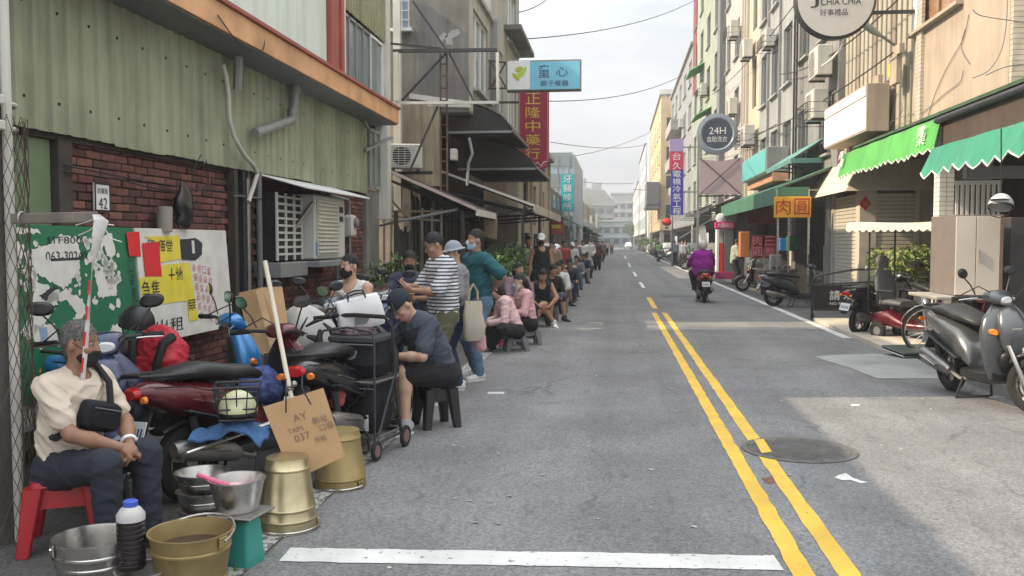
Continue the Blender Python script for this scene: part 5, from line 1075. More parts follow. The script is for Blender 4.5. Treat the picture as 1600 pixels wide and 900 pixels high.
# beige corner shop with roller shutters
CSH = thing('corner_shop', 'small beige shop with roller shutters on two sides and a boxy beige canopy', 'shop', (6, 21.5, 0)); SY = 21.2
SLAT = mat('shutter slat', (.58, .55, .46), .5, metal=.1, var=.08, grime=.3, streak=.3)
sx0, sx1 = onY(1368, 400, SY).x, onY(1428, 400, SY).x; kx = onY(1343, 400, SY).x
sl_me = MB().box((0, 0, 0), (1, .02, .082), .012).mesh('slat', SLAT)
sh = thing; hs = bpart(CSH, 'shutter', DKSTEEL, ((sx0, SY+.03, .1), (sx1, SY+.05, 2.75)), bev=0)
root = CSH.location
for i in range(29): inst('slat', sl_me, hs, V(((sx0+sx1)/2, SY+.01, .14+i*.09))-root, None, (sx1-sx0, 1, 1))
yl0, yl1 = SY+.35, onX(1301, 400, kx).y
hs = bpart(CSH, 'shutter', DKSTEEL, ((kx+.03, yl0, .1), (kx+.05, yl1, 2.75)), bev=0)
for i in range(29): inst('slat', sl_me, hs, V((kx+.01, (yl0+yl1)/2, .14+i*.09))-root, (0, 0, math.pi/2), (yl1-yl0, 1, 1))
bpart(CSH, 'post', mat('beige post', (.58, .52, .42), .7, grime=.3), ((kx-.02, SY-.02, 0), (sx0, SY+.3, 2.8)), ((sx1, SY-.02, 0), (sx1+.1, SY+.2, 2.8)), ((kx-.02, yl1, 0), (kx+.2, yl1+.14, 2.8)))
g = MB(); c = onY(1352, 318, SY-.03); g.prism([(0, -.17), (.13, 0), (0, .17), (-.13, 0)], c, (1, 0, 0), UP, (0, .004, 0)); dm = obj('red_diamond', g, PAPERR, CSH, world=True); text('lettering', '福', mat('gold print', (.5, .33, .05), .5), dm, c-V((0, .004, 0)), (1, 0, 0), UP, height=.13)
bpart(CSH, 'pipe_box', GREYM, ((kx-.14, yl1+.15, 0), (kx, yl1+.3, 2.8)), ((kx-.1, yl1+.4, .8), (kx-.02, yl1+.62, 1.5)))
bx = kx-.45; zc0, zc1 = onY(1343, 298, SY-.5).z, onY(1343, 240, SY-.5).z
BC = mat('beige canopy cloth', (.66, .57, .44), .75, var=.06, scale=1.5, streak=.25)
g = MB(); yb = yl1+1.2; ox = sx1+.2
P8 = [(bx, SY-.5, zc0), (ox, SY-.5, zc0), (ox, yb, zc0), (bx, yb, zc0), (bx+.45, SY-.15, zc1), (ox, SY-.15, zc1), (ox, yb, zc1), (bx+.45, yb, zc1)]
g.add(P8, [(0, 1, 5, 4), (3, 0, 4, 7), (4, 5, 6, 7), (1, 2, 6, 5), (2, 3, 7, 6)]); obj('canopy', g, BC, CSH, world=True, smooth=0)
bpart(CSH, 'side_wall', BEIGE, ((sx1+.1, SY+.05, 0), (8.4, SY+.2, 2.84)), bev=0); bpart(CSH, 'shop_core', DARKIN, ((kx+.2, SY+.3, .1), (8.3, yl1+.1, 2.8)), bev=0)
# overhead wires
for a, b, s, lb in (((802, 62, 30), (1090, -2, 60), .5, 'thin overhead wire crossing the sky from the upper left'), ((850, 158, 40), (1066, 118, 66), .5, 'overhead wire sagging across the street at mid height'), ((860, 222, 60), (1010, 226, 110), .4, 'lowest faint wire crossing far down the street'), ((905, 283, 160), (990, 286, 170), .3, 'far wire near the street end'), ((806, 20, 27), (880, -30, 45), .3, 'short wire cutting the top of the sky beside the grey building'), ((848, 250, 70), (1018, 205, 120), .6, 'faint wire rising to the ochre apartments')):
    cable('overhead_wire', lb, [onY(*a), onY(*b)], .012+.00022*a[2], s, WIRE, 'wire')
# ---------------- vehicles ----------------
SPAINT = mat('scooter paint', (.105, .112, .12), .3, metal=.5, var=.04, coat=.5); SEATM = mat('black vinyl', (.018, .018, .02), .5, var=.15, bump=.1); TAIL = mat('red lens', (.42, .015, .02), .15, var=.05); AMBER = mat('amber lens', (.7, .2, .02), .2, var=0); LENS = mat('clear lens', (.6, .62, .62), .08, var=.05); PLATE = mat('white number plate', (.7, .7, .7), .4, var=.03); ENG = mat('engine casting', (.14, .14, .145), .45, metal=.7, var=.2, grime=.4)
EX, EY, EZ = V((1, 0, 0)), V((0, 1, 0)), V((0, 0, 1))
def sec(y, z, hu, hv, e=2.4, tilt=0.): return ((0, y, z), EX, (0, -math.sin(tilt), math.cos(tilt)), hu, hv, e)
def scooter(name, label, loc, rz, group='parked motor scooters', lean=.0, rack=False, basket=False):
    t = thing(name, label, 'scooter', loc, rz, group); t.rotation_euler = (0, lean, rz)
    for nm, y in (('front_wheel', .68), ('rear_wheel', -.58)):
        g = MB(); g.torus((0, y, .245), EX, .192, .053, 30, 10); w = obj('wheel', g, RUBBER, t)
        g = MB(); g.lathe([(.16, -.03), (.165, .0), (.16, .03), (.145, .035), (.14, -.035), (.16, -.03)], (0, y, .245), EX, 26); g.cyl((-.05, y, .245), (.05, y, .245), .045, n=12)
        for k in range(5): a = k*1.2566+.3; g.bar((0, y+.04*math.cos(a), .245+.04*math.sin(a)), (0, y+.148*math.cos(a), .245+.148*math.sin(a)), .03, .02, EX)
        if y > 0: g.lathe([(.095, -.04), (.095, -.046), (.05, -.046)], (0, y, .245), EX, 20)
        obj('rim', g, DSTEEL if y < 0 else STEEL, w)
    g = MB(); g.loft([sec(-.97, .735, .045, .03), sec(-.90, .73, .10, .065), sec(-.72, .685, .15, .105), sec(-.45, .60, .175, .15), sec(-.2, .52, .165, .17), sec(-.04, .43, .15, .13), sec(.02, .36, .14, .06)], 20); obj('rear_body', g, SPAINT, t, smooth=50)
    for s in (-1, 1):
        g = MB(); g.bar((s*.178, -.72, .60), (s*.17, -.1, .40), .02, .075, EX, .008); obj('side_trim', g, BLACK, t)
    g = MB(); g.loft([sec(-.80, .80, .07, .02), sec(-.72, .815, .125, .04), sec(-.5, .825, .155, .06), sec(-.34, .80, .15, .058), sec(-.28, .785, .15, .055), sec(-.1, .77, .14, .05), sec(.02, .735, .09, .035), sec(.05, .71, .04, .015)], 18); obj('seat', g, SEATM, t, smooth=60)
    for s in (-1, 1):
        g = MB(); g.tube([(s*.30, .2, 1.015), (s*.22, .36, 1.1), (s*.1, .42, 1.02), (s*.06, .40, .93)], .005, 5); obj('cable', g, RUBBER, t)
        g = MB(); g.tube([(s*.105, -.88, .765), (s*.165, -.68, .745), (s*.185, -.45, .68), (s*.172, -.2, .60)], .004, 4); obj('panel_gap', g, BLACKM, t)
        g = MB(); g.bar((s*.183, -.66, .665), (s*.187, -.42, .60), .004, .018, EX); obj('decal', g, STEEL, t)
    g = MB(); g.loft([sec(-.22, .25, .10, .05, 3), sec(.0, .26, .155, .06, 4), sec(.3, .27, .16, .06, 4), sec(.42, .32, .14, .07, 3)], 16); obj('floorboard', g, BLACK, t)
    hs = lambda z, y, hu, hv: ((0, y, z), EX, EY, hu, hv, 2.6)
    g = MB(); g.loft([hs(.27, .38, .15, .03), hs(.40, .40, .20, .045), hs(.55, .41, .235, .055), hs(.70, .405, .24, .065), hs(.82, .385, .20, .06), hs(.90, .37, .13, .05), hs(.95, .36, .08, .04)], 24); obj('leg_shield', g, SPAINT, t, smooth=60)
    g = MB(); g.loft([hs(.48, .49, .03, .03), hs(.56, .495, .085, .045), hs(.68, .49, .125, .075), hs(.78, .465, .12, .075), hs(.87, .43, .09, .06), hs(.93, .39, .055, .04)], 20); obj('nose_panel', g, SPAINT, t, smooth=60)
    g = MB(); g.loft([hs(.34, .43, .06, .03), hs(.42, .465, .11, .04), hs(.50, .485, .10, .04), hs(.53, .49, .05, .03)], 16); obj('lower_grille', g, BLACK, t, smooth=60)
    g = MB(); g.box((0, .565, .72), (.09, .006, .03), .002, MX.Rotation(-.25, 3, 'X')); obj('front_badge', g, STEEL, t)
    g = MB(); g.loft([hs(.32, .345, .12, .03), hs(.55, .375, .18, .05), hs(.8, .355, .16, .05), hs(.88, .34, .1, .04)], 14); obj('inner_panel', g, BLACK, t)
    g = MB(); rows = []
    for k in range(12):
        a = R(8+k*13.5); rr = .275; c = V((0, .68+rr*math.cos(a), .245+rr*math.sin(a))); nrm = V((0, math.cos(a), math.sin(a))); w = .06*(1-.5*((k-5.5)/5.5)**4)
        rows.append((c, EX, nrm, w, .018, 2.6))
    g.loft(rows, 12); obj('front_fender', g, SPAINT, t, smooth=60)
    g = MB()
    for s in (-1, 1): g.tube([(s*.075, .50, .58), (s*.078, .66, .25)], .02, 8)
    obj('fork', g, STEEL, t)
    g = MB(); g.loft([((0, .25, 1.0), EX, EZ, .08, .04, 2), ((0, .30, 1.01), EX, EZ, .14, .05, 2.4), ((0, .37, 1.0), EX, EZ, .125, .062, 2.6), ((0, .43, .975), EX, EZ, .085, .045, 2.4)], 18); obj('handle_cowl', g, SPAINT, t, smooth=60)
    g = MB(); g.loft([((0, .425, .975), EX, EZ, .075, .036, 2.6), ((0, .443, .972), EX, EZ, .055, .024, 2.2)], 14); obj('headlight', g, LENS, t)
    g = MB(); g.tube([(-.36, .18, 1.0), (-.2, .26, 1.01), (0, .31, 1.0), (.2, .26, 1.01), (.36, .18, 1.0)], .013, 8); hb = obj('handlebar', g, DKSTEEL, t)
    for s in (-1, 1):
        g = MB(); g.tube([(s*.24, .243, 1.008), (s*.365, .178, 1.0)], .019, 10); obj('grip', g, RUBBER, hb); g = MB(); g.tube([(s*.2, .30, 1.0), (s*.26, .29, 1.0), (s*.36, .24, .99)], .006, 6); obj('brake_lever', g, STEEL, hb)
        m = thing
        g = MB(); g.tube([(s*.20, .28, 1.03), (s*.25, .27, 1.12), (s*.30, .25, 1.18)], .006, 6); mr = obj('mirror', g, BLACK, t); g = MB(); g.loft([((s*.31, .262, 1.22), (1, .15*s, 0), (.25*s, 0, 1), .05, .03, 2.4), ((s*.31, .245, 1.22), (1, .15*s, 0), (.25*s, 0, 1), .072, .046, 2.4), ((s*.31, .238, 1.22), (1, .15*s, 0), (.25*s, 0, 1), .070, .044, 2.4)], 16); obj('mirror_shell', g, BLACK, mr); g = MB(); g.loft([((s*.31, .2375, 1.22), (1, .15*s, 0), (.25*s, 0, 1), .066, .04, 2.4), ((s*.31, .2365, 1.22), (1, .15*s, 0), (.25*s, 0, 1), .066, .04, 2.4)], 16); obj('mirror_glass', g, CHROME, mr)
        g = MB(); g.loft([((s*.155, .475, .70), (1, -.7*s, .25*s), EZ, .042, .03, 2.2), ((s*.16, .495, .70), (1, -.7*s, .25*s), EZ, .03, .02, 2.2)], 12); obj('turn_signal', g, AMBER, t)
        g = MB(); g.loft([((s*.105, -.955, .70), EX, EZ, .03, .025, 2.2), ((s*.11, -.98, .70), EX, EZ, .022, .018, 2.2)], 10); obj('turn_signal', g, AMBER, t)
    g = MB(); g.loft([((0, -.955, .735), EX, EZ, .075, .04, 2.4), ((0, -.99, .73), EX, EZ, .06, .028, 2.4)], 14); obj('tail_light', g, TAIL, t)
    g = MB(); g.loft([sec(-.86, .60, .05, .03), sec(-.98, .40, .075, .012)], 10); obj('plate_bracket', g, BLACK, t)
    g = MB(); m = MX.Rotation(R(-20), 3, 'X'); g.box((0, -.965, .505), (.2, .006, .13), .002, m); pl_ = obj('number_plate', g, PLATE, t)
    g = MB()
    for k in range(6): g.box((-.07+k*.028, -.968, .50), (.016, .004, .055), 0, m)
    obj('plate_marks', g, NAVY, pl_)
    g = MB(); g.loft([((-.11, -.02, .27), EX, EZ, .045, .07, 3), ((-.12, -.3, .27), EX, EZ, .05, .085, 3), ((-.12, -.58, .25), EX, EZ, .045, .09, 2.4), ((-.12, -.67, .25), EX, EZ, .03, .05, 2)], 16); g.cyl((-.175, -.55, .25), (-.16, -.55, .25), .06, n=14); obj('engine', g, ENG, t)
    g = MB(); g.tube([(.08, .0, .22), (.13, -.15, .2), (.145, -.3, .25)], .02, 8); g.loft([((.15, -.28, .255), EX, EZ, .04, .04, 2), ((.16, -.34, .27), EX, EZ, .058, .062, 2.3), ((.165, -.75, .36), EX, EZ, .062, .068, 2.3), ((.165, -.82, .375), EX, EZ, .04, .045, 2)], 14); obj('muffler', g, DSTEEL, t); g = MB(); g.bar((.225, -.4, .30), (.23, -.7, .365), .008, .07, EX, .004); obj('heat_shield', g, STEEL, t)
    for s in (-1, 1): g = MB(); g.tube([(s*.12, -.62, .55), (s*.12, -.57, .28)], .028, 8); obj('shock_absorber', g, DKSTEEL, t)
    g = MB(); g.tube([(.13, -.55, .82), (.15, -.8, .83), (.08, -.96, .84), (-.08, -.96, .84), (-.15, -.8, .83), (-.13, -.55, .82)], .013, 8); obj('grab_rail', g, STEEL if rack else BLACK, t)
    g = MB(); g.tube([(-.13, -.1, .22), (-.17, -.16, .02), (-.15, -.2, .01), (.15, -.2, .01), (.17, -.16, .02), (.13, -.1, .22)], .012, 6); obj('stand', g, DKSTEEL, t)
    g = MB(); g.loft([sec(-.40, .42, .07, .02), sec(-.62, .52, .075, .02), sec(-.80, .47, .07, .02)], 10); obj('rear_fender', g, BLACK, t)
    return t
def pnt(n, c, metal=.3, rough=.28): return mat(n, c, rough, metal=metal, var=.04, coat=.6)
PS = {k: pnt(k+' paint', c, mt) for k, c, mt in (('silver', (.15, .155, .165), .6), ('blue', (.02, .20, .50), .2), ('maroon', (.10, .006, .013), .2), ('black', (.014, .014, .018), .2), ('slate', (.07, .08, .1), .5), ('white', (.62, .62, .62), .0), ('navy', (.02, .03, .08), .3), ('crimson', (.34, .02, .045), .2), ('green', (.12, .3, .12), .1))}
fwd = lambda x, y: math.atan2(-x, y)
SC0 = scooter('motor_scooter', 'large dark silver motor scooter parked at the right kerb under the teal awning', (3.66, 9.42, 0), fwd(.13, -.99), lean=.04); 
SC0.scale = (1.08, 1.08, 1.08)
STEERED = ('fork', 'front_fender', 'handle_cowl', 'headlight', 'handlebar', 'mirror')
def steer(root, a):
    pv = V((0, .47, 0)); Rz = MX.Rotation(a, 3, 'Z')
    for ch in root.children:
        b = ch.name.split('.')[0]
        if b in STEERED or (b == 'wheel' and max(v[1] for v in ch.bound_box) > .3): ch.rotation_euler = (0, 0, a); ch.location = pv-Rz @ pv
def sc(x, y, rz, colr, label, lean=.0, group='parked motor scooters', s=1.):
    c = dup(SC0, (x, y, 0), rz, label, {'scooter paint': PS[colr]}, group); c.scale = (s, s, s); c.rotation_euler = (0, lean, rz); steer(c, rnd.uniform(-.45, .45)); return c
SBLUE = sc(-3.25, 6.42, fwd(.85, .5), 'blue', 'bright blue motor scooter with the red backpack hung on it', .05)
SRED_ = sc(-2.42, 5.75, fwd(.38, .92), 'maroon', 'dark red moped carrying a basket with a yellow helmet', -.05, s=.97)
sc(-3.25, 5.35, fwd(.6, -.8), 'navy', 'navy scooter with its mirrors raised directly behind the seated old man', .05)
sc(-2.78, 7.75, fwd(.5, -.86), 'black', 'black scooter under the grey rain cover below the air conditioner', -.05); sc(-2.95, 8.9, fwd(.45, -.9), 'slate', 'slate scooter that the man in the white vest sits on', .04); sc(-2.7, 10.3, fwd(.3, -.95), 'navy', 'navy scooter that the man in the dark shirt sits on', .04); sc(-2.9, 12.0, fwd(.5, -.85), 'black', 'black scooter in the shade beside the electricity meter', .04); sc(-2.0, 6.7, fwd(.1, 1), 'black', 'black moped tucked behind the black shopping trolley', -.05)
sc(4.45, 22.9, fwd(.97, .1), 'slate', 'slate scooter with a silver helmet on its mirror beside the black barrier', .05)
sc(4.62, 16.25, fwd(.75, .5), 'black', 'black scooter with its tail to the road beside the bicycle wheel', .06); sc(5.7, 16.9, fwd(.1, -1), 'silver', 'silver faired scooter facing out behind the mobility scooter', .05); sc(6.3, 17.8, fwd(.4, -.9), 'crimson', 'crimson scooter deep in the arcade by the yellowish plants', .05); sc(6.1, 15.6, fwd(.5, -.9), 'black', 'black scooter between the mobility scooter and the beige cabinet', .05)
sc(4.7, 29.5, fwd(-.9, .3), 'black', 'black scooter parked nose out beside the stall counter', .05); sc(4.6, 40.5, fwd(-.9, .5), 'slate', 'slate scooter parked before the second right awning', .05)
for k, (x, y, c) in enumerate(((4.5, 52, 'black'), (4.6, 55, 'crimson'), (4.5, 83, 'white'), (4.5, 92, 'black'), (4.6, 100, 'navy'))): sc(x, y, fwd(-.9, .4), c, ('black scooter among the far parked cars', 'crimson scooter among the far parked cars', 'white scooter far down the right kerb', 'second black scooter far down the right kerb', 'navy scooter furthest down the right kerb')[k], .05)
for k, (x, y, c) in enumerate(((-2.9, 28, 'black'), (-2.9, 31, 'white'), (-2.9, 43, 'navy'), (-2.8, 46, 'black'))): sc(x, y, fwd(.8, -.4), c, ('black scooter behind the seated part of the queue', 'white scooter behind the seated part of the queue', 'navy scooter before the low dark shops', 'black scooter before the low dark shops')[k], .05)
steer(SC0, .42)
# scooters on the move
SPUR = sc(2.28, 24.6, 0.02, 'crimson', 'crimson scooter ridden away from the camera by the person in purple', 0, group='ridden motor scooters'); SFAR = sc(3.35, 74, .05, 'green', 'green scooter ridden far down the right lane', 0, group='ridden motor scooters')
for q_ in (SPUR, SFAR): steer(q_, 0)
# yellow helmet in its wire basket on the red moped, blue cloth
def basket(name, label, c, w, d_, h, m, group=None):
    t = thing(name, label, 'basket', c, .35, group); g = MB()
    for k in range(4): f = k/3; s = .78+.22*f; z = h*f; g.tube([(-w/2*s, -d_/2*s, z), (w/2*s, -d_/2*s, z), (w/2*s, d_/2*s, z), (-w/2*s, d_/2*s, z)], .006 if k < 3 else .009, 6, closed=True)
    for i in range(5):
        for s in (-1, 1): x = -w/2+w*i/4; g.tube([(x*.78, s*d_/2*.78, 0), (x, s*d_/2, h)], .004, 5); y = -d_/2+d_*i/4; g.tube([(s*w/2*.78, y*.78, 0), (s*w/2, y, h)], .004, 5)
    obj('wire', g, m, t); g = MB(); g.box((0, 0, .004), (w*.76, d_*.76, .006)); obj('bottom', g, m, t); return t
def helmet(label, loc, rz, m, s=1., tilt=0.):
    t = thing('helmet', label, 'helmet', loc, rz); t.rotation_euler = (tilt, 0, rz); g = MB(); prof = [(math.sin(a)*.135*s, math.cos(a)*.15*s) for a in [i*.165 for i in range(11)]]+[(.128*s, -.02*s), (.12*s, -.012*s)]
    g.lathe(prof, (0, 0, 0), EZ, 28); obj('shell', g, m, t, smooth=60); g = MB(); g.lathe([(.137*s, .0), (.14*s, -.01*s), (.137*s, -.025*s), (.125*s, -.025*s)], (0, 0, 0), EZ, 28); obj('edge_band', g, BLACK, t)
    g = MB(); g.loft([((0, .10*s, .035*s), EX, EZ, .11*s, .01*s, 2), ((0, .17*s, .02*s), EX, EZ, .08*s, .006*s, 2)], 14); obj('peak', g, BLACK, t); g = MB(); g.tube([(-.12*s, 0, -.02*s), (-.08*s, .03*s, -.13*s), (0, .05*s, -.16*s), (.08*s, .03*s, -.13*s), (.12*s, 0, -.02*s)], .006*s, 6); obj('chin_strap', g, BLACK, t); return t
pb = onY(372, 655, 5.15); BK = basket('wire_basket', 'black wire basket with a yellow helmet on the red moped', (pb.x, 5.15, pb.z+.01), .26, .24, .2, DKSTEEL)
helmet('pale yellow helmet lying in the wire basket', (pb.x, 5.15, pb.z+.05), .8, mat('pale yellow plastic', (.60, .60, .36), .4, var=.04), .85)
def cloth(name, label, cat, c, u, w, a, b, m, amp=.02, th=.01, seed=0, droop=.0):
    q = random.Random(seed); ph = [q.uniform(0, 6) for _ in range(6)]; u, w, c = V(u), V(w), V(c); n = u.cross(w).normalized(); N = 18; rows = []
    for i in range(N+1):
        r_ = []
        for j in range(N+1):
            x, y = i/N-.5, j/N-.5; d = amp*(math.sin(9*x+ph[0]+3*y)+.6*math.sin(14*y+ph[1]-4*x)+.4*math.sin(23*x+17*y+ph[2])); r_.append(c+u*(x*a*(1+.05*math.sin(7*y+ph[3])))+w*(y*b*(1+.06*math.sin(6*x+ph[4])))+n*d-UP*droop*(x*x+y*y)*4)
        rows.append(r_)
    g = MB(); g.grid(rows, th, n); t = thing(name, label, cat, c); obj('fabric', g, m, t, world=True, smooth=80); return t
cloth('blue_cloth', 'ruffled blue towel spread under the wire basket', 'towel', (pb.x-.02, 5.17, pb.z-.01), (1, .1, 0), (0, 1, 0), .42, .34, mat('blue towel', (.05, .12, .27), .95, var=.25, scale=12, bump=.8), .02, .012, 3, .05)
g = MB(); a_, b_, c_ = onY(283, 722, 4.95), onY(292, 708, 4.96), onY(420, 662, 5.3); g.tube([a_, b_, c_, onY(440, 655, 5.5)], .014, 8); o = obj('chrome_rail', g, STEEL, SRED_, world=False)
Mi = (MX.Translation(SRED_.location) @ SRED_.rotation_euler.to_matrix().to_4x4() @ MX.Diagonal((.97, .97, .97, 1))).inverted(); o.data.transform(Mi)
# mobility scooter with scalloped canopy
MSC = thing('mobility_scooter', 'grey seated mobility scooter under a white scalloped canopy roof', 'mobility scooter', (4.72, 15.0, 0), fwd(.55, -.83))
g = MB(); g.loft([sec(-.6, .35, .24, .10, 4), sec(-.3, .36, .27, .14, 4), sec(.05, .26, .26, .06, 4), sec(.5, .26, .24, .06, 4), sec(.62, .32, .15, .06, 3)], 18); obj('base_body', g, PS['maroon'], MSC, smooth=50)
for x, y in ((-.26, -.45), (.26, -.45), (-.2, .55), (.2, .55)):
    g = MB(); g.torus((x, y, .15), EX, .105, .045, 20, 8); w = obj('wheel', g, RUBBER, MSC); g = MB(); g.cyl((x-.03, y, .15), (x+.03, y, .15), .07, n=12); obj('hub', g, GREYP, w)
GV = mat('grey vinyl', (.10, .105, .11), .55, var=.1, bump=.1)
g = MB(); g.cyl((0, -.3, .4), (0, -.3, .56), .04, n=10); g.loft([sec(-.52, .60, .2, .05, 3), sec(-.3, .62, .24, .06, 3), sec(-.08, .60, .2, .05, 3)], 16); obj('seat', g, GV, MSC, smooth=50)
bk = lambda z, y, hu, hv: ((0, y, z), EX, EY, hu, hv, 3)
g = MB(); g.loft([bk(.62, -.50, .18, .04), bk(.8, -.53, .23, .055), bk(1.0, -.57, .22, .055), bk(1.14, -.6, .17, .045)], 16); b_ = obj('backrest', g, GV, MSC, smooth=50); g = MB(); g.cyl((0, -.6, 1.12), (0, -.6, 1.2), .015, n=6); g.loft([bk(1.17, -.61, .10, .03), bk(1.24, -.61, .135, .05), bk(1.33, -.62, .125, .05), bk(1.37, -.62, .08, .03)], 14); obj('headrest', g, GV, b_, smooth=50)
for s in (-1, 1): g = MB(); g.box((s*.27, -.32, .8), (.05, .34, .04), .015); g.box((s*.27, -.46, .7), (.03, .03, .2)); obj('armrest', g, BLACK, MSC)
g = MB(); g.tube([(0, .58, .3), (0, .42, .95)], .035, 8); g.tube([(-.28, .3, .98), (0, .42, .96), (.28, .3, .98)], .016, 8); obj('tiller', g, BLACK, MSC)
for x, y in ((-.3, -.62), (.3, -.62), (-.3, .62), (.3, .62)): g = MB(); g.cyl((x, y, .4), (x, y, 1.84), .014, n=8); obj('canopy_post', g, BLACK, MSC)
g = MB(); rows = []
for i in range(9):
    y = -1.0+2.0*i/8; rows.append([(x, y, 1.9+.03*math.cos(x*3)-.02*math.cos(y*2)) for x in (-.42, -.2, 0, .2, .42)])
g.grid(rows, .015, (0, 0, 1)); CWH = mat('white vinyl canopy', (.60, .58, .53), .6, var=.06, grime=.25); cn = obj('canopy', g, CWH, MSC, smooth=60)
for (a, b, n_) in (((-.42, -1.0), (-.42, 1.0), 14), ((.42, 1.0), (.42, -1.0), 14), ((-.42, 1.0), (.42, 1.0), 6), ((.42, -1.0), (-.42, -1.0), 6)):
    g = MB(); top = []; bot = []
    for i in range(n_*4+1):
        f = i/(n_*4); x, y = a[0]+(b[0]-a[0])*f, a[1]+(b[1]-a[1])*f; top.append((x, y, 1.895)); bot.append((x*1.02, y*1.01, 1.80-.04*abs(math.sin(math.pi*f*n_))))
    g.grid([bot, top]); obj('valance', g, CWH, cn)
# bicycle
BC_ = thing('bicycle', 'old bicycle with a dark red frame behind the silver scooter', 'bicycle', (4.85, 13.0, 0), fwd(-.96, .2))
for y in (.52, -.52):
    g = MB(); g.torus((0, y, .36), EX, .335, .018, 40, 7); w = obj('wheel', g, RUBBER, BC_); g = MB(); g.torus((0, y, .36), EX, .308, .016, 40, 6); g.cyl((-.04, y, .36), (.04, y, .36), .022, n=10); obj('rim', g, CHROME, w)
    for k in range(18): a = k*2*math.pi/18; g = MB(); s = .03*(-1)**k; g.tube([(s, y, .36), (0, y+.31*math.cos(a), .36+.31*math.sin(a))], .0035, 4); obj('spoke', g, CHROME, w)
    g = MB(); rows = []
    for k in range(10): a = R(15+k*15); c = V((0, y+.375*math.cos(a), .36+.375*math.sin(a))); rows.append((c, EX, (0, math.cos(a), math.sin(a)), .026, .006, 2))
    g.loft(rows, 8); obj('mudguard', g, STEEL, BC_)
RF = pnt('old red paint', (.16, .02, .025)); g = MB()
for a, b in (((0, .42, .82), (0, .38, .9)), ((0, .40, .78), (0, -.06, .30)), ((0, .42, .86), (0, -.18, .78)), ((0, -.06, .30), (0, -.22, .9)), ((.05, -.52, .36), (0, -.06, .3)), ((-.05, -.52, .36), (0, -.06, .3)), ((.05, -.52, .36), (0, -.19, .78)), ((-.05, -.52, .36), (0, -.19, .78))): g.cyl(a, b, .015, n=8)
obj('frame', g, RF, BC_); g = MB()
for s in (-1, 1): g.cyl((s*.05, .52, .36), (s*.04, .43, .74), .011, n=8)
g.cyl((0, .43, .74), (0, .38, .98), .015, n=8); obj('fork', g, STEEL, BC_); g = MB(); g.tube([(-.27, .22, 1.0), (-.22, .34, 1.02), (0, .38, 1.0), (.22, .34, 1.02), (.27, .22, 1.0)], .012, 8); obj('handlebar', g, CHROME, BC_)
g = MB(); g.loft([((0, -.38, .95), EX, EZ, .09, .03, 2), ((0, -.25, .96), EX, EZ, .10, .035, 2.4), ((0, -.08, .95), EX, EZ, .03, .02, 2)], 14); obj('saddle', g, BLACK, BC_)
g = MB(); g.lathe([(.09, -.004), (.09, .004), (.08, .004)], (.05, -.06, .30), EX, 20); g.bar((.07, -.06, .3), (.07, -.0, .15), .012, .02, EX); g.bar((-.07, -.06, .3), (-.07, -.12, .45), .012, .02, EX); obj('crank', g, DSTEEL, BC_)
g = MB(); g.span((-.07, -.68, .78), (.07, -.2, .80)); obj('carrier', g, DKSTEEL, BC_)
# crutch and flat boards on the ground by the bicycle
CR = thing('walking_stick', 'pale walking stick leaning beside the bicycle wheel', 'stick', G(1452, 553)); a = G(1452, 553); b = onY(1440, 462, a.y+.15); g = MB(); g.tube([a, b], .018, 8); obj('shaft', g, STEEL, CR, world=True); g = MB(); g.cyl(b, b+V((0, .02, .05)), .024, n=8); obj('handle', g, BLACK, CR, world=True); g = MB(); g.cyl(a, a+V((0, 0, .04)), .024, n=8); obj('ferrule', g, RUBBER, CR, world=True)
FB = thing('folded_board', 'dark green folded board lying at the foot of the walking stick', 'board', G(1420, 560)); c = G(1425, 557); g = MB(); g.box(c+V((.1, .1, .09)), (.8, .5, .03), .01, MX.Rotation(.35, 3, 'Z') @ MX.Rotation(.12, 3, 'X')); obj('panel', g, mat('greenish black board', (.06, .085, .07), .5), FB, world=True); g = MB(); g.box(c+V((.1, .1, .06)), (.84, .54, .015), .004, MX.Rotation(.35, 3, 'Z') @ MX.Rotation(.12, 3, 'X')); obj('edge_frame', g, STEEL, FB, world=True); g = MB(); g.box(c+V((.1, .1, .02)), (.5, .3, .05), .01, MX.Rotation(.3, 3, 'Z')); obj('base', g, BLACK, FB, world=True)
# cabinet standing on a low table at the right edge
CB = thing('cabinet', 'tall beige two door cabinet standing on a grey table in the arcade', 'cabinet', (4.9, 11.4, .62)); cy = 11.2; a = onY(1491, 462, cy); b = onY(1568, 338, cy); lx = a.x; dz = a.z
CBM = mat('beige laminate', (.56, .50, .42), .5, var=.04, scale=2, grime=.12)
bpart(CB, 'carcass', mat('taupe side panel', (.17, .145, .13), .6, var=.08), ((lx, cy+.02, dz), (b.x, cy+.85, b.z+.02)), bev=.005); mx = lx+(b.x-lx)*.44
bpart(CB, 'door', CBM, ((lx+.005, cy-.0, dz+.01), (mx-.004, cy+.018, b.z)), bev=.003); bpart(CB, 'door', CBM, ((mx+.004, cy, dz+.01), (b.x-.03, cy+.018, b.z+.0)), bev=.003); bpart(CB, 'edge_strip', mat('brown edge strip', (.2, .12, .08), .6), ((b.x-.028, cy, dz), (b.x+.01, cy+.018, b.z+.02))); bpart(CB, 'handle', STEEL, ((mx+.03, cy-.025, dz+.4), (mx+.045, cy-.003, dz+.55)))
TBL = thing('table', 'grey topped low table under the beige cabinet', 'table', (lx+.3, cy+.4, 0)); bpart(TBL, 'table_top', mat('grey table top', (.32, .30, .27), .6, grime=.3), ((lx-.25, cy-.15, dz-.045), (b.x+.1, cy+.9, dz-.004)), bev=.008)
for x in (lx+.42, b.x+.0):
    for y in (cy+.1, cy+.8): bpart(TBL, 'leg', DKSTEEL, ((x-.02, y-.02, 0), (x+.02, y+.02, dz-.046)))
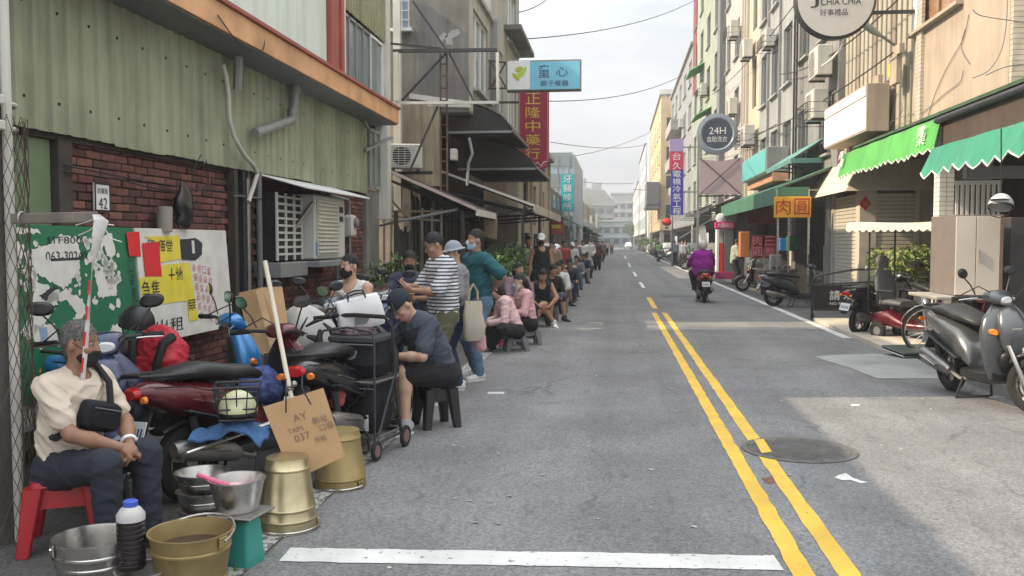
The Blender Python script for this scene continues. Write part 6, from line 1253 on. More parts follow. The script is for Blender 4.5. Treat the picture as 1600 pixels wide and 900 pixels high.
bpart(RBD, 'dark_cupboard', mat('dark lacquer', (.05, .045, .045), .5), ((b.x+.2, cy+.3, 0), (b.x+1.3, cy+.9, 1.9)), bev=.01)
hp = onY(1564, 318, 10.9); helmet('pale grey helmet hanging above the beige cabinet', (hp.x, 10.9, hp.z-.03), 2.6, mat('pale grey plastic', (.55, .55, .56), .3, var=.04), 1.0, .35)
cable('hanging_strap', 'black strap holding the helmet to the awning arm', [(hp.x, 10.9, hp.z+.12), (hp.x, 10.95, 2.9)], .008, cat='strap')
# parking barrier
BR = thing('parking_barrier', 'black tubular barrier with a no parking banner at the right kerb', 'barrier', (3.96, 18.9, 0)); 
def bt(pts, r=.02, name='tube', m=BLACK): g = MB(); g.tube(pts, r, 8); return obj(name, g, m, BR, world=True)
bt([(3.96, 18.85, .06), (3.96, 18.85, .78), (3.99, 18.85, .86), (4.1, 18.85, .92), (4.75, 18.8, 1.04), (5.4, 18.75, 1.06)], .022); bt([(3.96, 18.85, .72), (5.45, 18.75, .82)], .018); bt([(3.96, 18.85, .22), (5.45, 18.75, .22)], .018); bt([(5.45, 18.75, .06), (5.45, 18.75, 1.06)], .022)
g = MB(); p_ = [(3.99, 18.84, .24), (5.43, 18.74, .24), (5.43, 18.74, .79), (3.99, 18.84, .70)]; g.add([V(p) for p in p_]+[V(p)+V((0, .008, 0)) for p in p_], [(0, 1, 2, 3), (7, 6, 5, 4), (0, 4, 5, 1), (1, 5, 6, 2), (2, 6, 7, 3), (3, 7, 4, 0)]); bn = obj('banner', g, BLACKM, BR, world=True, smooth=0)
bu = V((1.44, -.1, 0)).normalized()
for i, ch in enumerate('請勿停車'): text('lettering', ch, SIGNW, bn, (4.40+i*.26, 18.835-.0694*(.4+i*.26)+.02-.008, .52), bu, UP, width=.2, height=.2, bold=.02, d=.012)
text('lettering', 'NO PARKING ANY TIME', SIGNW, bn, (4.8, 18.775, .35), bu, UP, width=1.0, height=.05, d=.014)
for x in (3.96, 5.45): g = MB(); g.torus((x, 18.8, .09), EX, .065, .025, 18, 8); obj('castor', g, RUBBER, BR, world=True)
# ---------------- cars ----------------
CPAINT = mat('car paint', (.66, .67, .68), .28, metal=.1, var=.03, coat=.6)
def car(label, loc, rz, group='parked cars'):
    t = thing('parked_car', label, 'car', loc, rz, group)
    g = MB(); g.loft([sec(-2.0, .62, .62, .22, 4), sec(-1.9, .62, .76, .32, 5), sec(-1.2, .62, .83, .36, 6), sec(0, .6, .84, .36, 6), sec(1.1, .6, .83, .34, 6), sec(1.75, .56, .76, .28, 5), sec(2.0, .52, .6, .18, 4)], 24); obj('body', g, CPAINT, t, smooth=50)
    g = MB(); cs = lambda y, z, hu, hv: ((0, y, z), EX, EZ, hu, hv, 4); g.loft([cs(-1.85, .98, .66, .1), cs(-1.6, 1.16, .68, .28), cs(-1.1, 1.2, .70, .34), cs(-.2, 1.22, .70, .35), cs(.3, 1.18, .69, .31), cs(.75, 1.02, .68, .15), cs(1.05, .93, .66, .06)], 20); obj('cabin', g, CPAINT, t, smooth=50)
    for s in (-1, 1):
        g = MB(); g.prism([(-1.35, 1.02), (.62, 1.0), (.22, 1.4), (-1.2, 1.44)], (s*.685, 0, 0), EY, EZ, (s*.022, 0, 0)); obj('side_window', g, GLASS, t, smooth=0)
        for y in (1.28, -1.28): g = MB(); g.torus((s*.76, y, .31), EX, .225, .085, 24, 8); w = obj('wheel', g, RUBBER, t); g = MB(); g.lathe([(0, s*.07), (.1, s*.06), (.2, s*.05), (.2, 0)], (s*.76, y, .31), EX, 18); obj('rim', g, STEEL, w)
        g = MB(); g.box((s*.58, 1.9, .66), (.28, .12, .13), .03); obj('headlight', g, LENS, t); g = MB(); g.box((s*.66, -1.93, .78), (.14, .1, .26), .03); obj('tail_light', g, TAIL, t); g = MB(); g.box((s*.9, .45, 1.02), (.2, .1, .13), .03); obj('wing_mirror', g, CPAINT, t)
    for nm, y0, z0, y1, z1, w in (('windscreen', .96, .98, .28, 1.46, .6), ('rear_window', -1.83, 1.04, -1.5, 1.44, .58)):
        g = MB(); dy = .035 if y0 > 0 else -.035; g.add([(-w, y0+dy, z0), (w, y0+dy, z0), (w*.9, y1+dy, z1), (-w*.9, y1+dy, z1), (-w, y0, z0-.03), (w, y0, z0-.03), (w*.9, y1, z1-.03), (-w*.9, y1, z1-.03)], [(0, 1, 2, 3), (7, 6, 5, 4), (0, 4, 5, 1), (1, 5, 6, 2), (2, 6, 7, 3), (3, 7, 4, 0)]); obj(nm, g, GLASS, t, smooth=0)
    g = MB(); g.box((0, 1.96, .5), (.9, .1, .16), .03); obj('grille', g, BLACK, t); g = MB(); g.box((0, -2.0, .56), (.4, .03, .16)); obj('number_plate', g, PLATE, t); g = MB(); g.box((0, 2.02, .42), (.4, .03, .14)); obj('number_plate', g, PLATE, t); return t
C0 = car('white car far down the road heading towards the camera', G(982, 389.5), math.pi); cp_ = {k: pnt('car '+k, c) for k, c in (('grey blue', (.30, .36, .42)), ('dark', (.03, .03, .035)), ('silver', (.45, .46, .47)), ('green', (.05, .2, .08)))}
for x, y, rz, c, lb in ((4.85, 60, .02, 'grey blue', 'grey blue car parked under the blue vertical sign'), (4.9, 48, .0, 'silver', 'silver car parked by the pink hoarding post'), (4.9, 68, 0, 'dark', 'dark car parked past the grey blue one'), (4.9, 86, 0, 'silver', 'silver car parked far along the right kerb'), (5.0, 112, 0, 'dark', 'dark car parked below the ochre apartments'), (5.0, 140, 0, 'silver', 'silver car furthest away on the right kerb')): dup(C0, (x, y, 0), rz, lb, {'car paint': cp_[c]})
dup(C0, (-3.0, 24.2, 0), math.pi, 'white car parked facing out behind the bushes'); dup(C0, (-2.95, 36, 0), math.pi, 'white car parked behind the middle of the queue')
# ---------------- meatball stall on the right ----------------
SG = thing('hanging_sign', 'yellow sign with two red characters hanging under the bottle green awning', 'sign', onY(1239, 322, 23.6)); ybox(SG, 1210, 307, 1268, 340, 23.6, .12, mat('amber sign face', (.72, .36, .02), .5, var=.06), 'sign_box')
RCH = mat('red characters', (.42, .025, .02), .6, var=0)
text('lettering', '肉', RCH, SG, onY(1224, 323, 23.59), (1, 0, 0), UP, width=.36, height=.4, bold=.03); text('lettering', '圓', RCH, SG, onY(1253, 323, 23.59), (1, 0, 0), UP, width=.38, height=.42, bold=.02)
for x in (1214, 1264): strut(SG, onY(x, 308, 23.66), onY(x, 296, 23.66), .02, STEEL, 'hanger')
MS = thing('food_stall', 'dark meatball stall with red lettered panels behind steel counters', 'stall', (5.2, 30, 0))
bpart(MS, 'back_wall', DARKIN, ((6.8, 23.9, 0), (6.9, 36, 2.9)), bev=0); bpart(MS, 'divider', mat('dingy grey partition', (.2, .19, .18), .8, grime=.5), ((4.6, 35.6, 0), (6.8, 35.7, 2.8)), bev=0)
DRED = mat('dark red panel', (.20, .02, .025), .6, var=.12)
for x0, x1, y0, y1, Y, s, m in ((1168, 1212, 322, 350, 33, '肉圓', DRED), (1175, 1192, 368, 404, 30.5, '肉圓', DRED), (1195, 1212, 368, 404, 30.5, '三鮮', DRED)):
    ybox(MS, x0, y0, x1, y1, Y, .05, m, 'menu_panel', .005); 
    for i, ch in enumerate(s): text('lettering', ch, PAPERP if y0 > 350 else mat('dull pink characters', (.3, .1, .1), .7), MS, onY((x0+x1)/2 if y0 > 350 else x0+12+i*20, (y0+8+i*17) if y0 > 350 else (y0+y1)/2, Y-.006), (1, 0, 0), UP, height=.3 if y0 > 350 else .42)
for x, y in ((1215, 24.2), (1232, 26), (1263, 24.0)): p = onY(x, 380, y); strut(MS, (p.x, y, 0), (p.x, y, 2.6), .05, STEEL, 'post')
for x0, x1, y0, y1, Y, m, nm in ((1156, 1172, 362, 402, 31.5, mat('orange drum', (.5, .17, .05), .5), 'drum'), (1218, 1230, 372, 392, 28.5, BLUEP, 'crate'), (1232, 1250, 368, 392, 28, mat('green crate', (.02, .2, .08), .5), 'crate'), (1205, 1222, 398, 418, 26.5, CONC, 'carton')): ybox(MS, x0, y0, x1, y1, Y, .4, m, nm, .02)
CT = thing('steel_counter', 'stainless steel counter cart with a dark shelf at the kerb edge', 'counter', (4.3, 27.2, 0)); a = onY(1192, 458, 27); b = onY(1243, 421, 27)
bpart(CT, 'cabinet_body', DSTEEL, ((a.x, 27, .28), (b.x, 28.2, b.z-.04)), bev=.01); bpart(CT, 'worktop', STEEL, ((a.x-.12, 26.9, b.z-.038), (b.x+.1, 28.3, b.z)), bev=.005); bpart(CT, 'plinth', BLACKM, ((a.x+.1, 27.1, 0), (a.x+.5, 28.1, .278))); bpart(CT, 'plinth', CONC, ((a.x+.55, 27.05, 0), (b.x, 28.1, .278)))
g = MB(); g.lathe([(0, 0), (.2, 0), (.23, .22), (.24, .225)], (a.x+.3, 27.5, b.z+.002), EZ, 20); obj('stock_pot', g, STEEL, CT, world=True); g = MB(); g.lathe([(0, .1), (.15, .1), (.17, .0)], (b.x-.25, 27.4, b.z+.005), EZ, 18); obj('pan', g, DSTEEL, CT, world=True)
GL = thing('glass_case', 'glass display case on legs inside the meatball stall', 'display case', (4.9, 30, 0)); p = onY(1150, 430, 33)
bpart(GL, 'cabinet_body', DSTEEL, ((4.6, 32.2, .1), (5.6, 33.4, .85)), bev=.01); bpart(GL, 'glass', GLASSL, ((4.62, 32.22, .86), (5.58, 33.38, 1.4)), bev=.004); bpart(GL, 'top', STEEL, ((4.55, 32.15, 1.41), (5.65, 33.45, 1.45)))
TW = thing('advertising_tower', 'white and red upright advertising box with a sign board and clock on top', 'sign', G(1128, 432, .1)); ty = 35.5
ybox(TW, 1119, 358, 1124, 432, ty, .5, SIGNW, 'white_side'); ybox(TW, 1124.2, 380, 1131, 428, ty, .5, PAPERR, 'red_panel'); ybox(TW, 1131.2, 358, 1146, 432, ty, .5, GREYP, 'cabinet_body'); ybox(TW, 1118, 347, 1148, 357, ty-.02, .5, mat('magenta board', (.5, .02, .12), .5), 'top_board'); text('lettering', '大腸蚵仔', SIGNW, TW, onY(1133, 352, ty-.03), (1, 0, 0), UP, width=.62, height=.17)
c = onY(1127, 341, ty); g = MB(); g.lathe([(0, 0), (.17, 0), (.2, .02), (.2, .1), (0, .1)], c, (0, 1, 0), 24); obj('clock', g, SIGNW, TW, world=True); ybox(TW, 1119, 425, 1147, 436, ty-.03, .5, mat('magenta base', (.35, .03, .13), .5), 'base')
UM = thing('banner_flag', 'white banner hanging from a slanting pole over the parked cars', 'banner', onY(1097, 372, 40)); g = MB(); A = [onY(x, y, 40) for x, y in ((1091, 355), (1102, 352), (1106, 385), (1098, 392))]; g.add(A+[p+V((0, .03, 0)) for p in A], [(0, 1, 2, 3), (7, 6, 5, 4), (0, 4, 5, 1), (1, 5, 6, 2), (2, 6, 7, 3), (3, 7, 4, 0)]); obj('fabric', g, PAPER, UM, world=True, smooth=0); strut(UM, onY(1062, 372, 40), onY(1126, 334, 40), .05, STEEL, 'pole')
LN = thing('red_lantern', 'red lantern sign hanging in front of the far right shops', 'lantern', onY(1042, 347, 62)); c = onY(1042, 347, 62); g = MB(); g.ball(c, .32, 16, (1, 1, .85)); obj('shade', g, PAPERR, LN, world=True); g = MB(); g.cyl(c+V((0, 0, .34)), c+V((0, 0, .5)), .12, n=10); g.cyl(c-V((0, 0, .34)), c-V((0, 0, .45)), .12, n=10); obj('caps', g, INK, LN, world=True); strut(LN, c+V((0, 0, .5)), c+V((1.6, 0, .6)), .05, GREYM, 'bracket')
for k, (x, y, lb) in enumerate(((1050, 60, 'thin grey lamp post beside the blue vertical sign'), (1018, 120, 'lamp post far along the right kerb'))):
    p = onY(x, 400, y); t = thing('lamp_post', lb, 'lamp post', (p.x, y, 0), 0, 'lamp posts on the right kerb'); g = MB(); g.cyl((0, 0, 0), (0, 0, 5.5 if k == 0 else 8), .07, .05, 8); obj('pole', g, GREYM, t)
    if k: g = MB(); g.tube([(0, 0, 7.9), (-.8, 0, 8.4), (-1.6, 0, 8.5)], .05, 6); g.box((-2, 0, 8.5), (.9, .3, .12), .03); obj('lamp_head', g, GREYM, t)
    else: g = MB(); g.box((0, -.05, 4.9), (.5, .06, .5), .02); obj('sign_plate', g, WHITE, t)
# ---------------- things round the seated man ----------------
def bucket(name, label, cat, c, r0, r1, h, m, tilt=(0, 0, 0), bail=None, bands=(), group=None, fill=None):
    """open pail: r0 base radius, r1 rim radius"""
    t = thing(name, label, cat, c, 0, group); t.rotation_euler = tilt; g = MB(); rr = lambda z: r0+(r1-r0)*z/h
    prof = [(0, 0), (r0, 0)]
    for z in sorted(bands): prof += [(rr(z)-.0, z-.008), (rr(z)+.004, z-.004), (rr(z)+.004, z+.004), (rr(z), z+.008)]
    prof += [(r1, h), (r1+.006, h+.003), (r1+.006, h+.009), (r1-.003, h+.008), (r1-.005, h), (rr(.012)-.005, .012), (0, .012)]; g.lathe(prof, (0, 0, 0), EZ, 40); obj('pail', g, m, t, smooth=40)
    if bail is not None:
        g = MB(); g.tube([((r1+.01)*math.cos(a), (r1+.01)*math.sin(a)*math.cos(bail), h-.02+(r1+.01)*math.sin(a)*math.sin(bail)) for a in [math.pi*i/16 for i in range(17)]], .006, 6); obj('handle', g, STEEL, t)
        for s in (-1, 1): g = MB(); g.box((s*(r1+.004), 0, h-.025), (.01, .05, .05), .003); obj('lug', g, m, t)
    if fill: g = MB(); g.lathe([(0, fill[0]), (rr(fill[0])-.006, fill[0])], (0, 0, 0), EZ, 32); obj('contents', g, fill[1], t)
    return t
WATER = mat('dark liquid', (.02, .018, .015), .1, var=0)
p = G(440, 832); bucket('metal_bucket', 'shiny brass coloured pail standing upside down by the scale', 'bucket', (p.x, p.y+.1, .40), .115, .165, .40, BRASS, (math.pi, 0, .3), .02, (.06, .28, .34), 'upturned brass pails by the kerb')
p = G(528, 766); bucket('metal_bucket', 'duller brass pail standing upside down behind the cardboard sign', 'bucket', (p.x-.02, p.y+.12, .37), .125, .17, .37, BRASSD, (math.pi, 0, -.4), .03, (.05, .31), 'upturned brass pails by the kerb')
p = G(300, 920); yb_ = p; bucket('metal_bucket', 'yellowish tin pail with its handle down across the top, front bottom', 'bucket', (p.x, p.y, 0), .145, .185, .27, BRASSD, (0, 0, -.3), .25, (.06, .2), fill=(.2, mat('dark slops', (.035, .02, .02), .3)))
p = G(146, 925); bucket('steel_basin', 'wide stainless basin of water beside the red stool', 'basin', (p.x, p.y+.02, 0), .15, .175, .25, STEEL, (0, 0, .8), -.9, (.14, .19), fill=(.15, mat('murky water', (.09, .075, .065), .08)))
p = G(232, 925); bucket('plastic_tub', 'low pale tub the dark bottle stands on', 'tub', (p.x, p.y-.05, 0), .1, .115, .12, mat('dull aluminium', (.45, .43, .42), .4, metal=.6), (0, 0, 0), None, (.05,))
bx, by = p.x-.055, p.y-.04; BT = thing('plastic_bottle', 'large ribbed bottle of dark sauce with a blue cap', 'bottle', (bx, by, .124))
g = MB(); prof = [(0, 0), (.055, 0)]
for k in range(9): z = .01+k*.023; prof += [(.062, z), (.062, z+.013), (.057, z+.017), (.057, z+.02)]
prof += [(.062, .222)]; g.lathe(prof, (0, 0, 0), EZ, 28); obj('liquid', g, mat('dark sauce', (.022, .016, .018), .25, var=.2), BT); g = MB(); g.lathe([(.0625, .2225), (.062, .25), (.045, .275), (.03, .285), (.028, .295)], (0, 0, 0), EZ, 28); obj('shoulder', g, mat('milky plastic', (.5, .48, .48), .3), BT); g = MB(); g.lathe([(.032, .286), (.033, .308), (.028, .312), (0, .312)], (0, 0, 0), EZ, 20); obj('cap', g, mat('blue cap', (.05, .1, .5), .4), BT)
p = G(374, 888); SCL = thing('kitchen_scale', 'teal green spring scale carrying a steel pot at the kerb', 'scale', (p.x-.02, p.y+.08, 0), -.15)
g = MB(); g.loft([((0, 0, .0), EX, EY, .085, .085, 8), ((0, 0, .02), EX, EY, .085, .085, 8), ((0, 0, .225), EX, EY, .07, .07, 8), ((0, 0, .23), EX, EY, .06, .06, 8)], 24); obj('housing', g, TEALP, SCL); g = MB(); g.cyl((0, 0, .23), (0, 0, .25), .03, n=10); g.box((0, 0, .256), (.24, .24, .012), .004); obj('platform', g, DSTEEL, SCL); g = MB(); g.lathe([(0, 0), (.055, 0), (.058, .004)], (-.082, 0, .13), (-1, 0, 0), 24); obj('dial', g, SIGNW, SCL)
p2 = (p.x-.05, p.y+.1, .264); bucket('steel_pot', 'stainless pot with a pink ladle standing on the teal scale', 'pot', p2, .10, .135, .15, STEEL, (0, 0, 0), None, (), fill=(.09, mat('pale dough', (.55, .42, .42), .7, var=.2, scale=20)))
LD_ = thing('ladle', 'pink plastic scoop lying in the steel pot', 'ladle', (p2[0]-.1, p2[1]-.06, .42)); g = MB(); g.tube([(p2[0]-.17, p2[1]-.08, .455), (p2[0]-.09, p2[1]-.04, .41), (p2[0]-.04, p2[1]-.01, .38)], [.012, .013, .02], 8); obj('handle', g, mat('pink plastic', (.6, .12, .22), .4), LD_, world=True); g = MB(); g.ball((p2[0]-.01, p2[1]+.0, .37), .055, 14, (1.2, .8, .5)); obj('scoop', g, mat('pale pink plastic', (.7, .45, .48), .4), LD_, world=True)
p = G(306, 838)
for k in range(3): bucket('steel_pot', ('lowest wide steel pot in the stack behind the yellow pail', 'middle steel pot in the stack behind the yellow pail', 'topmost steel pot in the stack behind the yellow pail')[k], 'pot', (p.x-.03, p.y+.15, .002+k*.105), .11, .135+.004*k, .1, STEEL, (0, 0, 0), None, (.05,), 'stacked steel pots')
# stools
def stool(name, label, c, rz, m, h, w):
    t = thing(name, label, 'stool', c, rz, 'plastic stools'); g = MB(); g.loft([((0, 0, h-.03), EX, EY, w*.5, w*.5, 6), ((0, 0, h-.005), EX, EY, w*.48, w*.48, 6), ((0, 0, h), EX, EY, w*.44, w*.44, 6)], 28); obj('seat', g, m, t)
    for sx in (-1, 1):
        for sy in (-1, 1):
            g = MB(); a = (sx*w*.41, sy*w*.41, h-.03); b = (sx*w*.56, sy*w*.56, 0); g.loft([(b, EX, EY, .032, .032, 5), (a, EX, EY, .05, .05, 5)], 12); obj('leg', g, m, t)
    for s in (-1, 1):
        for ax in (0, 1):
            z0 = h*.62; g = MB(); f = .45; pts = [(-w*f, s*w*f, z0), (w*f, s*w*f, z0), (w*.42, s*w*.42, h-.03), (-w*.42, s*w*.42, h-.03)]; pts = [p if ax == 0 else (p[1], p[0], p[2]) for p in pts]; A = [V(p) for p in pts]; n = (A[1]-A[0]).cross(A[2]-A[0]).normalized()*.006; g.add(A+[p+n for p in A], [(0, 1, 2, 3), (7, 6, 5, 4), (0, 4, 5, 1), (1, 5, 6, 2), (2, 6, 7, 3), (3, 7, 4, 0)]); obj('apron', g, m, t, smooth=0)
    return t
stool('plastic_stool', 'glossy red plastic stool the old man sits on', (-2.90, 4.40, 0), .45, REDP, .37, .33)
stool('plastic_stool', 'black plastic stool under the man in the navy cap', (-1.56, 7.62, 0), .6, BLACK, .37, .25)
# cardboard sheets and white pole
def card(name, label, px, Y, m=CARD, th=.008, fold=None):
    A = [onY(x, y, Y+dy) for x, y, dy in px]; c = sum(A, V())/len(A); t = thing(name, label, 'cardboard', c); n = (A[1]-A[0]).cross(A[2]-A[0]).normalized()*th; g = MB(); k = len(A)
    g.add(A+[p+n for p in A], [tuple(range(k))[::-1], tuple(range(k, 2*k))]+[(i, (i+1) % k, (i+1) % k+k, i+k) for i in range(k)]); obj('sheet', g, m, t, world=True, smooth=0); return t, A, n.normalized()
SGN, A, n_ = card('cardboard_sign', 'square cardboard sign with faded handwriting tied to the white pole', ((411, 636, 0), (458, 752, -.04), (539, 712, .1), (505, 606, .14)), 4.95)
uu = (A[3]-A[0]).normalized(); ww_ = (A[0]-A[1]).normalized(); PEN = mat('faint marker', (.20, .13, .095), .9, var=0); cc = sum(A, V())/4; nrm = uu.cross(ww_)
for s, dx, dy, w in (('TAPS', -.05, .035, .09), ('037', -.03, -.015, .09), ('新址', .10, .05, .09), ('口福', .12, .0, .08), ('市場', .06, -.06, .07), ('AY', .0, .10, .08)): text('lettering', s, PEN, SGN, cc+uu*dx+ww_*dy, uu, ww_, width=w, d=.0125 if nrm.y < 0 else -.0125)
for (a, b) in (((447, 612), (447, 645)), ((472, 607), (486, 632))): g = MB(); g.tube([onY(a[0], a[1]-20, 5.0), onY(*a, 4.94), onY(*b, 4.95)], .005, 5); obj('string', g, INK, SGN, world=True)
WP = thing('white_pole', 'white pole standing among the scooters with the cardboard sign tied to it', 'pole', (onY(462, 700, 5.15).x, 5.15, 0)); a = onY(414, 408, 5.35); b = onY(452, 605, 5.12); d_ = (b-a); e = b+d_*((.0-b.z)/d_.z); g = MB(); g.cyl(e, a, .0145, n=10); obj('tube', g, mat('cream pole', (.62, .56, .45), .5, grime=.3), WP, world=True); g = MB(); g.torus(b, d_, .02, .007, 12, 5); g.torus(b+d_*.02, d_, .02, .007, 12, 5); g.ball(b+V((.03, 0, .02)), .02, 8); obj('twine', g, DSTEEL, WP, world=True)
CS2, A, n2 = card('cardboard_sheet', 'large folded brown cardboard sheet leaning on the scooters below the air conditioner', ((374, 458, .3), (394, 558, .0), (422, 551, -.05), (455, 540, .05), (441, 448, .3), (408, 450, .25)), 6.9); g = MB(); a, b = (A[0].lerp(A[1], .55)), (A[4].lerp(A[3], .52)); g.bar(a-n2*.004, b-n2*.004, .006, .012, n2); obj('crease', g, mat('dark crease', (.2, .12, .06), .9), CS2, world=True); g = MB(); g.bar(onY(404, 452, 7.05), onY(438, 585, 6.75), .05, .008, (0, -1, .3)); obj('flap', g, mat('pale cardboard', (.5, .34, .19), .85, var=.1), CS2, world=True)
# backpack
def loc_near(c): return V(c).length < 9
def bag(name, label, cat, c, sz, m, rz=0, parts=(), group=None, lump=.1, seed=1):
    t = thing(name, label, cat, c, rz, group); q = random.Random(seed); w, d_, h = sz; g = SDF(); g.ell((0, 0, h*.34), (w*.52, d_*.52, h*.36), None, .05); g.ell((0, 0, h*.62), (w*.46, d_*.44, h*.40), None, .05)
    for i in range(5): g.ell((q.uniform(-.3, .3)*w, q.uniform(-.3, .3)*d_, q.uniform(.15, .8)*h), (w*q.uniform(.16, .28), d_*q.uniform(.2, .34), h*q.uniform(.12, .24)), None, .03)
    g.plane((0, 0, 0), (0, 0, 1)); obj('body', g.mesh('body', m, .011 if loc_near(c) else .016, .005+.02*lump*min(sz), seed, 1.3), None, t); return t
RBK = mat('red nylon', (.42, .012, .03), .6, var=.2, scale=9, bump=.3, bscale=20)
p = onY(252, 618, 5.55); t = bag('backpack', 'bright red backpack with black straps hanging on the blue scooter', 'backpack', (p.x, 5.55, p.z), (.40, .26, .46), RBK, -.3, lump=.12, seed=4)
for x in (-.1, .11): g = MB(); g.tube([(x*1.3, -.03, .40), (x*1.25, -.115, .36), (x, -.14, .22), (x*.8, -.125, .04)], .03, 6); obj('strap', g, BLACKM, t)
g = MB(); g.box((0, -.115, .17), (.2, .03, .2), .02); obj('front_pocket', g, RBK, t); g = MB(); g.tube([(-.05, 0, .41), (0, 0, .46), (.05, 0, .41)], .01, 6); obj('loop', g, BLACKM, t)
p = onY(318, 612, 5.5); bag('jacket', 'crumpled dark jacket lying over the long seat of the dark red moped', 'jacket', (p.x, 5.45, p.z-.02), (.42, .3, .13), mat('dark crumpled cloth', (.02, .022, .03), .85, var=.3), .5, lump=.3, seed=41)
p = onY(420, 600, 6.2); bag('striped_bag', 'blue and red woven bag on the floor of the black moped', 'bag', (p.x, 6.1, p.z-.12), (.36, .26, .26), mat('blue red weave', (.06, .09, .25), .7, var=.8, scale=22), .2, lump=.15, seed=43)
helmet('glossy black helmet hung on the mirror of the navy scooter', (onY(214, 505, 6.0).x, 6.0, onY(214, 505, 6.0).z), 1.0, BLACK, .9, .2)
# rain cover over a scooter
RC = MX.Rotation(.3, 3, 'Z'); t = thing('rain_cover', 'crumpled grey and black printed cover thrown over the black scooter', 'cover', onY(495, 520, 7.3)); c0 = onY(495, 570, 7.3); g = MB(); rows = []
for i in range(15):
    f = i/14; r_ = []
    for j in range(25):
        a = 2*math.pi*j/24; rx = (.30*(1-f**2.2)**.7+.02)*(1+.09*math.sin(5*a+f*4)+.05*math.sin(11*a+2+3*f)); r_.append(c0+V((rx*math.cos(a)*1.05-.12*f, rx*math.sin(a)*.8, .52*f)))
    rows.append(r_)
g.grid(rows); GCV = mat('grey cover cloth', (.46, .45, .42), .6, var=.12, scale=4, grime=.3); cv = obj('fabric', g, GCV, t, world=True, smooth=80)
g = MB()
for (a, b, w) in (((478, 510), (505, 500), .03), ((480, 525), (500, 540), .05), ((500, 515), (492, 555), .05), ((505, 505), (520, 530), .03)): P_ = [onY(a[0], a[1], 7.0), onY((a[0]+b[0])/2+3, (a[1]+b[1])/2-4, 6.98), onY(b[0], b[1], 7.0)]; g.tube(P_, [w*.3, w*.6, w*.2], 6)
obj('printed_marks', g, INK, cv, world=True)
bag('cover_bundle', 'black bundled cloth below the grey rain cover', 'cloth', (onY(490, 610, 7.0).x, 7.0, onY(490, 612, 7.0).z), (.6, .4, .3), BLACKM, .3, lump=.25, seed=8)
# shopping trolley with boxes
TRL = thing('shopping_trolley', 'black folding trolley with two zipped boxes beside the man in the cap', 'trolley', (-1.93, 6.62, 0), -.2); NYL = mat('black nylon', (.012, .0125, .016), .8, var=.2, scale=6, bump=.5, bscale=25, spec=.25)
for nm, z, h, w, d_ in (('lower_box', .17, .37, .38, .36), ('upper_box', .60, .26, .40, .38)):
    g = MB(); g.loft([((0, 0, z), EX, EY, w*.44, d_*.44, 5), ((0, 0, z+.03), EX, EY, w*.48, d_*.48, 5), ((.006, -.012, z+h*.35), EX, EY, w*.535, d_*.53, 4.4), ((-.006, .0, z+h*.7), EX, EY, w*.50, d_*.5, 5), ((0, 0, z+h), EX, EY, w*.5, d_*.5, 6)], 28); b_ = obj(nm, g, NYL, TRL, smooth=40); g = MB(); g.loft([((0, 0, z+h+.001), EX, EY, w*.52, d_*.52, 7), ((0, 0, z+h+.03), EX, EY, w*.51, d_*.51, 7), ((0, 0, z+h+.04), EX, EY, w*.45, d_*.45, 7)], 28); obj('lid', g, mat('charcoal nylon', (.05, .051, .056), .8, var=.15, spec=.25), b_)
    g = MB(); g.tube([(-w*.5, -d_*.52, z+h*.93), (w*.5, -d_*.52, z+h*.93)], .006, 5); obj('zip', g, GREYP, b_)
g = MB(); g.box((.08, -.19, .26), (.14, .006, .12)); obj('white_label', g, PAPER, TRL); g = MB(); g.prism([(0, 0), (.05, .02), (.07, .07), (.03, .09), (-.02, .06), (-.01, .02)], (.0, -.2, .72), EX, EZ, (0, -.004, 0)); obj('printed_badge', g, GREYM, TRL)
for s in (-1, 1):
    g = MB(); g.tube([(s*.23, .22, .05), (s*.235, .1, .5), (s*.235, .05, .95), (s*.22, -.05, 1.04)], .013, 8); g.tube([(s*.235, -.24, .1), (s*.235, .1, .62)], .011, 8); g.tube([(s*.235, .2, .12), (s*.235, -.24, .12)], .011, 8); obj('frame', g, DKSTEEL, TRL)
g = MB(); g.tube([(-.22, -.05, 1.04), (0, -.07, 1.05), (.22, -.05, 1.04)], .016, 8); obj('push_bar', g, RUBBER, TRL)
for z_ in (.16, .57): g = MB(); g.tube([(-.22, -.235, z_), (.22, -.235, z_), (.235, .1, z_), (.22, .22, z_), (-.22, .22, z_), (-.235, .1, z_)], .009, 6, closed=True); obj('shelf_rail', g, DSTEEL, TRL)
for s in (-1, 1): g = MB(); g.tube([(s*.225, -.235, .1), (s*.225, -.235, .86), (s*.2, -.22, .94), (0, -.215, .97)], .009, 7); g.tube([(s*.2, -.24, .16), (-s*.2, -.24, .56)], .006, 6); obj('front_frame', g, DKSTEEL, TRL)
for s in (-1, 1):
    for y, r_ in ((-.26, .075), (.24, .085)):
        g = MB(); g.torus((s*.25, y, r_), EX, r_-.016, .016, 22, 8); w = obj('wheel', g, RUBBER, TRL); g = MB(); g.cyl((s*.25-.012, y, r_), (s*.25+.012, y, r_), r_*.6, n=14); g.tube([(s*.25, y, r_), (s*.24, y+.02, .16)], .009, 6); obj('wheel_hub', g, mat('red grey hub', (.2, .1, .1), .5), w)
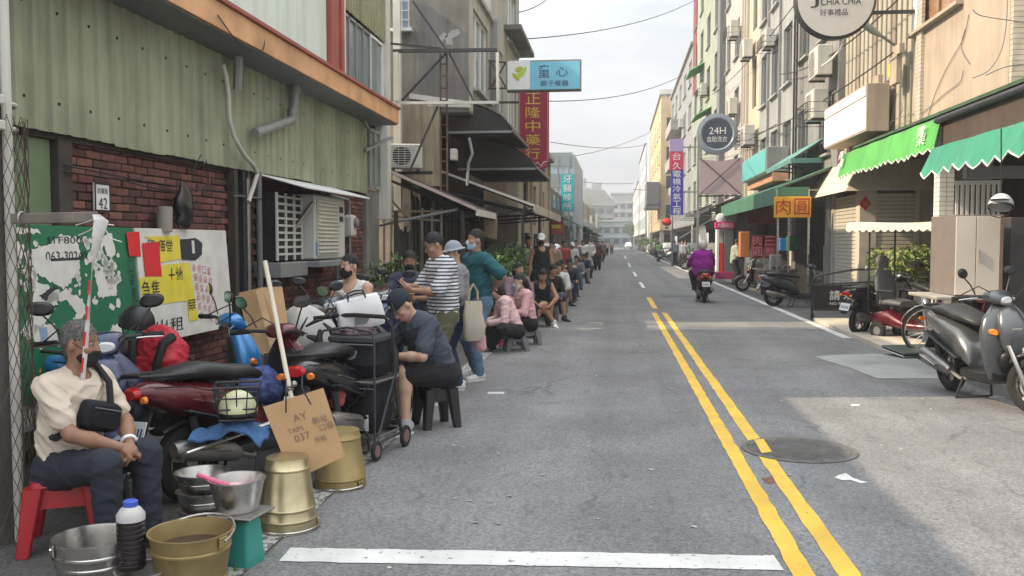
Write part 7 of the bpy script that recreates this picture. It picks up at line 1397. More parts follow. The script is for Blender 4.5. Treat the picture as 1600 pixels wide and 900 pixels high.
# tote on the trolley, plaid bag at its side
p = onY(568, 520, 6.75); t = thing('tote_bag', 'shiny white tote bag lying on top of the black trolley', 'bag', (p.x, 6.72, .96), .35); t.rotation_euler = (.25, -.22, .35); g = MB(); g.loft([((0, 0, 0), EX, EY, .17, .09, 7), ((0, 0, .04), EX, EY, .185, .10, 7), ((.01, .01, .15), EX, EY, .17, .075, 6), ((.0, 0, .225), EX, EY, .165, .03, 5), ((0, 0, .23), EX, EY, .16, .02, 4)], 32); obj('body', g, mat('white coated fabric', (.66, .66, .66), .3, var=.06, scale=4, bump=.4, bscale=12), t, smooth=50); g = MB(); g.prism([(-.06, .02), (.03, .015), (.06, .05), (.02, .09), (-.05, .08)], (0, -.108, .03), EX, EZ, (0, .006, 0)); obj('printed_emblem', g, GREYM, t)
for y in (-.02, .02): g = MB(); g.tube([(-.07, y, .21), (-.06, y*1.6-.02, .27), (0, y*2-.04, .285), (.06, y*1.6-.02, .27), (.07, y, .21)], .007, 6); obj('handle', g, INK, t)
PLD = mat('red plaid', (.42, .10, .09), .8, var=.3, scale=30); p = onY(524, 636, 6.2); t = bag('shopping_bag', 'small red checked bag hanging left of the trolley', 'bag', (p.x, 6.2, p.z), (.13, .12, .28), PLD, 0, lump=.08, seed=2); g = MB(); g.tube([(-.05, 0, .26), (0, 0, .34), (.05, 0, .26)], .006, 6); obj('handle', g, INK, t)
p = onY(560, 545, 6.9); bag('cloth_bundle', 'patterned red and blue cloth stuffed in the trolley top', 'cloth', (-1.98, 6.62, .895), (.30, .24, .055), mat('red blue print', (.14, .09, .12), .8, var=.7, scale=25), 0, lump=.2, seed=9)
p = onY(565, 600, 6.0); bag('plastic_sack', 'red and blue striped sack wedged before the trolley', 'sack', (onY(478, 600, 6.3).x, 6.3, onY(478, 602, 6.3).z), (.34, .3, .2), mat('striped sack', (.22, .10, .16), .6, var=.8, scale=18), 0, lump=.2, seed=12)
bag('tool_bag', 'dark flat bag lying across the moped behind the cardboard sign', 'bag', (onY(490, 605, 6.6).x, 6.7, onY(490, 590, 6.6).z), (.55, .4, .13), NYL, .4, lump=.15, seed=14)
# stick fixed to the utility pole with a plastic streamer
STK = thing('wooden_stick', 'weathered stick lashed to the utility pole pointing towards the green board', 'stick', onY(40, 345, 4.38)); a = onY(18, 342, 4.3); b = onY(152, 339, 4.36); g = MB(); g.bar(a, b, .03, .055, (0, 0, 1), .004); obj('batten', g, WOODG, STK, world=True); g = MB(); g.torus(a+V((.06, 0, 0)), (1, 0, 0), .035, .006, 12, 5); obj('lashing', g, DSTEEL, STK, world=True)
STR = thing('plastic_streamer', 'twisted clear plastic streamer with red print hanging before the old man', 'streamer', b); PLM = mat('thin clear film', (.62, .60, .58), .15, var=.1, scale=20)
g = MB(); rows = []
P_ = [onY(x, y, 4.33) for x, y in ((150, 335), (158, 345), (152, 372), (147, 398), (143, 430), (139, 470), (136, 510), (133, 550), (129, 592))]
for i, p in enumerate(P_): a_ = i*.55; w_ = (.02, .035, .03, .022, .013, .012, .012, .012, .014)[i]; rows.append([p+V((math.cos(a_), math.sin(a_), 0))*w_*k for k in (-1, -.33, .33, 1)])
g.grid(rows, .002, (0, -1, 0)); fl = obj('film', g, PLM, STR, world=True, smooth=80)
for i in range(4, 8): g = MB(); g.tube([P_[i].lerp(P_[i+1], .2)+V((0, -.012, 0)), P_[i].lerp(P_[i+1], .75)+V((0, -.013, 0))], .005, 5); obj('red_print', g, PAPERR, fl, world=True)
for k, pts in enumerate((((118, 352), (138, 346), (152, 340)), ((122, 368), (140, 360), (156, 346)), ((178, 352), (165, 350), (156, 342)), ((158, 345), (172, 372), (190, 378)))): g = MB(); g.tube([onY(x, y, 4.34+.01*k) for x, y in pts], .003, 4); obj('ribbon', g, PLM, fl, world=True)
# lamp fitting and dark bag on the brick by the poster board
t = thing('wall_pipe', 'short grey vent pipe on the brick above the poster board', 'pipe', onX(257, 350, -4.1)); g = MB(); g.cyl(onX(257, 362, -4.08), onX(257, 323, -4.08), .07, n=14); obj('tube', g, mat('dirty grey pipe', (.32, .29, .25), .7, grime=.5), t, world=True)
t = thing('plastic_bag', 'crumpled black plastic bag hung on the brick above the poster board', 'bag', onX(288, 350, -4.05)); p = onX(288, 355, -4.05); g = MB(); S_ = []
for i in range(8): f = i/7; q_ = random.Random(i); S_.append((p+V((0, q_.uniform(-.02, .02), f*.42)), (0, 1, q_.uniform(-.2, .2)), EX, .02+.15*math.sin(math.pi*(.15+.8*f))*q_.uniform(.7, 1.1), .07*math.sin(math.pi*(.2+.75*f)), 2.2))
g.loft(S_, 14); obj('body', g, mat('shiny black film', (.015, .015, .018), .2, var=.2), t, world=True, smooth=60); 
# ---------------- plants ----------------
def shrub(name, label, loc, size, n, ls, seed, potm=None, group='potted plants', ls_bias=None):
    t = thing(name, label, 'plant', loc, 0, group); q = random.Random(seed); g = MB(); z0 = .3 if potm else .0
    if potm: p_ = MB(); p_.lathe([(0, 0), (.16, 0), (.2, .28), (.22, .3), (.2, .3), (.18, .25), (0, .25)], (0, 0, 0), EZ, 18); obj('pot', p_, potm, t)
    sm = MB()
    for k in range(7): a = q.uniform(0, 6.3); e = V((math.cos(a)*size[0]*.7, math.sin(a)*size[1]*.7, z0+size[2]*q.uniform(1.0, 1.7))); sm.tube([(0, 0, z0*.8), (e.x*.4, e.y*.4, e.z*.6), e], [.016, .01, .005], 5); leaves(g, e, (size[0]*.55, size[1]*.55, size[2]*.45), n//9, ls, q)
    leaves(g, (0, 0, z0+size[2]), size, n//4, ls, q); obj('stems', sm, STEM, t); obj('foliage', g, LEAF, t, smooth=0); return t
TER = mat('terracotta', (.25, .1, .06), .8, var=.2, grime=.3)
shrub('potted_shrub', 'full leafy shrub beside the squatting woman in pink', (-2.5, 16.6, 0), (.5, .7, .52), 1300, .10, 1, TER); shrub('potted_shrub', 'taller bright leafy shrub in front of the white parked car', (-2.4, 18.4, 0), (.5, .75, .62), 1300, .10, 2, TER); shrub('potted_shrub', 'dark leafy shrub between the vest man and the dark shirt man', (-3.3, 12.9, 0), (.38, .38, .55), 600, .09, 3, TER); shrub('potted_shrub', 'leafy shrub directly behind the man in the dark shirt', (-2.95, 13.9, 0), (.4, .4, .5), 600, .09, 4, TER); 
LEAF2 = LEAF; LEAF = [LEAF[3], LEAF[2], LEAF[0], LEAF[2]]
shrub('potted_shrub', 'yellowish green bushy plant behind the mobility scooter seat', (5.45, 18.3, 0), (.5, .5, .62), 900, .12, 6, TER); shrub('potted_shrub', 'broad yellow green plant in the arcade by the shutter', (6.2, 18.6, 0), (.5, .5, .6), 800, .12, 7, TER)
LEAF = LEAF2
for k, (x, y, lb) in enumerate(((4.3, 150, 'row of kerb bushes below the far tree'), (4.2, 118, 'reddish bush by the ochre apartments'))): shrub('roadside_bush', lb, (x, y, 0), (1.2, 2.5, 1.1), 500, .3, 20+k, None, 'roadside bushes')
# ---------------- people: one continuous body surface grown from a distance field, clothes as child shells ----------------
def ik(a, c, l1, l2, hint):
    a, c, hint = A3(a), A3(c), A3(hint); d = c-a; D = np.linalg.norm(d); D2 = min(max(D, abs(l1-l2)+.01), (l1+l2)*.998); u = d/(D+1e-9); c = a+u*D2
    x = (l1*l1-l2*l2+D2*D2)/(2*D2); hgt = math.sqrt(max(0, l1*l1-x*x)); w = hint-u*(hint@u); return a+u*x+unit(w)*hgt, c
SKIN = [mat('skin tan', (.36, .20, .13), .55, var=.08, scale=8), mat('skin fair', (.50, .31, .22), .55, var=.07, scale=8), mat('skin brown', (.27, .14, .085), .55, var=.08, scale=8)]
HAIRB = mat('black hair', (.012, .011, .011), .6, var=.4, scale=90, bump=.5, bscale=180); HAIRG = mat('greying hair', (.11, .105, .10), .75, var=.6, scale=70, bump=.5, bscale=180)
EYEW = mat('eye white', (.38, .36, .34), .2, var=0); IRIS = mat('dark iris', (.015, .01, .008), .15, var=0)
def fab(n, c, **k): return mat(n, c, .9, var=k.pop('var', .1), scale=k.pop('scale', 5), bump=.25, bscale=220, **k)
def person(label, loc, rz, pose, top=None, bottom=None, shoes=None, skin=0, hair='short', hairm=None, mask=None, cap=None, h=.012, face=True, hands='relaxed', group='people queueing along the left kerb', s=1., fat=0., seed=0, glasses=False, sleeve=.55, leg=1.0, loose=.02, under=None):
    t = thing('person', label, 'person', loc, rz, group); t.scale = (s, s, s); SK = SKIN[skin]
    P = A3(pose.get('pelvis', (0, 0, .92))); d = unit(pose.get('spine', (0, .03, 1))); r = unit(np.array([math.cos(pose.get('twist', 0)), math.sin(pose.get('twist', 0)), 0])); r = unit(r-d*(r@d)); f = np.cross(d, r)
    neck = P+d*.51+f*.0; sh = {1: P+d*.455+r*.175, -1: P+d*.455-r*.175}; hip = {1: P+r*.085-d*.02, -1: P-r*.085-d*.02}
    lk = pose.get('look', (0, 0)); yaw, pit = lk; base = unit(np.array([math.cos(pose.get('twist', 0)+yaw), math.sin(pose.get('twist', 0)+yaw), 0])); hr = base; hf0 = np.array([-hr[1], hr[0], 0]); hf = hf0*math.cos(pit)+np.array([0, 0, 1])*math.sin(pit); hu = np.cross(hr, hf)
    hc = neck+unit(d*.5+hu*.5)*.085+hu*.075+hf*.02
    el, wr_, kn, an, hd = {}, {}, {}, {}, {}
    for sd in (1, -1):
        tgt = pose['hand'][0 if sd == 1 else 1]; hint = pose.get('elbow', (r*sd*.6-f*.8-d*.3))
        if 'elbow' not in pose: hint = r*sd*.6-f*.8-d*.3
        else: hint = A3(pose['elbow'][0 if sd == 1 else 1])
        el[sd], wr_[sd] = ik(sh[sd], A3(tgt), .285, .245, hint)
        kh = pose.get('knee', None); kh = f*1.0+r*sd*.12 if kh is None else A3(kh[0 if sd == 1 else 1])
        kn[sd], an[sd] = ik(hip[sd], A3(pose['foot'][0 if sd == 1 else 1]), .42, .41, kh)
        hd[sd] = unit(wr_[sd]-el[sd]) if 'hdir' not in pose else unit(pose['hdir'][0 if sd == 1 else 1])
    toe = pose.get('toe', None)
    near = h < .012
    def torso(g, o, k=.03, low=0.): g.cap(P+d*(.02-low), P+d*.20, .105+o+fat*.6, .105+o+fat, k, r, 1.38); g.cap(P+d*.18, P+d*.40, .105+o+fat*.8, .115+o+fat*.3, k, r, 1.36); g.cap(sh[-1]-r*-.02, sh[1]-r*.02, .062+o, None, .05)
    # body
    g = SDF(); torso(g, 0.); g.cap(neck-d*.06, hc-hu*.05, .058, .052, .03)
    for sd in (1, -1):
        g.cap(sh[sd], el[sd], .05, .038, .03); g.cap(el[sd], el[sd]*.6+wr_[sd]*.4, .038, .04, .02); g.cap(el[sd]*.6+wr_[sd]*.4, wr_[sd], .039, .026, .02)
        g.cap(hip[sd], kn[sd], .085+fat*.3, .056, .04); c_ = kn[sd]*.68+an[sd]*.32; back = -(f if toe is None else f); g.cap(kn[sd], c_+back*.012, .055, .057, .03); g.cap(c_+back*.012, an[sd], .055, .036, .03)
        tv = unit(f+r*sd*.25) if toe is None else unit(toe[0 if sd == 1 else 1]); g.cap(an[sd]-tv*.03+np.array([0, 0, -.045]), an[sd]+tv*.15+np.array([0, 0, -.055]), .034, .026, .03)
        # hand: palm, four curled fingers, thumb
        w = wr_[sd]; hdv = hd[sd]; pn = pose.get('palm', {}).get(sd); pn = unit(-r*sd+f*.2) if pn is None else unit(pn); pn = unit(pn-hdv*(pn@hdv)); sdv = np.cross(pn, hdv)*sd; fr_ = max(.0085, h*.72); curl = {'relaxed': .5, 'hold': 1.0, 'fist': 1.5, 'flat': .15}[hands]
        g.ell(w+hdv*.05, (.045, .04, .019) if True else 0, (hdv, sdv, pn), .015)
        th = w+hdv*.03+sdv*.03; t1 = th+unit(sdv*.8+hdv*.7+pn*.4)*.035; g.cap(th, t1, .013, .011, .012); g.cap(t1, t1+unit(hdv*.9+pn*.5)*.03, .011, fr_, .006)
        for i, (off, ln) in enumerate(((.03, .072), (.0105, .08), (-.0095, .075), (-.028, .06))):
            b0 = w+hdv*(.082-.004*abs(i-1))+sdv*off; a1 = curl*(.55+.1*i); d1 = hdv*math.cos(a1)+pn*math.sin(a1); m_ = b0+d1*ln*.5; a2 = a1+curl*.8; d2 = hdv*math.cos(a2)+pn*math.sin(a2); g.cap(b0-hdv*.02, m_, fr_*1.08, fr_, .006); g.cap(m_, m_+d2*ln*.5, fr_, fr_*.85, .004)
    # head
    F3 = (hr, hf, hu); g.ell(hc+hu*.025-hf*.01, (.074, .092, .095), F3, .03); g.ell(hc-hu*.035+hf*.025, (.058, .062, .075), F3, .03); g.cap(hc-hu*.085+hf*.062, hc-hu*.08+hf*.066, .024, .022, .03)
    if h < .016:
        g.cap(hc+hu*.012+hf*.083, hc-hu*.022+hf*.098, .010, .015, .012); g.ell(hc-hu*.026+hf*.09, (.02, .012, .011), F3, .01)
        for sd in (1, -1):
            g.ell(hc+hr*sd*.032+hu*.014+hf*.094, (.017, .012, .010), F3, .01, 'sub'); g.ell(hc+hr*sd*.077-hu*.005-hf*.01, (.012, .019, .031), F3, .008); g.ell(hc+hr*sd*.04-hu*.02+hf*.06, (.026, .025, .022), F3, .02)
        g.ell(hc-hu*.052+hf*.086, (.024, .012, .006), F3, .008); g.ell(hc-hu*.062+hf*.084, (.02, .012, .007), F3, .006)
    body = obj('body', g.mesh('body', SK, h), None, t)
    if face and h < .016:
        e = MB(); i_ = MB(); br = SDF()
        for sd in (1, -1):
            c = hc+hr*sd*.032+hu*.014+hf*.077; e.ball(c, .0105, 10, (1.25, 1, .62)); i_.ball(c+hf*.006, .0062, 8); br.cap(hc+hr*sd*.017+hu*.034+hf*.088, hc+hr*sd*.052+hu*.036+hf*.072, .005, .0035, .004)
        obj('eyes', e, EYEW, body); obj('irises', i_, IRIS, body); obj('eyebrows', br.mesh('eyebrows', hairm or HAIRB, min(h, .006)), None, body)
    hm = hairm or HAIRB; hh = max(.007, min(h, .012))
    if hair != 'none':
        g = SDF(); g.ell(hc+hu*.036-hf*.018, (.0765, .0945, .097), F3, .02)
        if hair == 'long': g.cap(hc-hf*.07-hu*.02, hc-hf*.10-hu*.18, .07, .05, .03, hr, 1.3)
        if hair == 'bun': g.ell(hc-hf*.11+hu*.05, (.045, .045, .045), F3, .02)
        if hair == 'bob': g.cap(hc-hf*.04-hu*.03, hc-hf*.05-hu*.08, .085, .07, .03, hr, 1.05)
        if hair == 'short': g.plane(hc-hu*.06, hu)
        else: g.ell(hc-hu*.05+hf*.10, (.088, .10, .108), F3, .01, 'sub')
        hmesh = g.mesh('hair', hm, hh*.7, .003, seed, 4.2); ho = obj('hair', hmesh, None, body)
        if h < .0125 and not cap:
            q = random.Random(seed); bl = MB(); vv = hmesh.vertices; dn = V(hu)*-.5+V(hf)*-.25
            for _ in range(1600):
                v = vv[q.randrange(len(vv))]; nn = v.normal; dd = (nn*.55+dn*.6+V((q.gauss(0, .35), q.gauss(0, .35), q.gauss(0, .35)))).normalized(); a_ = dd.cross(nn); a_ = a_.normalized() if a_.length > 1e-4 else V((1, 0, 0)); l_ = q.uniform(.008, .018) if hair == 'short' else q.uniform(.02, .04); bl.add([v.co-a_*.0012, v.co+a_*.0012, v.co+dd*l_], [(0, 1, 2)])
            obj('hair_strands', bl, hm, ho, smooth=0, kind='stuff')
    if mask: 
        g = SDF(); g.ell(hc-hu*.035+hf*.028, (.066, .071, .082), F3, .02); g.cap(hc+hu*.0+hf*.09, hc-hu*.03+hf*.102, .014, .018, .015); g.cap(hc-hu*.085+hf*.062, hc-hu*.08+hf*.066, .031, .03, .03); g.ell(hc-hu*(mask[1]+.012)+hf*.075, (.09, .09, mask[2] if len(mask) > 2 else .058), F3, .01, 'and'); mk_ = obj('face_mask', g.mesh('face_mask', mask[0], min(h, .009)), None, t)
        b = MB()
        for sd in (1, -1): b.tube([hc+hr*sd*.06-hu*.02+hf*.06, hc+hr*sd*.082+hu*.02-hf*.005], .002, 4); 
        obj('ear_loops', b, mask[0], mk_)
    if cap:
        kind, cm = cap; g = SDF(); g.ell(hc+hu*.035-hf*.008, (.088, .106, .108), F3, .02); g.plane(hc+hu*.03, hu)
        if kind == 'cap': g.ell(hc+hu*.036+hf*.125, (.072, .085, .010), (hr, unit(hf-hu*.25), unit(hu+hf*.25)), .012)
        if kind == 'bucket': g.ell(hc+hu*.03, (.15, .165, .014), F3, .02)
        if kind == 'helmet': g = SDF(); g.ell(hc+hu*.03-hf*.005, (.125, .145, .14), F3, .02); g.ell(hc-hu*.06+hf*.12, (.12, .11, .12), F3, .01, 'sub'); g.plane(hc-hu*.08, hu)
        obj('helmet' if kind == 'helmet' else 'cap', g.mesh('cap', cm, hh), None, t)
    if glasses:
        b = MB()
        for sd in (1, -1): b.tube([hc+hr*sd*(.032+.021*math.cos(a))+hu*(.012+.017*math.sin(a))+hf*(.099-.01*abs(math.cos(a))) for a in [k*.5236 for k in range(12)]], .002, 5, closed=True); b.tube([hc+hr*sd*.052+hu*.016+hf*.09, hc+hr*sd*.08+hu*.02-hf*.0], .002, 5)
        b.tube([hc+hr*-.01+hu*.016+hf*.101, hc+hr*.01+hu*.016+hf*.101], .002, 5); obj('glasses', b, BLACK, t)
    # clothes
    def shirt(m, o, slv, name='shirt', low=.05, wr=.004):
        g = SDF(); torso(g, o, .03, low); g.cap(neck-d*.05, neck-d*.02, .066+o*.3, .062, .03)
        for sd in (1, -1):
            if slv > 0:
                u1 = min(1, slv/.53); e1 = sh[sd]+(el[sd]-sh[sd])*u1; g.cap(sh[sd], e1, .058+o*.7, (.052 if slv < .9 else .045)+o*.9, .025)
                if slv > .55: e2 = el[sd]+(wr_[sd]-el[sd])*min(1, (slv-.53)/.47); g.cap(el[sd], e2, .046+o*.8, .034+o*.7, .02)
            elif slv < 0: pass
        if slv <= 0:
            for sd in (1, -1): g.ell(sh[sd]+r*sd*.035-d*.03, (.075, .14, .11), (r, f, d), .01, 'sub'); 
            g.ell(neck-d*.01+f*.06, (.075, .09, .10), (r, f, d), .01, 'sub')
        g.ell(neck+d*.0+f*.03, (.056, .07, .035), (r, f, d), .01, 'sub')
        wr = wr*1.5
        return obj(name, g.mesh(name, m, h, wr, seed+1), None, t)
    if under: shirt(under[0], .006, under[1], 'vest')
    if top: shirt(top, loose, sleeve)
    if bottom:
        g = SDF(); o = .012+loose*.3; g.cap(P-d*.03, P+d*.08, .112+o*.6+fat*.6, .105+o*.6+fat*.7, .03, r, 1.36)
        for sd in (1, -1):
            l1 = min(1, leg/.5); g.cap(hip[sd], hip[sd]+(kn[sd]-hip[sd])*l1, .093+o+fat*.3, .065+o*1.5-(.0 if leg < .6 else .01)+(.012 if leg <= .5 else 0), .04)
            if leg > .5: l2 = min(1, (leg-.5)*2); e = kn[sd]+(an[sd]-kn[sd])*l2*.97; g.cap(kn[sd], e, .066+o, .05+o*.8, .03)
        obj('shorts' if leg <= .55 else 'trousers', g.mesh('trousers', bottom, h, .0045, seed+2), None, t)
    if shoes:
        for sd in (1, -1):
            tv = unit(f+r*sd*.25) if toe is None else unit(toe[0 if sd == 1 else 1]); g = SDF(); a = an[sd]; g.cap(a-tv*.045+np.array([0, 0, -.035]), a+tv*.16+np.array([0, 0, -.05]), .044, .034, .03); g.cap(a+np.array([0, 0, -.02]), a+np.array([0, 0, .02]), .044, .044, .03); g.plane(a+np.array([0, 0, -.088]), (0, 0, 1)); so_ = obj('shoe', g.mesh('shoe', shoes[0], max(h*.8, .008)), None, t)
            if near or len(shoes) > 1:
                g = SDF(); g.cap(a-tv*.045+np.array([0, 0, -.078]), a+tv*.165+np.array([0, 0, -.078]), .046, .038, .02); g.plane(a+np.array([0, 0, -.09]), (0, 0, 1)); g.plane(a+np.array([0, 0, -.064]), (0, 0, -1)); obj('sole', g.mesh('sole', shoes[-1], max(h*.8, .008)), None, so_)
    t['_j'] = 0; del t['_j']
    J = dict(P=P, d=d, r=r, f=f, neck=neck, sh=sh, el=el, wr=wr_, hd=hd, hc=hc, kn=kn, an=an, hf=hf, hr=hr, hu=hu); return t, J
def stand(**k):
    p = dict(pelvis=(0, 0, .90), spine=(0, .03, 1), hand=((.26, .02, .82), (-.26, .02, .82)), foot=((.11, .0, .085), (-.11, .02, .085))); p.update(k); return p
def sit(z=.42, spread=.14, reach=.42, **k):
    p = dict(pelvis=(0, -.02, z+.09), spine=(0, .12, 1), hand=((.13, .36, z+.2), (-.13, .36, z+.2)), foot=((spread, reach, .085), (-spread, reach+.03, .085))); p.update(k); return p
def toW(t, p): return V(t.location)+t.rotation_euler.to_matrix() @ (V(p)*t.scale[0])
CREAM = fab('cream shirt cotton', (.60, .51, .42), grime=.15); DNAVY = fab('dark navy cloth', (.018, .022, .035)); SLATEF = fab('slate grey cotton', (.05, .062, .085)); BLKF = fab('black cloth', (.012, .012, .014)); WHF = fab('white cotton', (.62, .62, .62)); TEALF = fab('deep teal cotton', (.012, .085, .105)); JEAN = fab('blue denim', (.10, .16, .25), var=.25, scale=9); NJEAN = fab('navy denim', (.02, .03, .07)); OLIVE = fab('olive cotton', (.10, .10, .055)); PINKF = fab('pale pink knit', (.70, .47, .47)); LAV = fab('mauve cotton', (.22, .15, .19)); PURP = fab('bright purple cloth', (.27, .012, .27)); GREYGR = fab('grey green shirt', (.30, .33, .26)); BRN = fab('brown coat cloth', (.10, .045, .035)); GREYF = fab('mid grey cloth', (.2, .2, .21)); BEIGEF = fab('beige cloth', (.42, .36, .28)); DKBLUE = fab('dark slate shirt', (.045, .05, .08)); REDF = fab('dull red cloth', (.3, .05, .05))
def stripes(name, a, b, per, duty=.45, axis=2):
    m = fab(name, a); nt = m.node_tree; n = nt.nodes; L = nt.links; bs = n['Principled BSDF']; tc = [x for x in n if x.type == 'TEX_COORD'][0]; src = bs.inputs['Base Color'].links[0].from_socket
    sp = n.new('ShaderNodeSeparateXYZ'); L.new(tc.outputs['Object'], sp.inputs[0]); mo = n.new('ShaderNodeMath'); mo.operation = 'MODULO'; mo.inputs[1].default_value = per; L.new(sp.outputs[axis], mo.inputs[0]); lt = n.new('ShaderNodeMath'); lt.operation = 'LESS_THAN'; lt.inputs[1].default_value = per*duty; L.new(mo.outputs[0], lt.inputs[0])
    mx = n.new('ShaderNodeMix'); mx.data_type = 'RGBA'; L.new(lt.outputs[0], mx.inputs['Factor']); L.new(src, mx.inputs['A']); mx.inputs['B'].default_value = (*b, 1); L.new(mx.outputs['Result'], bs.inputs['Base Color']); return m
STRIPE = stripes('navy striped jersey', (.62, .62, .63), (.03, .04, .07), .034, .42)
MBLK = fab('black mask', (.014, .014, .015)); MPNK = fab('pink mask', (.58, .30, .30)); MBLU = fab('pale blue mask', (.36, .50, .62)); MWHT = fab('white mask', (.6, .62, .64)); SHW = mat('white trainers', (.60, .59, .58), .6, var=.06, grime=.3); SHB = mat('black shoe', (.02, .02, .022), .6, var=.1); SHG = mat('grey trainers', (.36, .35, .34), .7, var=.1); SOLE = mat('rubber sole', (.5, .49, .47), .8, grime=.3)
def phone(label, c, rz, tilt=.9):
    t = thing('phone', label, 'phone', c, rz); t.rotation_euler = (tilt, 0, rz); g = MB(); g.box((0, 0, 0), (.075, .155, .009), .003); b = obj('case', g, BLACK, t); g = MB(); g.box((0, 0, .0055), (.068, .145, .001)); obj('screen', g, emit('phone screen '+label[:12], (.5, .55, .6), .25), t); return t
# old man on the red stool
rzA = fwd(.97, -.24)
tA, JA = person('old man in cream shirt and dark trousers sitting on the red stool', (-2.88, 4.40, 0), rzA, sit(.34, .12, .36, spine=(0, .14, 1), look=(.28, -.12), hand=((.02, .37, .56), (-.06, .36, .555)), elbow=((.9, -.3, -.5), (-.9, -.3, -.5)), hdir=((-.75, .5, -.25), (.75, .45, -.3)), palm={1: (-.1, -.6, -.8), -1: (.1, -.5, -.8)}, foot=((.13, .40, .085), (-.12, .43, .085))), CREAM, DNAVY, (SHB, SHB), 2, 'short', HAIRG, (MBLK, .06, .055), None, .0085, True, 'hold', fat=.012, seed=3, sleeve=.36, loose=.013, s=.975)
# sling bag over his chest
SB = thing('sling_bag', 'black sling bag worn across the chest of the old man on the red stool', 'bag', tA.location, rzA); SB.scale = tA.scale
P_, d_, r_, f_ = JA['P'], JA['d'], JA['r'], JA['f']; cst = P_+d_*.30+f_*.175-r_*.03
bu_, bv_ = V(unit(r_+d_*.3)), V(unit(d_-r_*.3)); bf_ = V(f_); g = MB(); g.loft([(V(cst)-bf_*.045, bu_, bv_, .12, .078, 5), (V(cst)+bf_*.0, bu_, bv_, .125, .082, 5), (V(cst)+bf_*.03, bu_, bv_, .115, .072, 5), (V(cst)+bf_*.036, bu_, bv_, .10, .06, 4)], 28); pc_ = obj('pouch', g, NYL, SB, smooth=50)
g = MB(); g.loft([(V(cst)+bf_*.03-bv_*.015, bu_, bv_, .09, .045, 4), (V(cst)+bf_*.052-bv_*.015, bu_, bv_, .085, .04, 4)], 24); obj('front_pocket', g, NYL, pc_, smooth=50); g = MB(); g.tube([V(cst)+bf_*.04+bv_*.045-bu_*.1, V(cst)+bf_*.04+bv_*.045+bu_*.1], .004, 5); obj('zip', g, GREYP, pc_)
g = MB(); pts = [cst-r_*.1+d_*.02, P_+d_*.36+f_*.178-r_*.09, P_+d_*.47+f_*.135-r_*.11, P_+d_*.575-r_*.10+f_*.01, P_+d_*.46-f_*.10-r_*.05, P_+d_*.28-f_*.125+r_*.03, P_+d_*.2-f_*.09+r_*.13, P_+d_*.2+f_*.08+r_*.17, cst+r_*.09-d_*.0]
sm = []
for i in range(len(pts)-1):
    for k in range(4): sm.append(V(pts[i]).lerp(V(pts[i+1]), k/4))
sm.append(V(pts[-1])); g.tube([p*1. for p in sm], .02, 6); obj('strap', g, BLACKM, SB)
g = MB(); nk = V(JA['neck']); g.tube([nk+V(JA['d'])*(-.025-.018*math.sin(a))+V(JA['r'])*(.072*math.cos(a))+V(JA['f'])*(.085*math.sin(a)+.012) for a in [k*.3142 for k in range(20)]], .0065, 6, closed=True); obj('collar', g, BLACKM, tA)
WT = thing('wristwatch', 'pale wristwatch on the wrist of the old man', 'watch', tA.location, rzA); WT.scale = tA.scale; w_ = JA['wr'][-1]; e_ = JA['el'][-1]; g = MB(); g.torus(V(w_+(e_-w_)*.14), V(e_-w_), .036, .009, 20, 6, 1.4); obj('band', g, WHITE, WT)
# man in the cap on the black stool
rzB = fwd(-.72, -.69)
tB, JB = person('man in slate T-shirt and navy cap bent over his phone on the black stool', (-1.55, 7.62, 0), rzB, sit(.37, .16, .40, spine=(0, .5, 1), look=(0, -.85), hand=((.05, .46, .64), (-.07, .45, .62)), elbow=((.9, -.2, -.6), (-.9, -.2, -.6)), hdir=((-.4, .8, .3), (.4, .8, .3)), palm={1: (-.8, 0, .5), -1: (.8, 0, .5)}, foot=((.12, .33, .085), (-.16, .40, .085))), SLATEF, BLKF, (SHG, SOLE), 1, 'short', None, (MPNK, .05), ('cap', DNAVY), .009, True, 'hold', fat=.024, seed=5, sleeve=.40, leg=.42, loose=.018, s=1.05)
phone('phone held by the man in the navy cap', toW(tB, (JB['wr'][1]+JB['wr'][-1])/2+np.array([0, .09, .035])), rzB, .7)
# shorts stripes
for sd in (1, -1):
    a, b = JB['P']+JB['r']*sd*.13, JB['kn'][sd]; g = MB(); n_ = V(JB['r']*sd); g.tube([V(a).lerp(V(b), .2)+n_*.055+V((0, 0, .03)), V(a).lerp(V(b), .8)+n_*.055+V((0, 0, .03))], .008, 5); g.tube([V(a).lerp(V(b), .2)+n_*.045+V((0, 0, .06)), V(a).lerp(V(b), .8)+n_*.045+V((0, 0, .06))], .008, 5); o = obj('white_stripe', g, WHF, tB)
c = V(JB['hc']+JB['hu']*.08+JB['hf']*.09); g = MB(); g.box(c, (.03, .012, .03), .004, MX([V(JB['hr']), V(JB['hf']), V(JB['hu'])]).transposed()); obj('cap_badge', g, WHF, tB)
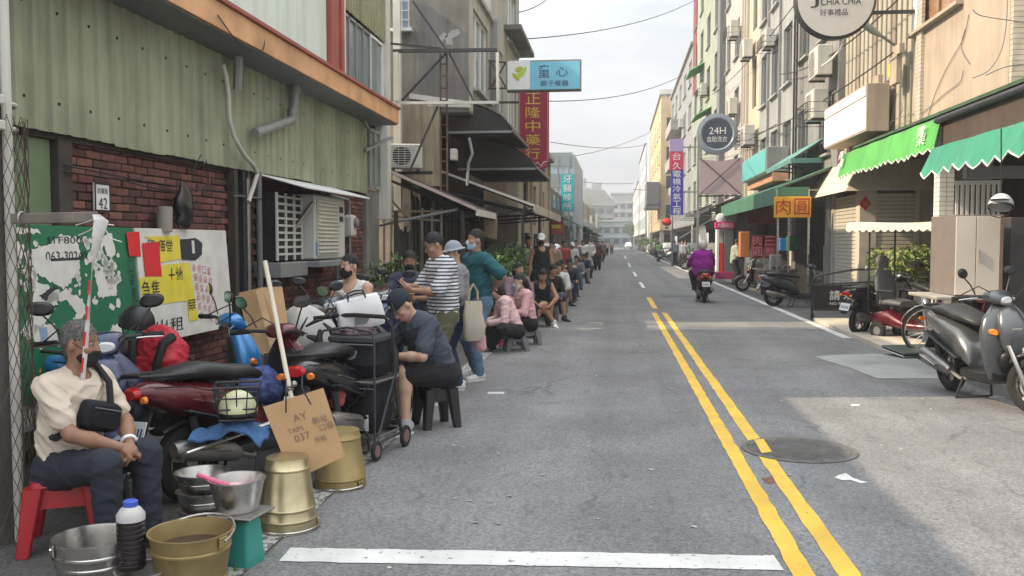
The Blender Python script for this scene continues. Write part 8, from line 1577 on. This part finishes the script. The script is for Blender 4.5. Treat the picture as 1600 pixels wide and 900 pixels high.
# man in the white vest
tC, JC = person('man in white vest and black mask sitting on the slate scooter', (-2.62, 8.75, 0), fwd(-.25, -.97), sit(.60, .16, .25, look=(-.35, -.1), hand=((.12, .33, .75), (-.12, .33, .75)), foot=((.2, .25, .30), (-.2, .25, .30))), WHF, BLKF, (SHB,), 1, 'short', None, (MBLK, .04), None, .011, True, 'relaxed', sleeve=0, loose=.01, seed=7)
tD, JD = person('man in dark slate shirt and black mask holding a phone among the shrubs', (-2.45, 10.45, 0), fwd(.15, -1), sit(.62, .15, .25, look=(.1, -.25), hand=((.06, .33, 1.0), (-.1, .3, .95)), foot=((.2, .25, .30), (-.2, .25, .30)), elbow=((.9, -.2, -.6), (-.9, -.2, -.6))), DKBLUE, BLKF, (SHB,), 2, 'short', None, (MBLK, .045), None, .012, True, 'hold', sleeve=.5, seed=9, fat=.02)
phone('phone held by the man in the dark slate shirt', toW(tD, JD['wr'][1]+np.array([-.03, .08, .06])), fwd(.15, -1), .9)
# striped jersey
rzE = fwd(-.85, -.52)
tE, JE = person('tall man in navy striped T-shirt and olive shorts reading his phone', (-1.71, 8.75, 0), rzE, stand(spine=(0, .05, 1), look=(0, -.45), hand=((.05, .36, 1.16), (-.08, .34, 1.12)), elbow=((.8, -.4, -.8), (-.8, -.4, -.8)), hdir=((-.3, .85, .35), (.3, .85, .3)), palm={1: (-.8, 0, .5), -1: (.8, 0, .5)}, foot=((.12, -.08, .085), (-.1, .08, .085))), STRIPE, OLIVE, (SHG, SOLE), 0, 'short', None, None, None, .0095, True, 'hold', sleeve=.46, leg=.44, loose=.028, fat=.015, seed=11, glasses=True, s=1.01)
phone('phone held by the man in the striped T-shirt', toW(tE, (JE['wr'][1]+JE['wr'][-1])/2+np.array([0, .09, .03])), rzE, .8)
# bucket hat person with bags
rzF = fwd(-.9, -.2)
tF, JF = person('person in grey bucket hat and navy jeans behind the striped T-shirt', (-1.70, 9.55, 0), rzF, stand(look=(.2, -.2), hand=((.22, .12, .80), (-.2, .2, .95))), GREYF, NJEAN, (SHW, SOLE), 1, 'short', None, (MBLU, .04), ('bucket', fab('grey hat', (.25, .28, .31))), .012, True, 'hold', sleeve=.9, seed=13, s=.95)
w = toW(tF, JF['wr'][1]); t = thing('cloth_bag', 'long beige cloth bag carried between the striped and teal shirts', 'bag', (-1.50, 9.30, .56), .5); g = MB(); g.loft([((0, 0, 0), EX, EY, .09, .035, 4), ((0, 0, .05), EX, EY, .115, .06, 4), ((.012, -.006, .16), EX, EY, .12, .062, 3.4), ((-.006, .004, .28), EX, EY, .105, .045, 3.2), ((.004, 0, .38), EX, EY, .098, .022, 3), ((0, 0, .42), EX, EY, .092, .012, 3)], 28); obj('body', g, fab('beige canvas', (.44, .39, .31)), t, smooth=60)
for y_ in (-.012, .012): g = MB(); g.tube([(-.05, y_, .41), (-.045, y_*1.5, .52), (0, y_, .60), (.045, y_*1.5, .52), (.05, y_, .41)], .008, 6); obj('handle', g, BEIGEF, t)
bag('plastic_bag', 'small pink translucent carrier bag below the beige cloth bag', 'bag', (-1.45, 9.40, .44), (.13, .10, .19), mat('pink film', (.55, .30, .32), .3, var=.2, scale=14), .2, lump=.2, seed=22)
# teal shirt, hand on hip
rzG = fwd(-.75, -.6)
tG, JG = person('man in deep teal T-shirt and jeans with a hand on his hip', (-1.60, 10.30, 0), rzG, stand(look=(-.15, -.02), hand=((.2, -.16, 1.02), (-.17, -.1, 1.04)), elbow=((.9, -.35, -.35), (-.9, -.35, -.35)), hdir=((-.8, .4, -.3), (.8, .4, -.3)), palm={1: (-.8, 0, .1), -1: (.8, 0, .1)}, foot=((.12, -.05, .085), (-.11, .06, .085))), TEALF, JEAN, (SHW, SOLE), 0, 'short', None, (MBLU, .04), None, .0105, True, 'relaxed', sleeve=.46, seed=15, fat=.02, loose=.024, s=1.03)
# squatting woman in pink
tH, JH = person('woman in pale pink top and black trousers hunched on a low stool', (-1.50, 13.1, 0), fwd(-.9, -.3), sit(.22, .1, .34, spine=(0, .45, 1), look=(0, -.6), hand=((.1, .42, .42), (-.1, .4, .42))), PINKF, BLKF, (SHB,), 1, 'bob', None, None, None, .012, True, 'relaxed', sleeve=.95, seed=17, loose=.02)
tI, JI = person('second woman in pink top seated directly behind the hunched one', (-1.38, 13.9, 0), fwd(-.85, -.4), sit(.25, .1, .32, spine=(0, .2, 1), look=(0, -.3), hand=((.1, .36, .5), (-.1, .35, .5))), fab('warm pink top', (.64, .37, .39)), BLKF, (fab('magenta shoe', (.35, .04, .14)),), 1, 'long', None, (MWHT, .04), None, .014, True, 'relaxed', sleeve=.9, seed=19)
bag('shoulder_bag', 'grey and white cloth bag on the ground behind the hunched woman', 'bag', (G(822, 528).x, G(822, 528).y, .02), (.36, .25, .3), fab('grey white print', (.42, .42, .40), var=.4, scale=14), .4, lump=.2, seed=25)
stool('plastic_stool', 'low grey stool under the hunched woman in pink', (-1.48, 13.12, 0), .3, GREYP, .22, .26)
stool('plastic_stool', 'low grey stool under the second woman in pink', (-1.36, 13.92, 0), .3, GREYP, .25, .26)
tJ, JJ = person('person in mauve T-shirt seated facing the road beyond the pink tops', (-1.72, 15.3, 0), fwd(.5, -.85), sit(.38, .13, .4, look=(.2, -.2)), LAV, BLKF, (SHB,), 0, 'bob', None, None, None, .014, True, 'relaxed', sleeve=.5, seed=21)
tK, JK = person('bare legged person in dark vest sitting with elbows on knees', (-1.45, 17.05, 0), fwd(.25, -.97), sit(.27, .2, .36, spine=(0, .4, 1), look=(0, -.5), hand=((.12, .42, .42), (-.12, .42, .42)), elbow=((.8, .1, -.5), (-.8, .1, -.5))), BLKF, BLKF, (SHW,), 0, 'short', None, None, None, .014, True, 'relaxed', sleeve=0, leg=.3, seed=23)
for k, (x, y, st) in enumerate(((-1.72, 15.3, .38), (-1.45, 17.05, .27))): stool('plastic_stool', ('dark stool under the person in mauve', 'dark stool under the bare legged person')[k], (x, y-.0, 0), .2, BLACK, st, .27)
tL, JL = person('man in black sleeveless top and white cap standing taller than the seated row', (-1.62, 19.2, 0), fwd(.3, -.95), stand(look=(-.2, -.1)), BLKF, BLKF, (SHB,), 0, 'short', None, (MBLK, .04), ('cap', WHF), .015, True, 'relaxed', sleeve=0, seed=25, s=1.05, under=None)
tM, JM = person('man with dark hair and a towel round his neck behind the white cap', (-1.98, 20.0, 0), fwd(.4, -.9), stand(look=(0, 0)), fab('ash vest', (.35, .33, .32)), BLKF, (SHB,), 2, 'short', None, None, None, .016, True, 'relaxed', sleeve=.4, seed=27, s=1.02)
# the rest of the queue, seated then standing, each a person of their own
crowd = [(-1.38, 18.3, 'sit', BLKF, DKBLUE, 'person crouched in black with a grey rucksack by the kerb', None), (-1.3, 20.4, 'sit', WHF, NJEAN, 'person in white top seated at the kerb holding a dark bag', None), (-1.5, 22.6, 'sit', fab('floral blouse', (.30, .17, .14), var=.5, scale=25), GREYF, 'person in brown floral blouse seated in the queue', None), (-1.25, 24.2, 'sit', DKBLUE, NJEAN, 'person in dark slate top seated with jeans stretched out', None),
 (-1.75, 24.6, 'st', fab('tan blouse', (.36, .25, .2)), BRN, 'person in tan blouse standing behind the kerb sitters', None), (-1.45, 26.6, 'sit', BEIGEF, NJEAN, 'person in beige top seated beyond the jeans wearer', None), (-1.7, 28.6, 'st', REDF, BLKF, 'person in dull red shirt standing in line', None), (-1.35, 30.5, 'sit', GREYF, JEAN, 'person in mid grey shirt and jeans seated in line', None), (-1.62, 32.5, 'st', WHF, BLKF, 'person in white shirt and black trousers standing in line', None), (-1.3, 35, 'sit', NJEAN, GREYF, 'person in navy jacket and grey trousers seated in line', None), (-1.7, 37, 'st', LAV, NJEAN, 'person in mauve shirt further down the queue', None), (-1.35, 40, 'sit', GREYGR, BLKF, 'person in grey green shirt seated further down the queue', None), (-1.65, 43, 'st', WHF, JEAN, 'person in white shirt and jeans further down the queue', None), (-1.4, 46.5, 'st', fab('white print shirt', (.55, .53, .5), var=.4, scale=30), BLKF, 'person in white printed shirt beside the brown coat', None), (-1.08, 50.5, 'st', BRN, BLKF, 'person in long brown coat nearest the road in the far queue', None), (-1.5, 54, 'st', DKBLUE, BLKF, 'person in dark slate shirt beyond the brown coat', None), (-1.2, 58, 'st', PINKF, NJEAN, 'person in pink top beyond the brown coat', None)]
for k, (x, y, kind, a, b, lb, _) in enumerate(crowd):
    q = random.Random(k); hh = .016 if y < 27 else (.02 if y < 40 else .026); rz = fwd(q.uniform(-.3, .7), -.9)
    if kind == 'sit': person(lb, (x, y, 0), rz, sit(.3, .15, .38, spine=(0, .25, 1), look=(q.uniform(-.4, .4), -.4)), a, b, (SHB,), k % 3, ('short', 'bob')[k % 2], None, None, None, hh, True, 'relaxed', sleeve=.5, seed=k, leg=1.0 if k % 2 else .5); stool('plastic_stool', 'low stool under the '+lb.replace('person', 'sitter')[:60].rsplit(' ', 1)[0], (x, y, 0), .2, GREYP, .3, .26)
    else: person(lb, (x, y, 0), rz, stand(look=(q.uniform(-.5, .5), -.2), hand=((.2, .18, .9), (-.16, .2, .95)) if k % 2 else ((.25, .03, .82), (-.25, .03, .82))), a, b, (SHB,), k % 3, ('short', 'bob', 'short', 'long')[k % 4], None, (MWHT, .04) if k % 2 else None, ('cap', WHF) if k == 8 else None, hh, True, 'relaxed', sleeve=(.5, .9)[k % 2], seed=k, s=q.uniform(.93, 1.04), loose=.05 if 'coat' in lb else .02)
bag('rucksack', 'grey rucksack on the back of the person crouched in black', 'rucksack', (-1.36, 18.65, .35), (.34, .2, .42), GREYP, .3, lump=.1, seed=31)
far = [(-1.5, 64, WHF), (-1.2, 70, GREYF), (-1.6, 76, REDF), (-1.3, 84, DKBLUE), (-1.6, 92, WHF), (-1.2, 102, PINKF), (-.7, 118, BEIGEF), (-1.4, 128, GREYF)]
for k, (x, y, m) in enumerate(far): person(('white shirted', 'grey shirted', 'red shirted', 'dark shirted', 'second white shirted', 'pink shirted', 'beige shirted', 'last grey shirted')[k]+' person in the hazy far end of the queue', (x, y, 0), fwd(.3, -1), stand(), m, BLKF, None, k % 3, 'short', None, None, None, .03, False, seed=k)
# riders and pedestrians on the right
tR, JR = person('rider in bright purple jacket and pale helmet seen from behind', (2.28, 24.45, 0), 0.02, dict(pelvis=(0, -.02, .84), spine=(0, .02, 1), hand=((.33, .40, 1.0), (-.33, .40, 1.0)), elbow=((1, -.3, -.4), (-1, -.3, -.4)), foot=((.17, .32, .37), (-.17, .32, .37)), knee=((.5, 1, .5), (-.5, 1, .5))), PURP, BLKF, (SHB,), 0, 'short', HAIRG, None, ('helmet', mat('pale pink helmet', (.52, .46, .45), .3, var=.05)), .014, True, 'fist', 'scooter riders', sleeve=.97, seed=41, fat=.05, loose=.05, s=.98)
tS, JS_ = person('rider in lime shirt on the far green scooter', (3.35, 73.8, 0), .05, dict(pelvis=(0, -.02, .84), spine=(0, .1, 1), hand=((.33, .40, 1.0), (-.33, .40, 1.0)), elbow=((1, -.3, -.4), (-1, -.3, -.4)), foot=((.17, .32, .37), (-.17, .32, .37)), knee=((.5, 1, .5), (-.5, 1, .5))), fab('lime shirt', (.3, .5, .2)), BLKF, None, 0, 'short', None, None, ('helmet', BLACK), .025, False, 'fist', 'scooter riders', sleeve=.97, seed=43)
tT, JT = person('man in grey green shirt and black trousers facing the food stall', (4.32, 34.0, 0), fwd(.95, .2), stand(look=(0, -.3), hand=((.2, .28, 1.0), (-.2, .28, 1.0)), spine=(0, .1, 1)), GREYGR, BLKF, (SHB,), 0, 'short', None, None, None, .016, True, 'relaxed', 'people on the right kerb', sleeve=.6, seed=45, s=1.02, loose=.035)
for k, (x, y, a, b, lb) in enumerate(((4.15, 55, GREYF, BLKF, 'person in mid grey shirt beside the parked cars'), (4.1, 57, fab('steel blue shirt', (.25, .32, .42)), DNAVY, 'person in steel blue shirt beside the parked cars'), (3.9, 62, fab('grey jacket', (.3, .31, .33)), BLKF, 'person in grey jacket at the far parked cars'))): person(lb, (x, y, 0), fwd(-.5, -.6), stand(), a, b, (SHB,), k, 'short', None, None, None, .022, False, 'relaxed', 'people on the right kerb', sleeve=.6, seed=50+k)
# ---------------- haze in the air ----------------
hz = bpy.data.materials.new('haze'); hz.use_nodes = True; n = hz.node_tree.nodes; n.remove(n['Principled BSDF']); pv = n.new('ShaderNodeVolumePrincipled'); pv.inputs['Color'].default_value = (.93, .95, 1, 1); pv.inputs['Density'].default_value = .0014; pv.inputs['Anisotropy'].default_value = .2; hz.node_tree.links.new(pv.outputs[0], n['Material Output'].inputs['Volume'])
g = MB(); g.span((-1600, -400, -1.2), (1600, 2700, 40)); o = obj('haze', g, hz, smooth=0); o['kind'] = 'stuff'
